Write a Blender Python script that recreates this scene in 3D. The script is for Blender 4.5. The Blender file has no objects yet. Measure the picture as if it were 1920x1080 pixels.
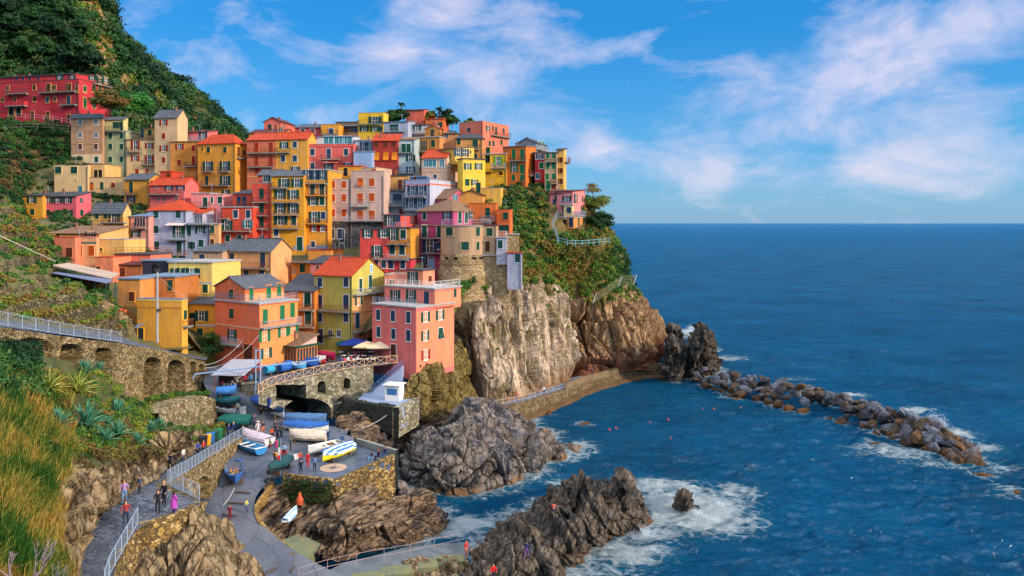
import bpy, bmesh, math, random
import numpy as np
from mathutils import Vector, Matrix
random.seed(7); RNG = np.random.default_rng(7)
S = bpy.context.scene; COL = S.collection
F = 1400.0; CAMZ = 35.0; HY = 418.0      # focal length in px of the 1920 px frame, eye height, horizon row
R = math.radians

# ---------------------------------------------------------------- picture <-> place
def P(px, py, d): return np.array([(px-960)*d/F, d, CAMZ-(py-HY)*d/F])
def G(px, py, z): return P(px, py, (CAMZ-z)*F/(py-HY))
def V(a): return Vector([float(t) for t in a])

# ---------------------------------------------------------------- noise
def h3(i, j, k, s=0):
    i = i.astype(np.int64).astype(np.uint32); j = j.astype(np.int64).astype(np.uint32); k = k.astype(np.int64).astype(np.uint32)
    h = i*np.uint32(374761393) + j*np.uint32(668265263) + k*np.uint32(2246822519) + np.uint32((s*3266489917+12345) & 0xffffffff)
    h = (h ^ (h >> np.uint32(13)))*np.uint32(1274126177); h = (h ^ (h >> np.uint32(15)))*np.uint32(2654435761)
    h = h ^ (h >> np.uint32(16)); return h.astype(np.float64)/4294967296.0
def vn(p, s=0):
    f = np.floor(p); t = p-f; t = t*t*(3-2*t); x, y, z = f[..., 0], f[..., 1], f[..., 2]
    r = 0
    for a in (0, 1):
        wa = t[..., 0] if a else 1-t[..., 0]
        for b in (0, 1):
            wb = t[..., 1] if b else 1-t[..., 1]
            for c in (0, 1):
                wc = t[..., 2] if c else 1-t[..., 2]
                r = r + h3(x+a, y+b, z+c, s)*wa*wb*wc
    return r*2-1
def fbm(p, o=4, s=0, g=.5):
    r = 0; a = 1; n = 0
    for i in range(o): r = r+a*vn(p*2**i+i*7.3, s+i); n += a; a *= g
    return r/n
def ridge(p, o=4, s=0, g=.5):
    r = 0; a = 1; n = 0
    for i in range(o): r = r+a*(1-2*np.abs(vn(p*2.03**i+i*3.1, s+i))); n += a; a *= g
    return r/n
def vor(p, s=0, tilt=False):
    f = np.floor(p); F1 = np.full(p.shape[:-1], 9.); F2 = F1.copy(); ID = F1.copy(); T = F1*0
    for a in (-1, 0, 1):
        for b in (-1, 0, 1):
            for c in (-1, 0, 1):
                x, y, z = f[..., 0]+a, f[..., 1]+b, f[..., 2]+c
                q = np.stack([x+h3(x, y, z, s), y+h3(x, y, z, s+1), z+h3(x, y, z, s+2)], -1)
                dd = np.sqrt(((q-p)**2).sum(-1)); hh = h3(x, y, z, s+3)
                m = dd < F1; F2 = np.where(m, F1, np.minimum(F2, dd)); ID = np.where(m, hh, ID); F1 = np.where(m, dd, F1)
                if tilt: T = np.where(m, (p[..., 0]-q[..., 0])*(2*h3(x, y, z, s+5)-1)+(p[..., 1]-q[..., 1])*(2*h3(x, y, z, s+6)-1)+(p[..., 2]-q[..., 2])*(2*h3(x, y, z, s+7)-1), T)
    return (F1, F2-F1, ID, T) if tilt else (F1, F2-F1, ID)

# ---------------------------------------------------------------- mesh building
def fast(name, v, q, mats=(), mi=None, smooth=False, attr=None):
    me = bpy.data.meshes.new(name); v = np.ascontiguousarray(v, dtype=np.float32); q = np.ascontiguousarray(q, dtype=np.int32); n = q.shape[1]
    me.vertices.add(len(v)); me.vertices.foreach_set('co', v.ravel())
    me.loops.add(q.size); me.loops.foreach_set('vertex_index', q.ravel())
    me.polygons.add(len(q)); me.polygons.foreach_set('loop_start', np.arange(0, q.size, n, dtype=np.int32))
    for m in mats: me.materials.append(m)
    if mi is not None: me.polygons.foreach_set('material_index', np.ascontiguousarray(mi, dtype=np.int32))
    me.update(calc_edges=True)
    me.polygons.foreach_set('use_smooth', np.full(len(q), smooth))
    if attr:
        for k, (dom, arr) in attr.items():
            a = me.attributes.new(k, 'FLOAT', dom); a.data.foreach_set('value', np.ascontiguousarray(arr, dtype=np.float32))
    me.update(); return me
class MB:
    def __init__(s): s.v = []; s.f = []; s.m = []
    def add(s, vs, fs, m=0):
        o = len(s.v); s.v += [tuple(float(c) for c in p) for p in vs]; s.f += [tuple(i+o for i in f) for f in fs]; s.m += [m]*len(fs)
    def box(s, x0, x1, y0, y1, z0, z1, m=0):
        s.add([(x0,y0,z0),(x1,y0,z0),(x1,y1,z0),(x0,y1,z0),(x0,y0,z1),(x1,y0,z1),(x1,y1,z1),(x0,y1,z1)],
              [(0,3,2,1),(4,5,6,7),(0,1,5,4),(1,2,6,5),(2,3,7,6),(3,0,4,7)], m)
    def prism(s, poly, z0, z1, m=0):
        n = len(poly); s.add([(p[0],p[1],z0) for p in poly]+[(p[0],p[1],z1) for p in poly],
              [tuple(range(n-1,-1,-1)), tuple(range(n,2*n))]+[(i,(i+1)%n,n+(i+1)%n,n+i) for i in range(n)], m)
    def slab(s, pts, t, m=0):                       # a quad or polygon in space with thickness t downwards
        n = len(pts); s.add([tuple(p) for p in pts]+[(p[0],p[1],p[2]-t) for p in pts],
              [tuple(range(n)), tuple(range(2*n-1,n-1,-1))]+[(i,n+i,n+(i+1)%n,(i+1)%n) for i in range(n)], m)
    def tube(s, pts, r, n=6, m=0, r1=None):
        pts = [Vector([float(c) for c in p]) for p in pts]; o = len(s.v); k = len(pts)
        for i, p in enumerate(pts):
            d = (pts[min(i+1,k-1)]-pts[max(i-1,0)]).normalized(); a = d.orthogonal().normalized() if abs(d.z) > .9 else d.cross(Vector((0,0,1))).normalized(); b = d.cross(a)
            rr = r if r1 is None else r+(r1-r)*i/max(k-1,1)
            for j in range(n): q = p+(a*math.cos(6.2832*j/n)+b*math.sin(6.2832*j/n))*rr; s.v.append(tuple(q))
        for i in range(k-1):
            for j in range(n): s.f.append((o+i*n+j, o+i*n+(j+1)%n, o+(i+1)*n+(j+1)%n, o+(i+1)*n+j)); s.m.append(m)
        s.f.append(tuple(o+j for j in range(n-1,-1,-1))); s.m.append(m); s.f.append(tuple(o+(k-1)*n+j for j in range(n))); s.m.append(m)
    def mesh(s, name, mats, smooth=False):
        me = bpy.data.meshes.new(name); me.from_pydata(s.v, [], s.f)
        for m in mats: me.materials.append(m)
        me.polygons.foreach_set('material_index', s.m)
        if smooth: me.polygons.foreach_set('use_smooth', [True]*len(s.f))
        me.update(); return me
def ob(name, me, parent=None, loc=None, rz=None, sc=None):
    o = bpy.data.objects.new(name, me); COL.objects.link(o)
    if parent is not None: o.parent = parent
    if loc is not None: o.location = [float(c) for c in loc]
    if rz is not None: o.rotation_euler = (0, 0, rz)
    if sc is not None: o.scale = sc
    return o
def tag(o, label, cat, group=None, kind=None):
    o['label'] = label; o['category'] = cat
    if group: o['group'] = group
    if kind: o['kind'] = kind
    return o
def struct(o, kind='structure'): o['kind'] = kind; return o

# ---------------------------------------------------------------- materials
def lin(c): return tuple((x/12.92 if x <= .04045 else ((x+.055)/1.055)**2.4) for x in [t/255 for t in c])
def newmat(name):
    m = bpy.data.materials.new(name); m.use_nodes = True; nt = m.node_tree
    return m, nt, nt.nodes['Principled BSDF']
def nd(nt, t, **k):
    n = nt.nodes.new(t)
    for a, b in k.items():
        if a.startswith('i_'):
            key = a[2:]; key = int(key) if key.isdigit() else key.replace('_', ' '); n.inputs[key].default_value = b
        else: setattr(n, a, b)
    return n
def lk(nt, a, b): nt.links.new(a, b)
def mapc(nt, scale=(1,1,1), rot=(0,0,0), coord='Object'):
    tc = nd(nt, 'ShaderNodeTexCoord'); m0 = nd(nt, 'ShaderNodeMapping'); mp = nd(nt, 'ShaderNodeMapping'); lk(nt, tc.outputs[coord], m0.inputs['Vector']); lk(nt, m0.outputs[0], mp.inputs['Vector'])
    mp.inputs['Scale'].default_value = scale; m0.inputs['Rotation'].default_value = rot; return mp.outputs['Vector']
def ramp(nt, fac, stops, interp='LINEAR'):
    r = nd(nt, 'ShaderNodeValToRGB'); cr = r.color_ramp; cr.interpolation = interp
    while len(cr.elements) < len(stops): cr.elements.new(.5)
    for e, (p, c) in zip(cr.elements, stops): e.position = p; e.color = (*c, 1) if len(c) == 3 else c
    if fac is not None: lk(nt, fac, r.inputs[0])
    return r.outputs[0]
def mixc(nt, fac, a, b, mode='MIX'):
    m = nd(nt, 'ShaderNodeMix', data_type='RGBA', blend_type=mode)
    for i, x in ((0, fac), (6, a), (7, b)):
        if isinstance(x, (int, float)): m.inputs[i].default_value = x
        elif isinstance(x, tuple): m.inputs[i].default_value = (*x, 1) if len(x) == 3 else x
        else: lk(nt, x, m.inputs[i])
    return m.outputs[2]
def mth(nt, op, a, b=None, clamp=False):
    m = nd(nt, 'ShaderNodeMath', operation=op, use_clamp=clamp)
    for i, x in ((0, a), (1, b)):
        if x is None: continue
        if isinstance(x, (int, float)): m.inputs[i].default_value = x
        else: lk(nt, x, m.inputs[i])
    return m.outputs[0]
def noise(nt, vec, scale, detail=4, rough=.55, dist=0): 
    n = nd(nt, 'ShaderNodeTexNoise'); lk(nt, vec, n.inputs['Vector']); n.inputs['Scale'].default_value = scale
    n.inputs['Detail'].default_value = detail; n.inputs['Roughness'].default_value = rough; n.inputs['Distortion'].default_value = dist; return n.outputs[0]
def bump(nt, h, st, dist, bs):
    b = nd(nt, 'ShaderNodeBump'); b.inputs['Strength'].default_value = st; b.inputs['Distance'].default_value = dist
    lk(nt, h, b.inputs['Height']); lk(nt, b.outputs[0], bs.inputs['Normal'])
MC = {}
def plain(name, c, rough=.7, metal=0, srgb=True, spec=.3):
    k = ('plain', name, tuple(c), rough)
    if k not in MC:
        m, nt, bs = newmat(name); bs.inputs['Base Color'].default_value = (*(lin(c) if srgb else c), 1)
        bs.inputs['Roughness'].default_value = rough; bs.inputs['Metallic'].default_value = metal; bs.inputs['Specular IOR Level'].default_value = spec; MC[k] = m
    return MC[k]
def mottled(name, c, var=.25, scale=2.5, rough=.75, c2=None, coord='Object', bs_=.15):
    k = ('mot', name, tuple(c), scale)
    if k not in MC:
        m, nt, bs = newmat(name); a = lin(c); b = lin(c2) if c2 else tuple(x*(1-var) for x in a); v = mapc(nt, coord=coord)
        n = noise(nt, v, scale, 5, .65); col = ramp(nt, n, [(.3, b), (.65, a)]); lk(nt, col, bs.inputs['Base Color'])
        bs.inputs['Roughness'].default_value = rough; bs.inputs['Specular IOR Level'].default_value = .2; bump(nt, n, bs_, .05, bs); MC[k] = m
    return MC[k]
def plaster(c, wear=.75):
    k = ('pl', tuple(c), wear)
    if k not in MC:
        m, nt, bs = newmat('plaster'); a = lin(c); a = (a[0]*.9, a[1]*.8, a[2]*.84); v = mapc(nt); info = nd(nt, 'ShaderNodeObjectInfo')
        off = nd(nt, 'ShaderNodeVectorMath', operation='ADD'); lk(nt, v, off.inputs[0]); lk(nt, info.outputs['Location'], off.inputs[1]); vv = off.outputs[0]
        n1 = noise(nt, vv, .35, 6, .7); mp = nd(nt, 'ShaderNodeMapping'); mp.inputs['Scale'].default_value = (1.6, 1.6, .22); lk(nt, vv, mp.inputs[0])
        n2 = noise(nt, mp.outputs[0], 1.3, 5, .6); grey = tuple(.55*x+.2*sum(a)/3 for x in a)
        pale = tuple(min(1, x*1.1+.035) for x in a); a = tuple(x*.93 for x in a)
        c1 = mixc(nt, ramp(nt, n1, [(.35, (0,0,0)), (.7, (1,1,1))]), a, pale)
        st = ramp(nt, n2, [(.46, (0,0,0)), (.68, (wear,)*3)]); c2 = mixc(nt, st, c1, grey)
        n3 = noise(nt, vv, 1.1, 7, .75); c3 = mixc(nt, ramp(nt, n3, [(.58, (0,0,0)), (.7, (wear*1.1,)*3)]), c2, tuple(x*.6+.05 for x in a))
        lk(nt, c3, bs.inputs['Base Color']); bs.inputs['Roughness'].default_value = .9; bs.inputs['Specular IOR Level'].default_value = .12
        bump(nt, noise(nt, vv, 9, 4), .2, .03, bs); MC[k] = m
    return MC[k]
def stone(name, cols, scale=2.2, mortar=(70, 60, 48), stretch=(1, 1, 1.6), mw=.06, mossy=None, rnd=.9):
    k = ('st', name)
    if k not in MC:
        m, nt, bs = newmat(name); v = mapc(nt, stretch); n0 = nd(nt, 'ShaderNodeTexNoise'); lk(nt, v, n0.inputs['Vector']); n0.inputs['Scale'].default_value = .9
        w = mixc(nt, .12, v, n0.outputs['Color'], 'LINEAR_LIGHT')
        vo = nd(nt, 'ShaderNodeTexVoronoi'); lk(nt, w, vo.inputs['Vector']); vo.inputs['Scale'].default_value = scale; vo.inputs['Randomness'].default_value = rnd
        ve = nd(nt, 'ShaderNodeTexVoronoi', feature='DISTANCE_TO_EDGE'); lk(nt, w, ve.inputs['Vector']); ve.inputs['Scale'].default_value = scale; ve.inputs['Randomness'].default_value = rnd
        sep = nd(nt, 'ShaderNodeSeparateColor'); lk(nt, vo.outputs['Color'], sep.inputs[0]); L = [lin(c) for c in cols]
        base = ramp(nt, sep.outputs[0], [(i/len(L), c) for i, c in enumerate(L)], 'CONSTANT')
        fine = noise(nt, v, 6, 5, .7); base = mixc(nt, .35, base, ramp(nt, fine, [(.3, (.45,.42,.38)), (.7, (1,1,1))]), 'MULTIPLY')
        big = noise(nt, v, .25, 4, .6); base = mixc(nt, ramp(nt, big, [(.42, (0,0,0)), (.62, (.55,)*3)]), base, lin(mossy or (86, 76, 44)))
        e = ramp(nt, ve.outputs[0], [(mw*.3, (0,0,0)), (mw, (1,1,1))]); col = mixc(nt, e, lin(mortar), base)
        lk(nt, col, bs.inputs['Base Color']); bs.inputs['Roughness'].default_value = .9; bs.inputs['Specular IOR Level'].default_value = .2
        hh = mth(nt, 'ADD', mth(nt, 'MULTIPLY', e, .7), mth(nt, 'MULTIPLY', fine, .5)); bump(nt, hh, .8, .12, bs); MC[k] = m
    return MC[k]
def rockmat(name, cols, stretch=(1, 1, .25), rot=(0, 0, 0), scale=.35, crack=.6, low=None, lowz=1.6, lichen=None, dk=.5, fine=1.4, ls=5):
    k = ('rk', name)
    if k not in MC:
        m, nt, bs = newmat(name); v = mapc(nt, stretch, rot); L = [lin(c) for c in cols]
        n1 = noise(nt, v, scale, 8, .68, .6); base = ramp(nt, n1, [(.28+.5*i/(len(L)-1), c) for i, c in enumerate(L)])
        v2 = mapc(nt); n2 = noise(nt, v2, fine, 8, .72); base = mixc(nt, .6, base, ramp(nt, n2, [(.33, (dk,dk*.96,dk*.94)), (.58, (1,1,1))]), 'MULTIPLY')
        mu = nd(nt, 'ShaderNodeTexNoise', noise_dimensions='3D'); lk(nt, v, mu.inputs[0]); mu.inputs['Scale'].default_value = scale*ls; mu.inputs['Detail'].default_value = 6; mu.inputs['Roughness'].default_value = .6
        lines = mth(nt, 'ABSOLUTE', mth(nt, 'SUBTRACT', mu.outputs[0], .5)); cr = ramp(nt, lines, [(.0, (1-crack,)*3), (.045, (1,1,1))]); base = mixc(nt, 1., base, cr, 'MULTIPLY')
        if lichen: base = mixc(nt, ramp(nt, noise(nt, v2, .28, 6, .7), [(.5, (0,0,0)), (.6, (.8,)*3)]), base, lin(lichen))
        if low:
            geo = nd(nt, 'ShaderNodeNewGeometry'); sx = nd(nt, 'ShaderNodeSeparateXYZ'); lk(nt, geo.outputs['Position'], sx.inputs[0])
            zz = mth(nt, 'ADD', sx.outputs[2], mth(nt, 'MULTIPLY', mth(nt, 'SUBTRACT', n2, .5), 3.5))
            f = nd(nt, 'ShaderNodeMapRange'); f.inputs[1].default_value = lowz*.5; f.inputs[2].default_value = lowz*1.3; lk(nt, zz, f.inputs[0]); base = mixc(nt, f.outputs[0], lin(low), base)
        lk(nt, base, bs.inputs['Base Color']); bs.inputs['Roughness'].default_value = .85; bs.inputs['Specular IOR Level'].default_value = .25
        hh = mth(nt, 'ADD', mth(nt, 'MULTIPLY', n1, 1.5), mth(nt, 'ADD', mth(nt, 'MULTIPLY', n2, .5), mth(nt, 'MULTIPLY', mth(nt, 'MINIMUM', lines, .06), 6.)))
        bump(nt, hh, .9, .5, bs); MC[k] = m
    return MC[k]
def leafmat(name, cols, rough=.6):
    k = ('lf', name)
    if k not in MC:
        m, nt, bs = newmat(name); a = nd(nt, 'ShaderNodeAttribute', attribute_name='tint'); L = [lin(c) for c in cols]
        lk(nt, ramp(nt, a.outputs['Fac'], [(i/(len(L)-1), c) for i, c in enumerate(L)]), bs.inputs['Base Color'])
        bs.inputs['Roughness'].default_value = rough; bs.inputs['Specular IOR Level'].default_value = .2
        bs.inputs['Transmission Weight'].default_value = 0; MC[k] = m
    return MC[k]
def tiles(name, cols, scale=(5, 2.6), var=.5):      # roof tiles: courses along local x, rolls down the slope
    k = ('ti', name)
    if k not in MC:
        m, nt, bs = newmat(name); v = mapc(nt); L = [lin(c) for c in cols]
        br = nd(nt, 'ShaderNodeTexBrick'); mp = nd(nt, 'ShaderNodeMapping'); mp.inputs['Scale'].default_value = (1, 1, 1); lk(nt, v, mp.inputs[0]); lk(nt, mp.outputs[0], br.inputs[0])
        br.inputs['Color1'].default_value = (*L[0], 1); br.inputs['Color2'].default_value = (*L[1], 1); br.inputs['Mortar'].default_value = (*[x*.35 for x in L[1]], 1)
        br.inputs['Scale'].default_value = 1; br.inputs['Brick Width'].default_value = .34; br.inputs['Row Height'].default_value = .38; br.inputs['Mortar Size'].default_value = .035
        n = noise(nt, v, 2.2, 6, .7); c = mixc(nt, ramp(nt, n, [(.4, (0,0,0)), (.7, (var,)*3)]), br.outputs[0], L[2]); lk(nt, c, bs.inputs['Base Color'])
        bs.inputs['Roughness'].default_value = .8; bs.inputs['Specular IOR Level'].default_value = .2
        bump(nt, mth(nt, 'ADD', mth(nt, 'MULTIPLY', br.outputs[1], -1.), n), .6, .06, bs); MC[k] = m
    return MC[k]

# ---------------------------------------------------------------- surfaces laid through points of the place
def crom(A, n):                                      # Catmull-Rom along axis 0
    k = len(A); t = np.linspace(0, k-1-1e-6, n); i = t.astype(int); u = (t-i).reshape(-1, *([1]*(A.ndim-1)))
    g = lambda j: A[np.clip(j, 0, k-1)]
    p0, p1, p2, p3 = g(i-1), g(i), g(i+1), g(i+2)
    return .5*((2*p1)+(-p0+p2)*u+(2*p0-5*p1+4*p2-p3)*u*u+(-p0+3*p1-3*p2+p3)*u**3)
def surf(rows, nu, nv, mode='d', lin_=False):
    A = np.array([[P(*c) if mode == 'd' else G(*c) for c in r] for r in rows])
    f = (lambda B, n: np.stack([[np.interp(np.linspace(0, len(B)-1, n), np.arange(len(B)), B[:, j, k]) for k in range(3)] for j in range(B.shape[1])], 0).transpose(2, 0, 1)) if lin_ else crom
    B = f(A, nu); return f(B.transpose(1, 0, 2), nv).transpose(1, 0, 2)
def nrm(g, toward=(0, 0, CAMZ+40)):
    du = np.gradient(g, axis=0); dv = np.gradient(g, axis=1); n = np.cross(du, dv); n /= np.linalg.norm(n, axis=-1, keepdims=True)+1e-9
    s = np.sign(((np.array(toward)-g)*n).sum(-1, keepdims=True)); s[s == 0] = 1
    return n*(np.sign(s.mean()) if abs(s.mean()) > .4 else s)
def quads(nu, nv, keep=None):
    i, j = np.meshgrid(np.arange(nu-1), np.arange(nv-1), indexing='ij'); a = i*nv+j
    q = np.stack([a, a+1, a+nv+1, a+nv], -1).reshape(-1, 4)
    return q if keep is None else q[keep.ravel()]
def sheet(name, g, mats, smooth=True, keep=None, mi=None, attr=None):
    q = quads(g.shape[0], g.shape[1], keep)
    me = fast(name, g.reshape(-1, 3), q, mats, mi, smooth, attr)
    up = np.array([p.normal.z for p in list(me.polygons)[::max(1, len(me.polygons)//200)]]).mean()
    if up < 0: me.flip_normals()
    return ob(name, me)

# ---------------------------------------------------------------- foliage
def leafcloud(C, Rr, nleaf, size, tint=None, flat=.75, seed=1, jitter=.25, shell=.55):
    rg = np.random.default_rng(seed); C = np.asarray(C, float); n = len(C); Rr = np.broadcast_to(np.asarray(Rr, float), (n,))
    k = np.maximum(12, (nleaf*(Rr/np.mean(Rr))**1.6)).astype(int); idx = np.repeat(np.arange(n), k); m = len(idx)
    d = rg.normal(size=(m, 3)); d /= np.linalg.norm(d, axis=1, keepdims=True); low = d[:, 2] < -.35; d[low, 2] *= -1
    lob = 1+.28*np.sin(d[:, 0]*4+idx*1.7)*np.cos(d[:, 1]*5+idx*.9)+.15*np.sin(d[:, 2]*7+idx)
    rr = (shell+(1-shell)*rg.random(m)**.6)*lob; sc = np.array([1, 1, flat])
    c = C[idx]+d*sc*(Rr[idx]*rr)[:, None]
    nn = d+rg.normal(size=(m, 3))*.55; nn /= np.linalg.norm(nn, axis=1, keepdims=True)
    a = np.cross(nn, rg.normal(size=(m, 3))); a /= np.linalg.norm(a, axis=1, keepdims=True)+1e-9; b = np.cross(nn, a)
    s = size*(.6+.8*rg.random(m))[:, None]; w = .55
    v = np.stack([c-a*s, c-b*s*w, c+a*s, c+b*s*w], 1).reshape(-1, 3); q = np.arange(m*4).reshape(-1, 4)
    t = (rg.random(n) if tint is None else np.asarray(tint))[idx]; t = np.clip(t+rg.normal(size=m)*jitter*.5, 0, 1)
    return v, q, t
def merge(parts):
    vs, qs, ts, o = [], [], [], 0
    for v, q, t in parts: vs.append(v); qs.append(q+o); ts.append(t); o += len(v)
    return np.concatenate(vs), np.concatenate(qs), np.concatenate(ts)
def foliage(name, parts, mat, parent=None, origin=None):
    v, q, t = merge(parts) if isinstance(parts, list) else parts
    if origin is not None: v = v-np.asarray(origin)
    me = fast(name, v, q, [mat], attr={'tint': ('FACE', t)}); return ob(name, me, parent)
WHITE = plain('white_paint', (235, 232, 225)); GLASS = plain('window_glass', (40, 62, 74), .12, spec=.6); DARK = plain('black_or_opening_shade', (22, 22, 26), .9)  # DARK: black of wheels, and painted shade of openings in solid walls
IRON = plain('dark_iron', (58, 58, 62), .6); GALV = plain('galvanised_rail', (150, 165, 185), .5); RUST = plain('rusty_iron', (130, 70, 48), .8)
SH = {'g': mottled('green_shutter', (28, 78, 66), .3, 6), 'G': mottled('bright_green_shutter', (30, 120, 75), .25, 6), 'r': mottled('red_shutter', (165, 48, 36), .3, 6),
      'o': mottled('orange_shutter', (200, 88, 32), .3, 6), 'b': mottled('blue_grey_shutter', (48, 72, 98), .3, 6), 'n': mottled('brown_shutter', (104, 56, 36), .3, 6),
      'l': mottled('lime_shutter', (95, 165, 50), .25, 6), 'a': mottled('amber_shutter', (230, 140, 30), .25, 6), 'p': mottled('pale_blue_shutter', (150, 182, 215), .2, 6),
      'c': mottled('cyan_shutter', (60, 130, 145), .2, 6), 'w': WHITE}
RT = {'r': tiles('red_roof_tiles', [(222, 84, 40), (198, 66, 34), (150, 62, 42)]), 'k': tiles('slate_roof', [(112, 118, 126), (88, 94, 104), (66, 66, 70)]),
      'b': tiles('brown_roof_tiles', [(168, 132, 104), (142, 104, 78), (96, 78, 66)]), 'm': tiles('maroon_roof_tiles', [(120, 62, 62), (98, 54, 58), (70, 54, 58)]),
      'd': mottled('dark_flat_roof', (74, 78, 86), .35, 1.2), 'c': mottled('concrete_roof', (176, 172, 170), .3, 1.2), 'u': mottled('blue_grey_roof', (120, 142, 168), .3, 1.2)}
STONE = stone('rubble_stone', [(178, 150, 106), (148, 122, 84), (194, 170, 128), (118, 98, 72), (162, 142, 110)], 2.7, (58, 48, 34), mossy=(98, 86, 46), mw=.08)
STONE_W = stone('terrace_stone', [(128, 108, 78), (104, 88, 64), (150, 130, 98), (84, 72, 54)], 2.2, (42, 36, 26), mossy=(62, 72, 34), mw=.09)
STONE_K = stone('painted_niche_shade', [(92, 74, 52), (74, 60, 44), (104, 86, 62)], 2.7, (36, 30, 22), mossy=(50, 46, 28))  # darker copy of the rubble stone; niche shade put into its colour
STONE_T = stone('tower_stone', [(206, 178, 130), (178, 150, 110), (158, 132, 98), (216, 194, 150)], 2.6, (128, 104, 74), mossy=(150, 120, 84))
STONE_G = stone('grey_stone', [(128, 126, 120), (104, 104, 102), (150, 146, 136), (90, 92, 92)], 2.6, (62, 60, 58), mossy=(84, 84, 78))
STONE_B = stone('bridge_stone', [(168, 160, 138), (142, 134, 116), (190, 182, 158), (120, 114, 100)], 1.7, (92, 84, 68), mossy=(108, 100, 66))
STONE_D = stone('bastion_stone', [(188, 150, 84), (150, 118, 72), (120, 98, 66), (210, 178, 118), (104, 84, 60)], 3., (58, 46, 34))
CONC = mottled('concrete', (150, 150, 142), .35, .6); CONC_O = mottled('ochre_stained_concrete', (112, 86, 58), .45, .35)
PAVE = stone('stone_paving', [(112, 118, 132), (92, 98, 114), (126, 130, 142), (82, 88, 104)], 3.2, (72, 74, 84), (1, 1, 1), mossy=(92, 94, 100))
GRND = mottled('hillside_earth', (92, 88, 50), .45, .5, c2=(44, 62, 30))
ROCK_C = rockmat('cliff_rock', [(136, 114, 98), (196, 168, 142), (226, 200, 172), (192, 172, 156), (230, 210, 186)], (1, 1, .22), (0, R(6), 0), .16, .6, (140, 104, 70), 5., (132, 116, 72), dk=.5, fine=.7, ls=3.5)
ROCK_R = rockmat('red_cliff_rock', [(104, 80, 64), (168, 130, 96), (200, 164, 122), (152, 104, 78), (208, 174, 136)], (1, 1, .3), (0, R(-14), 0), .2, .65, (132, 78, 58), 6., dk=.5, fine=.7, ls=4)
ROCK_G = rockmat('grey_sea_rock', [(64, 64, 72), (100, 98, 106), (146, 132, 118), (106, 106, 118), (178, 150, 120)], (1, 1, .6), (0, 0, 0), .22, .7, (134, 104, 74), .5, dk=.45, fine=.5, ls=3)
ROCK_D = rockmat('dark_sea_rock', [(50, 48, 50), (86, 80, 78), (126, 110, 92), (94, 92, 98), (150, 128, 102)], (1.6, .6, .3), (0, R(-25), R(15)), .35, .75, (112, 80, 54), .5, dk=.45, fine=.8, ls=3.5)
ROCK_B = rockmat('brown_near_rock', [(82, 66, 50), (136, 112, 82), (176, 150, 114), (122, 104, 84), (190, 166, 134)], (1.2, .5, .4), (R(0), R(18), R(-20)), .4, .75, dk=.4, fine=.9, ls=3)
STRATA = rockmat('slanting_strata_rock', [(66, 60, 62), (106, 94, 90), (156, 128, 98), (100, 94, 98), (176, 144, 110)], (.16, 1.3, .9), (0, 0, R(-58)), .6, .85, dk=.5, fine=.9, ls=2.5)
L_HILL = leafmat('hill_scrub_leaves', [(14, 44, 28), (24, 62, 32), (36, 80, 34), (60, 96, 38), (80, 84, 44)])
L_DARK = leafmat('dark_shrub_leaves', [(16, 40, 22), (28, 62, 30), (44, 84, 36), (70, 104, 44)])
L_LIME = leafmat('lime_shrub_leaves', [(36, 76, 26), (62, 104, 32), (94, 124, 38), (132, 138, 44)])
L_MIX = leafmat('mixed_scrub_leaves', [(24, 58, 28), (44, 92, 38), (84, 122, 40), (128, 124, 44), (122, 84, 44)])
L_DRY = leafmat('dry_grass_blades', [(34, 80, 26), (64, 102, 34), (112, 122, 44), (164, 140, 58), (186, 156, 84), (156, 104, 48)])
L_IVY = leafmat('ivy_leaves', [(14, 34, 16), (26, 54, 24), (46, 78, 30)])
BARK = mottled('bark', (96, 76, 58), .4, 4)
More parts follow.
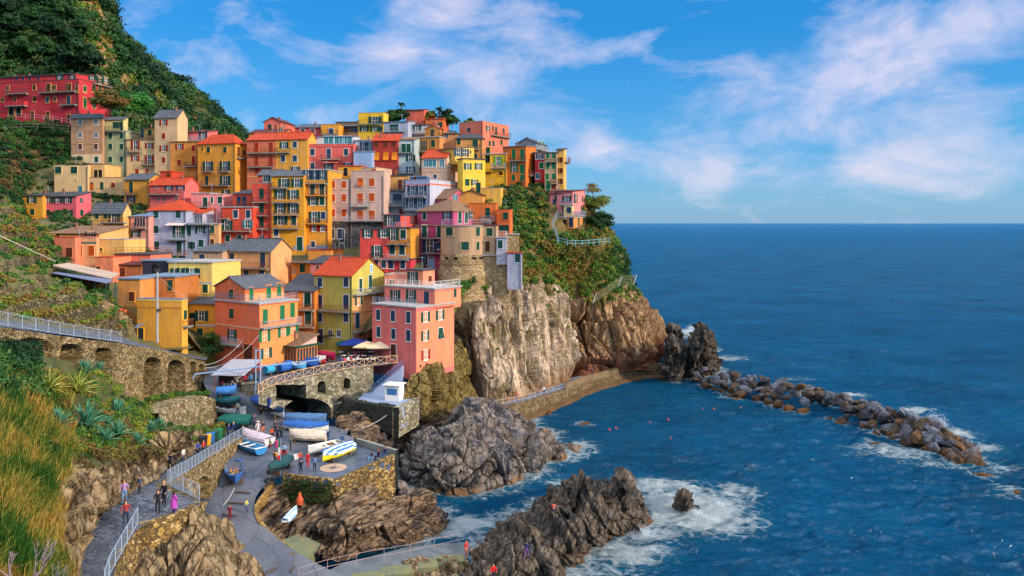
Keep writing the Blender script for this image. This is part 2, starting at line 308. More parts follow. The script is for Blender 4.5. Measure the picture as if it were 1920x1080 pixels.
# ---------------------------------------------------------------- windows, balconies, houses
WC = {}
def win_mesh(kind, w, h, shut, frame):
    """glass + frame mesh and the shutter mesh; local: x along the wall, -y out of the wall, z up from the centre"""
    k = (kind, w, h, shut, frame)
    if k in WC: return WC[k]
    a = MB(); ss = []; hw, hh = w/2, h/2; t = .09
    def frame_(m=0, sill=True):
        a.box(-hw-t, -hw, -.06, .02, -hh-t, hh+t, m); a.box(hw, hw+t, -.06, .02, -hh-t, hh+t, m); a.box(-hw, hw, -.06, .02, hh, hh+t, m)
        a.box(-hw-t-.06, hw+t+.06, -.12, .02, -hh-t-.07, -hh-t, m) if sill else None
        a.box(-hw, hw, -.06, .02, -hh-t, -hh, m)
    def leaf(x0, x1, y=-.075):
        s = MB(); ss.append(s); s.box(x0, x1, y, y+.05, -hh, hh, 0); n = max(4, int(h/.16))
        for i in range(n): z = -hh+.06+(h-.12)*(i+.5)/n; s.box(x0+.06, x1-.06, y-.022, y, z-.03, z+.03, 0)
        s.box(x0, x1, y-.03, y, -hh, -hh+.05, 0); s.box(x0, x1, y-.03, y, hh-.05, hh, 0)
    if kind in 'od':       # o: open window, shutters folded back beside it
        pass
    if kind in ('o', 'D', 'w', 'B', 'a', 'x', 'T'):
        frame_(0, kind != 'D'); a.box(-hw, hw, -.012, .02, -hh, hh, 1)
        if kind in ('o', 'D', 'w', 'T'): a.box(-.03, .03, -.035, -.012, -hh, hh, 2)
        if kind in ('o', 'D') : a.box(-hw, -hw+.07, -.035, -.012, -hh, hh, 2); a.box(hw-.07, hw, -.035, -.012, -hh, hh, 2); a.box(-hw+.07, -.03, -.035, -.012, -.03, .03, 2); a.box(.03, hw-.07, -.035, -.012, -.03, .03, 2)
        if kind == 'B':
            for i in range(1, 4): x = -hw+w*i/4; a.box(x-.03, x+.03, -.035, -.012, -hh, hh, 0)
    if kind in ('o', 'D'): leaf(-hw-t-w*.5, -hw-t*.4); leaf(hw+t*.4, hw+t+w*.5)
    if kind in ('s', 'd'):
        frame_(0, kind == 's'); a.box(-hw, hw, -.012, .02, -hh, hh, 1); leaf(-hw, -.015, -.06); leaf(.015, hw, -.06)
    if kind == 'H':        # lower half of the shutters pushed out
        frame_(); a.box(-hw, hw, -.012, .02, -hh, hh, 1); leaf(-hw, -.015, -.06); leaf(.015, hw, -.06)
        s = MB(); ss.append(s); s.add([(-hw, -.09, 0), (hw, -.09, 0), (hw, -.42, -hh), (-hw, -.42, -hh), (-hw, -.12, 0), (hw, -.12, 0), (hw, -.45, -hh), (-hw, -.45, -hh)], [(0,1,2,3),(4,7,6,5),(0,4,5,1),(2,6,7,3),(0,3,7,4),(1,5,6,2)], 0)
    if kind in ('A', 'V'):        # arched opening (A: door leaf inside, V: flat dark face painted as its inner shade)
        pts = [(-hw, -hh), (hw, -hh)]+[(hw*math.cos(q), hh-hw+hw*math.sin(q)) for q in [math.pi*i/10 for i in range(11)]]
        n = len(pts); a.add([(x, -.02, z) for x, z in pts], [tuple(range(n))], 1)
        o = [(x*1.16, z+(.1 if z > hh-hw else 0)) for x, z in pts[2:]]; i_ = pts[2:]
        for q in range(len(o)-1): a.add([(o[q][0], -.05, o[q][1]), (o[q+1][0], -.05, o[q+1][1]), (i_[q+1][0], -.05, i_[q+1][1]), (i_[q][0], -.05, i_[q][1])], [(0,3,2,1)], 0)
        for sx in (-1, 1): a.box(min(sx*hw, sx*hw*1.16), max(sx*hw, sx*hw*1.16), -.05, .02, -hh, hh-hw, 0)
        if kind == 'A': s = MB(); ss.append(s); s.box(-hw*.9, hw*.9, -.05, -.02, -hh, hh-hw*.75, 0)
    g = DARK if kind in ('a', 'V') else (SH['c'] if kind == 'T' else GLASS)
    me = a.mesh('window', [plain('frame_'+str(frame), frame), g, WHITE]); sm = [s.mesh('shutter', [SH[shut]]) for s in ss]
    WC[k] = (me, sm); return WC[k]
KW = {'s': (.95, 1.35), 'o': (.95, 1.35), 'd': (.95, 2.1), 'D': (1.0, 2.1), 'w': (.95, 1.25), 'B': (2.6, 1.7), 'a': (.5, .5), 'A': (1.1, 2.1), 'V': (1.1, 2.1), 'H': (.95, 1.4), 'T': (1.5, 1.4), 'x': (.95, 2.1)}
CTRL = []   # ground heights under the houses
HOUSE_N = 0
class House: pass
WF = (226, 222, 214); WHITEF = ('golden yellow', 'salmon pink house with dark teal', 'dusky rose', 'pale rose', 'lime yellow', 'coral red house', 'amber yellow house with two', 'raspberry', 'mauve house under', 'mauve lower', 'right of the twin', 'left of the twin', 'cream cottage', 'scarlet', 'coral terrace', 'narrow weathered', 'amber flat-topped', 'blue-grey stone base', 'salmon pink house with planted', 'vermilion house')
def ray_s(p, dirv, px):      # distance along dirv from p where the sight line through column px meets it
    t = (px-960)/F; return (t*p[1]-p[0])/(dirv[0]-t*dirv[1])
def house(label, xa, xb, xc, yt, yb, d, th=-18, col=(230, 200, 150), roof='g r 1.6', wins='', D=8, ext=5, sh='g', frame=None, name='house', col2=None, cat='house', wallmat=None, ctrl=True, chim=0):
    global HOUSE_N; HOUSE_N += 1; rg = random.Random(HOUSE_N)
    th = R(th); u = (math.cos(th), math.sin(th)); v = (-math.sin(th), math.cos(th))
    B = P(xb, 0, d)[:2]; zt = CAMZ-(yt-HY)*d/F; zb = CAMZ-(yb-HY)*d/F
    L = -ray_s(B, u, xa); Dp = ray_s(B, v, xc) if xc else D
    A = (B[0]-u[0]*L, B[1]-u[1]*L); Ht = zt-zb
    h = House(); h.A, h.B, h.u, h.v, h.L, h.D, h.zb, h.zt, h.th, h.d = A, B, u, v, L, Dp, zb, zt, th, d
    root = ob(name, None, loc=(A[0], A[1], zb), rz=th); tag(root, label, cat); h.root = root
    if ctrl:
        for a_, b_ in ((0, 0), (L, 0), (0, Dp), (L, Dp)): CTRL.append((A[0]+u[0]*a_+v[0]*b_, A[1]+u[1]*a_+v[1]*b_, zb-.7+(0 if b_ == 0 else 1.5)))
    frame = frame or (WF if any(k in label for k in WHITEF) else tuple(min(255, int(c*1.06+6)) for c in col)); wm = wallmat or plaster(col); parts = roof.split(); rk = parts[0]; rm = RT[parts[1]] if len(parts) > 1 else RT['d']; rh = float(parts[2]) if len(parts) > 2 else 1.5
    w = MB(); w.box(0, L, 0, Dp, -ext, Ht, 0)
    if rk == 'g': w.add([(0,0,Ht),(0,Dp,Ht),(0,Dp/2,Ht+rh),(L,0,Ht),(L,Dp,Ht),(L,Dp/2,Ht+rh)], [(0,2,1),(3,4,5),(0,3,5,2),(1,2,5,4)], 0)
    if rk == 'G': w.add([(0,0,Ht),(L,0,Ht),(L/2,0,Ht+rh),(0,Dp,Ht),(L,Dp,Ht),(L/2,Dp,Ht+rh)], [(0,1,2),(3,5,4),(0,2,5,3),(1,4,5,2)], 0)
    if rk == 's': w.add([(0,0,Ht),(L,0,Ht),(0,Dp,Ht),(L,Dp,Ht),(0,Dp,Ht+rh),(L,Dp,Ht+rh)], [(0,4,2),(1,3,5),(2,4,5,3),(0,1,5,4)], 0)
    if rk == 'p':
        t = .22; rr = rh
        w.box(0, L, 0, t, Ht+.004, Ht+rr, 0); w.box(0, L, Dp-t, Dp, Ht+.004, Ht+rr, 0); w.box(0, t, t, Dp-t, Ht+.004, Ht+rr, 0); w.box(L-t, L, t, Dp-t, Ht+.004, Ht+rr, 0)
    wall = ob('wall', w.mesh('wall', [wm]), root); h.wall = wall
    # roof
    r = MB(); e = .32; k = .14
    if rk == 'g':
        s = rh/(Dp/2); zf = Ht-e*s
        for a0, a1 in (((-e, zf), (Dp/2, Ht+rh)), ((Dp+e, zf), (Dp/2, Ht+rh))):
            r.slab([(-e*.7, a0[0], a0[1]+k), (L+e*.7, a0[0], a0[1]+k), (L+e*.7, a1[0], a1[1]+k), (-e*.7, a1[0], a1[1]+k)], k-.02)
        r.tube([(-e*.7, Dp/2, Ht+rh+k), (L+e*.7, Dp/2, Ht+rh+k)], .12, 6)
    elif rk == 'G':
        s = rh/(L/2); zf = Ht-e*s
        for a0, a1 in (((-e, zf), (L/2, Ht+rh)), ((L+e, zf), (L/2, Ht+rh))):
            r.slab([(a0[0], -e*.7, a0[1]+k), (a0[0], Dp+e*.7, a0[1]+k), (a1[0], Dp+e*.7, a1[1]+k), (a1[0], -e*.7, a1[1]+k)], k-.02)
        r.tube([(L/2, -e*.7, Ht+rh+k), (L/2, Dp+e*.7, Ht+rh+k)], .12, 6)
    elif rk == 's':
        s = rh/Dp; r.slab([(-e, -e, Ht-e*s+k), (L+e, -e, Ht-e*s+k), (L+e, Dp+e, Ht+rh+e*s+k), (-e, Dp+e, Ht+rh+e*s+k)], k-.02)
    elif rk == 'h':
        m = min(L, Dp)/2; z0, z1 = Ht+.02, Ht+rh+.12; rg0 = [(-e,-e,z0),(L+e,-e,z0),(L+e,Dp+e,z0),(-e,Dp+e,z0)]
        tp = [(m, Dp/2, z1), (L-m, Dp/2, z1)] if L > Dp+.2 else ([(L/2, m, z1), (L/2, Dp-m, z1)] if Dp > L+.2 else [(L/2, Dp/2, z1)])
        if len(tp) == 1: r.add(rg0+tp, [(0,1,4),(1,2,4),(2,3,4),(3,0,4),(3,2,1,0)])
        elif L > Dp: r.add(rg0+tp, [(0,1,5,4),(1,2,5),(2,3,4,5),(3,0,4),(3,2,1,0)])
        else: r.add(rg0+tp, [(0,1,4),(1,2,5,4),(2,3,5),(3,0,4,5),(3,2,1,0)])
        r.box(-e, L+e, -e, Dp+e, z0-.14, z0-.004)
    elif rk == 'f': r.box(-.2, L+.2, -.2, Dp+.2, Ht+.004, Ht+.22)
    elif rk == 'p':
        r.box(.23, L-.23, .23, Dp-.23, Ht+.004, Ht+.06)
        for x0, x1, y0, y1 in ((-.06, L+.06, -.06, .28), (-.06, L+.06, Dp-.28, Dp+.06), (-.06, .28, .28, Dp-.28), (L-.28, L+.06, .28, Dp-.28)): r.box(x0, x1, y0, y1, Ht+rh+.003, Ht+rh+.09)
    h.roof = ob('roof', r.mesh('roof', [rm]), root) if r.v else None
    zr = Ht+(rh*.6 if rk in 'gGhs' else .1)
    nch = chim if chim is not None else 0
    if h.roof and rk in 'gGhsf' and nch == 0 and rg.random() < .55 and L > 4 and rk != 'f': nch = 1
    for i in range(nch):
        c = MB(); cx, cy = L*rg.uniform(.2, .8), Dp*rg.uniform(.35, .65); c.box(cx-.18, cx+.18, cy-.18, cy+.18, Ht, Ht+rh+.5); c.box(cx-.25, cx+.25, cy-.25, cy+.25, Ht+rh+.503, Ht+rh+.58); c.box(cx-.1, cx+.1, cy-.1, cy+.1, Ht+rh+.583, Ht+rh+.8)
        ob('chimney', c.mesh('chimney', [plaster((150, 112, 92))]), h.roof)
    if rg.random() < .5 and Ht > 5:     # rain pipe at the corner
        c = MB(); c.tube([(L-.25, -.08, -.5), (L-.25, -.08, Ht-.1)], .055, 6); ob('drainpipe', c.mesh('drainpipe', [IRON]), root)
    if rg.random() < .3 and h.roof:
        c = MB(); cx, cy, z0 = L*.6, Dp*.5, Ht+(rh if rk in 'gGh' else .1); c.tube([(cx, cy, z0-.1), (cx, cy, z0+2.1)], .03, 5)
        for q in range(5): c.tube([(cx-.5+.05*q, cy-.3+.15*q, z0+2.), (cx+.5-.05*q, cy-.3+.15*q, z0+2.)], .015, 4)
        ob('aerial', c.mesh('aerial', [GALV]), root)
    def place(face, px, py):
        if face == 'F': q = ray_s(A, u, px); dd = A[1]+u[1]*q; return q, CAMZ-(py-HY)*dd/F-zb
        q = ray_s(B, v, px); dd = B[1]+v[1]*q; return q, CAMZ-(py-HY)*dd/F-zb
    h.place = place
    for tok in [t.strip() for t in wins.split(';') if t.strip()]:
        a = tok.split(); face, kind = a[0][0], a[0][1]; xs = [float(x) for x in a[1].split(',')]; ys = [float(y) for y in a[2].split(',')]; opt = a[3:] 
        rz = 0 if face == 'F' else math.pi/2
        def setp(o, q, z, off=0.): o.location = (q, -off, z) if face == 'F' else (L+off, q, z); o.rotation_euler = (0, 0, rz)
        if kind in KW:
            ww, hh = KW[kind]; s_ = sh; 
            for t in opt:
                if '*' in t: ww, hh = [float(c) for c in t.split('*')]
                else: s_ = t
            me, sm = win_mesh(kind, ww, hh, s_, frame)
            for y in ys:
                for x in xs:
                    q, z = place(face, x, y); lim = L if face == 'F' else Dp; q = min(max(q, ww/2+.15), lim-ww/2-.15)
                    o = ob('door' if kind in 'dDAx' else 'window', me, root); setp(o, q, z)
                    for s1 in sm: ob('shutter', s1, o)
        elif kind == 'b':     # balcony: x range, slab height
            q0, z0 = place(face, xs[0], ys[0]); q1, z1 = place(face, xs[1], ys[0]); z = (z0+z1)/2; dp = .95; rc = opt[0] if opt else 'i'
            lim = L if face == 'F' else Dp; q0 = max(q0, 0 if face == 'S' else -.9); q1 = min(q1, lim+(.9 if face == 'F' else 0)); wd = q1-q0
            c = MB(); c.box(0, wd, -dp, -.003, -.16, 0); 
            for i in range(int(wd/1.5)+1): x = .2+(wd-.4)*i/max(1, int(wd/1.5)); c.box(x-.06, x+.06, -dp*.8, -.003, -.34, -.163)
            o = ob('balcony', c.mesh('balcony', [CONC if rc != 'y' else plaster(col)]), root); setp(o, q0, z)
            g = MB(); n = max(4, int(wd/.22))
            if rc == 'w': g.box(0, wd, -dp, -dp+.12, .003, .95); g.box(0, .12, -dp+.12, -.003, .003, .95); g.box(wd-.12, wd, -dp+.12, -.003, .003, .95)
            else:
                for i in range(n+1): x = .03+(wd-.06)*i/n; g.box(x-.014, x+.014, -dp+.02, -dp+.045, .003, .95)
                for x in (.03, wd-.03):
                    for j in range(4): y = -dp+.05+(dp-.1)*j/3; g.box(x-.014, x+.014, y-.012, y+.012, .003, .95)
                    g.box(x-.025, x+.025, -dp+.06, -.02, .95, .99)
                g.box(0, wd, -dp, -dp+.06, .95, 1.0); g.box(0, wd, -dp+.01, -dp+.05, .1, .13)
            m_ = {'i': IRON, 'r': RUST, 'v': GALV, 'w': wm, 'y': RUST, 'g': SH['g']}[rc]
            ob('railing', g.mesh('railing', [m_]), o)
            if rg.random() < .6:      # pots and washing
                p = MB()
                for i in range(rg.randint(2, 5)): x = rg.uniform(.2, wd-.2); p.tube([(x, -dp+.3, .01), (x, -dp+.3, .28)], .11, 7, 0, .15)
                po = ob('flower_pots', p.mesh('flower_pots', [plain('terracotta', (190, 96, 62))]), o)
        elif kind == 't':     # painted string course: x range, y, colour
            q0, z0 = place(face, xs[0], ys[0]); q1, z1 = place(face, xs[1], ys[0]); cc = tuple(int(k) for k in opt[0].split(','))
            c = MB(); c.box(0, q1-q0, -.05, .01, -.13, .13); o = ob('string_course', c.mesh('string_course', [plain('course', cc)]), root); setp(o, q0, (z0+z1)/2)
        elif kind == 'm':     # painted field, other facing, or sunlight put into a side wall's colour: x range, y range, colour
            q0, z0 = place(face, xs[0], ys[0]); q1, z1 = place(face, xs[1], ys[1]); m_ = {'stone': STONE_G, 'stonet': STONE_T}.get(opt[0]) or plaster(tuple(int(k) for k in opt[0].split(',')))
            c = MB(); c.box(0, q1-q0, -.03, .01, min(z0, z1), max(z0, z1)); o = ob('facing_or_sun_tone', c.mesh('facing_or_sun_tone', [m_]), root); setp(o, q0, 0)
        elif kind == 'W':     # awning
            q0, z0 = place(face, xs[0], ys[0]); q1, z1 = place(face, xs[1], ys[0]); c = MB(); wd = q1-q0
            c.slab([(0, -1.3, -.45), (wd, -1.3, -.45), (wd, -.003, 0), (0, -.003, 0)], .05); cc = tuple(int(k) for k in opt[0].split(','))
            o = ob('awning', c.mesh('awning', [plain('awning', cc)]), root); setp(o, q0, (z0+z1)/2)
    return h
def terrace_rail(h, z=0.05, mat='i', sides='FSL', posts=False):
    g = MB(); H_ = h.zt-h.zb+z; L, D = h.L, h.D; m = {'i': IRON, 'v': GALV, 'r': RUST, 'w': WHITE}[mat]
    segs = {'F': ((0, .1), (L, .1)), 'S': ((L-.1, 0), (L-.1, D)), 'L': ((.1, 0), (.1, D)), 'K': ((0, D-.1), (L, D-.1))}
    for s in sides:
        a, b = segs[s]; ln = math.dist(a, b); n = int(ln/.3)
        for i in range(n+1):
            x = a[0]+(b[0]-a[0])*i/n; y = a[1]+(b[1]-a[1])*i/n; r_ = .012 if i % 5 else .03; g.box(x-r_, x+r_, y-r_, y+r_, H_, H_+1.)
        for zz in (.5, 1.0):
            g.box(min(a[0], b[0])-.02, max(a[0], b[0])+.02, min(a[1], b[1])-.02, max(a[1], b[1])+.02, H_+zz-.02, H_+zz+.02)
    return ob('railing', g.mesh('railing', [m]), h.root)
def H(*a, **k): return house(*a, **k)
RED = (196, 44, 54); YFR = (226, 178, 96)
h = H('long crimson block with cream window surrounds standing on the slope above all other houses', -60, 148, 208, 152, 229, 178, -14, RED, 'p d .5',
  'Fs 103,148,235 164 n .8*1.1;Fs 15,100 165 n .8*1.1;Fs 5,28,65 187 n .8*1.0;Fs 103 186 n .8*1;Fx 93,127 164 n .8*1.8;Fd 91,131 164 n .9*2;Fs 64,65 164,185 n .8*1.2;Fs 89 187 b 1*1.4;Fd 91 165 n 1.1*2.1;Fd 128 165 n 1.1*2.1;Fd 129 188 b 1.1*2;FV 21,35 209 n 1.6*2.2;Fd 61 216 n 1*2;Fd 90 218 n 1*2.2;Fd 129 222 n 1*2;Fb 15,54 176;Fb 77,145 173;Fb 117,146 197;Fb 15,52 199 w;Ss 159,176 166,168 g;Sd 159,176 191,195 g;Ss 187,197 168 g;So 187,198 150,152 g;Sb 172,205 160', D=12, frame=YFR, chim=0)
h2 = H('set-back top storey of the crimson block, with a low grey roof and chimneys', 0, 140, 196, 138, 153, 180.6, -14, (200, 52, 58), 's k .8',
  'Fs 32,43,56,72 146 b .9*1.0;Fo 112,154 145 g;So 172,184 146 g', D=8, ext=1, ctrl=False, chim=2, name='rooftop_storey')
H('narrow weathered house with bare brown stone front and slate roof', 133, 192, 196, 221, 306, 176, -6, (190, 150, 108), 'h k 1.0', 'Fw 150,180 229,253;Fs 150.5,180 275 n;Fs 152,181 299;Fm 134,192 306,289 232,210,160;Ft 134,192 270 160,130,98;Ft 134,192 246 160,130,98', D=9)
H('faded sage green house with dark green shutters, beside the bare stone one', 195, 236, None, 246, 332, 177, -6, (172, 182, 134), 'f c', 'Fs 207,228 255,275,299;Fx 219 323 b;Fb 196,234 246', D=8)
H('pale yellow roof storey with a planted terrace on top of the sage green house', 196, 232, 240, 224, 246, 180, -6, (214, 206, 130), 's k .7', 'Fs 218 235 g 1.8*1.6;Fd 231 236 g', D=5, ext=1, ctrl=False)
H('cream house with red shutters and a balcony, next to the sage green house', 237, 293, None, 262, 334, 176, -6, (226, 196, 132), 'f b', 'Fo 280 273 r;FD 254 272 r;Fo 254 297 r;FD 280 299 r;Fs 257,276 322 r;Fb 240,266 285;Fb 268,292 309', D=8, sh='r')
H('ochre terrace storey with dark slate roof over the cream house with red shutters', 262, 293, None, 240, 262, 178, -6, (226, 178, 96), 's k .6', 'Fs 281 249 g;Fx 266 250 w;Fb 262,292 261', D=5, ext=1, ctrl=False)
H('tall slim cream tower house with grey gable roof and brick-red shutters', 290, 333, 352, 219, 320, 174, -10, (220, 190, 138), 'g k 1.9', 'Fo 307 230 r;Fs 307 255,300 r;Fo 307 278 r', sh='r')
H('small pink house with white roof edge and a red-plant terrace', 328, 388, 408, 247, 268, 178, -10, (226, 120, 118), 's m .8', 'FD 346 255 b;FD 381 253 b;Fb 332,386 264 v', D=6)
H('deep ochre house with rust-brown shutters left of the orange-roofed yellow one', 319, 371, None, 266, 340, 173, -8, (222, 150, 58), 'f b', 'Fo 337 275 r;Fs 363 278 r;Fd 363 301 r;Fs 336 305 r;Fb 348,371 312;Fm 319,371 348,330 186,120,62', D=8, sh='r')
H('tall amber yellow house with orange hip roof and three balconies', 371, 441, 463, 268, 372, 168, -16, (234, 164, 46), 'h r 2.2', 'Fs 391,422 281;Fs 380 279 n .4*1;FD 390,422 311 g 1.3*2.1;Fd 388 338.5;FD 422.5 338.5 g 1.3*2.1;Fo 424 361;Fb 380,401 322 i;Fb 411,433 322;Fb 379,432 348;Ss 457 286;Sd 447 284 n;Sb 443,460 297 r')
H('orange-brick house hung with three full-width balconies under a red roof', 463, 517, None, 262, 358, 168, -6, (208, 116, 74), 'g r 1.9', 'Fd 481,508 276,302 r;Fs 482 321 r;Fb 466,516 287 r;Fb 467,516 313 r;Ft 463,517 331 214,150,90', D=9, chim=1)
H('golden yellow house with white-framed dark windows beside the orange-brick house', 517, 577, 594, 260, 340, 167, -8, (232, 172, 56), 'g r 1.7', 'Fo 533 272 g;Fs 553 271 b 1*1.4;Fs 531,553 297 b 1*1.4;Fo 554 318 b;Fb 520,545 286 g')
H('salmon pink house with dark teal windows and a tiled terrace above', 577, 663, None, 274, 322, 167, -4, (228, 106, 92), 'p c .5', 'Fs 586,649 285 b 1*1.5;Fd 616.5 288 b 1*2.3;Fs 586 311 b;Fo 617 312 b;Fb 603,640 299 r;FW 606,637 302 200,90,74;Fo 652 311 b;Ft 577,663 275 190,80,70', D=9)
H('white terrace storey with turquoise glazing above the salmon pink house', 590, 663, None, 256, 275, 171, -4, (206, 214, 220), 's u .5', 'FT 616,636,651 263 g 2.2*1.9', D=5, ext=1, ctrl=False)
H('tiny salmon house with shallow red roof on the left skyline', 495, 526, 554, 228, 250, 184, -10, (222, 112, 84), 'G m 1.0', 'Fs 506 238;Fs 518 237 g .4*.6;Sw 533 236 b')
H('low yellow-gabled house under a long maroon roof below the tiny salmon one', 467, 531, 553, 249, 262, 178, -8, (228, 170, 80), 'g m 1.1', 'Fw 532 243', D=7)
H('dusky rose house with slate roof and two white-framed windows near the skyline', 553, 602, None, 239, 262, 182, -4, (196, 76, 84), 'g k 1.1', 'Fs 567.5,586 247 b 1.1*1.3', D=8)
H('amber flat-topped house with rooftop railings beside the dusky rose house', 602, 635, None, 237, 260, 181, -4, (232, 166, 40), 'p b .5', 'Fs 621 246 b 1.2*1.4;Fb 604,634 252', D=7)
H('cream and brown penthouse with dark glazed veranda and grey awning', 630, 672, None, 229, 252, 186, -4, (222, 182, 130), 's m .5', 'FB 657 243 g 4*1.6;FW 641,672 234 110,118,130', D=6)
H('bright lemon-yellow tall house with white roof pergola on the skyline', 672, 719, 728, 214, 262, 182, -8, (238, 198, 42), 'p c .4', 'FD 703 226 g 1.5*1.9;Fo 683,703 242 g 1.1*1.3;Fb 673,716 233 i;Fs 716 242')
H('pale blue-grey house with green garage-wide shutters beneath the skyline garden', 720, 765, 778, 228, 256, 181, -10, (176, 190, 206), 's u .7', 'Fs 739 240 g 2.3*1.8;Fb 722,760 247 v;Ss 771 238 c', D=6)
H('windowless salmon tower block crowning the village', 761, 795, 803, 206, 234, 190, -12, (228, 110, 84), 's m .6', '')
H('low orange annex with tiled terrace right of the windowless salmon tower', 797, 832, None, 223, 240, 188, -8, (222, 112, 54), 'f r', 'Fs 826 234', D=6)
H('grey-white terrace house with a green canopy left of the mustard house', 776, 818, None, 234, 254, 184, -6, (204, 206, 204), 's d .4', 'Fo 782 240;Fs 808 242;Fb 776,800 251 v', D=6)
H('mustard turret room with small gable over a balustraded terrace', 797, 826, 832, 241, 258, 176, -18, (226, 154, 62), 'G r .8', 'Fs 811 249 g 1*1.6;Ss 829 247', D=4, ext=1, ctrl=False)
h = H('mustard brown house with a big recessed loggia and pillared terrace', 777, 824, 856, 257, 322, 171, -18, (216, 146, 66), 'f c', 'FB 793 273 g 2.2*2.4;Fs 812 269 g 1*1.6;Fs 788,793 295 b;Fb 779,801 284;FD 787 312 r')
terrace_rail(h, .2, 'r', 'FS')
H('salmon flat-roofed block with railed roof terrace at the right of the skyline', 861, 905, 954, 229, 305, 178, -34, (228, 128, 96), 'p c .3', 'Fs 879 245 b;So 915 241 g .7*1.3;Ss 924 241 g .7*1.4;Sd 930 246;Ss 944 246;Sb 920,953 256 r;Ss 918,925 269;Ss 940 267', sh='g')
H('plain sand-yellow house with dark hipped roof in front of the salmon flat-roofed block', 855, 905, 908, 259, 315, 171, -6, (222, 162, 84), 'h d 1.0', 'Fs 859 266;Fd 891 271 g 1.3*2.2;Fb 878,900 280;Fs 891 293;Fb 876,905 300', D=8)
H('pale house with dark slate roof beside the salmon flat-roofed block', 832, 857, None, 250, 275, 174, -6, (206, 150, 96), 'h d .9', 'Fw 837 254 b', D=7)
H('brick-red windowless-fronted house with amber hinged shutters', 699, 746, 752, 263, 326, 166, -6, (178, 58, 46), 's r 1.5', 'Fs 706,723,738 270 n 1.1*1.1;FH 706,723.5,740 293 a 1.2*1.7;Fm 740,746 335,318 240,130,60', D=8)
H('pale aqua house with a green-railed balcony, right of the brick-red house', 747, 777, None, 262, 336, 166.5, -4, (180, 208, 206), 's b 1.4', 'Fo 770 296;Fo 770 318 b;Fb 748,776 286 g;Fs 757,766 278 g 1*2;Fb 748,776 325 v', D=8)
H('icy blue building with rows of pale blue louvred shutters', 663, 699, None, 285, 332, 165, -4, (164, 184, 214), 'f u', 'Fs 669,680,691 295 p 1.6*2.4;Fs 669,680,691 310 p 1.6*.8', D=8)
H('white terrace room with glazed doors above the icy blue building', 666, 699, None, 263, 285, 170, -4, (206, 214, 224), 's c .6', 'FD 683,692 275 b .9*2.2;Fb 664,699 284 v', D=5, ext=1, ctrl=False)
H('cream cottage with red tile roof and teal glass windows in the upper middle', 791, 838, 859, 295, 345, 160, -14, (226, 192, 156), 'g r 1.9', 'FT 799,829 306 g 1*1.5;FT 811 306 g 1.7*1.5;Fs 816 331 b .7*.9;ST 843.5 307 g .8*1.2;SA 848 331 w .6*1.2;Ft 791,838 322 200,160,130')
H('vivid yellow house with ochre corner and half-open olive shutters', 858, 868, 910, 298, 362, 158, -60, (240, 208, 66), 'f d', 'So 877,897 312 g .8*1.4;Ss 876 342 g 1.1*1.5;So 890 342 g .8*1.3', chim=0)
H('yellow penthouse with slate roof and a long balcony on the vivid yellow house', 825, 853, 889, 278, 299, 161, -40, (234, 200, 84), 's k .7', 'SD 859,871 286 b 1.2*1.7;Ss 882 285 b .6*.8', ext=1, ctrl=False, D=6)
h = H('yellow house with lime green shutters below an orange-railed terrace', 907, 950, 953, 289, 342, 164, -10, (236, 184, 30), 'f c', 'FD 934 302 l .9*2.1;Fs 914,915 298 g 1*1.4;Fb 922,949 315 v;Fs 913,918 325 n .8*.6;Fs 939 325 n 1*.9;Fs 915 282 g', D=8)
terrace_rail(h, .25, 'r', 'FS')
H('bright orange house with tall emerald shutters on the ridge', 943, 986, 1004, 274, 346, 163, -20, (232, 124, 34), 's u .5', 'Fd 963.5,979 289 G .9*2.2;FD 964 314 G .8*2.1;Fd 979 317 G 1*2;Fs 963,979 333 G;Fb 957,988 301 i;Ss 998 290 G;Sd 997 318 G;Sb 990,1003 329 r;Ss 997 338 G', sh='G')
H('scarlet red narrow house squeezed between the orange and the beige one', 1003, 1022, None, 286, 352, 165, -6, (206, 46, 48), 's b .6', 'Fw 1006,1015 293 g;Fs 1015 310 G;Fw 1006 330 g;Fs 1010 350 g', D=8)
H('grey gabled house rising behind the scarlet one on the ridge', 968, 1005, 1026, 268, 300, 172, -24, (150, 152, 156), 'G d 1.1', 'Ss 1010,1019 270 G;Sb 1006,1022 282 v;Fm 968,1004 300,280 136,140,146', D=8)
H('beige house with mint green shutters and a green-railed top balcony', 1021, 1044, 1046, 287, 358, 163, -8, (196, 166, 126), 'f d', 'Fs 1027,1038 291,311 G .8*1.4;Fs 1026,1038 331 G .8*1.4;Fd 1028 348 G;Fb 1024,1046 303 g;Fb 1033,1047 344 r;Fs 1038 350 r 1*1.2', D=9)
H('narrow yellow house at the right end of the ridge row', 1044, 1057, 1062, 281, 358, 165, -14, (228, 186, 92), 's d .6', 'Fs 1049,1054 300,320,340 n .7*1.2;Sb 1058,1062 304 r', D=6)
H('pink and cream headland house, right wing with blue-green shutters', 1044, 1074, 1097, 359, 408, 158, -24, (238, 142, 136), 's m .6', 'Fo 1063 373 g;SD 1079 372 g;Ss 1092 373;Sd 1090 394 g;Sb 1072,1095 404 v;Fd 1058 395 g;Fb 1052,1074 384 v', name='house')
H('pink headland house, left wing with the dark red gable roof above the stairs', 1031, 1056, 1060, 363, 412, 159.2, -16, (234, 132, 128), 's m .7', 'Fs 1039 379 b .7*1.3;Fo 1049 373;Fd 1045 394 g 1.2*2.4', D=8)
H('cream bay with one green window projecting from the pink headland house', 1057, 1073, 1077, 385, 408, 156.9, -16, (232, 208, 140), 'f c', 'Fs 1067 394 b 1.1*1.3', D=2, ext=.4, ctrl=False)
h = H('orange ground floor with arched doors and railed terrace under the pink headland house', 1049, 1076, 1101, 408, 426, 156.6, -24, (230, 150, 70), 'f c', 'FV 1060,1068 416 g;FA 1083 416 g;SA 1085,1095 416 g;Fd 1074 416 b', D=8, ext=.4)
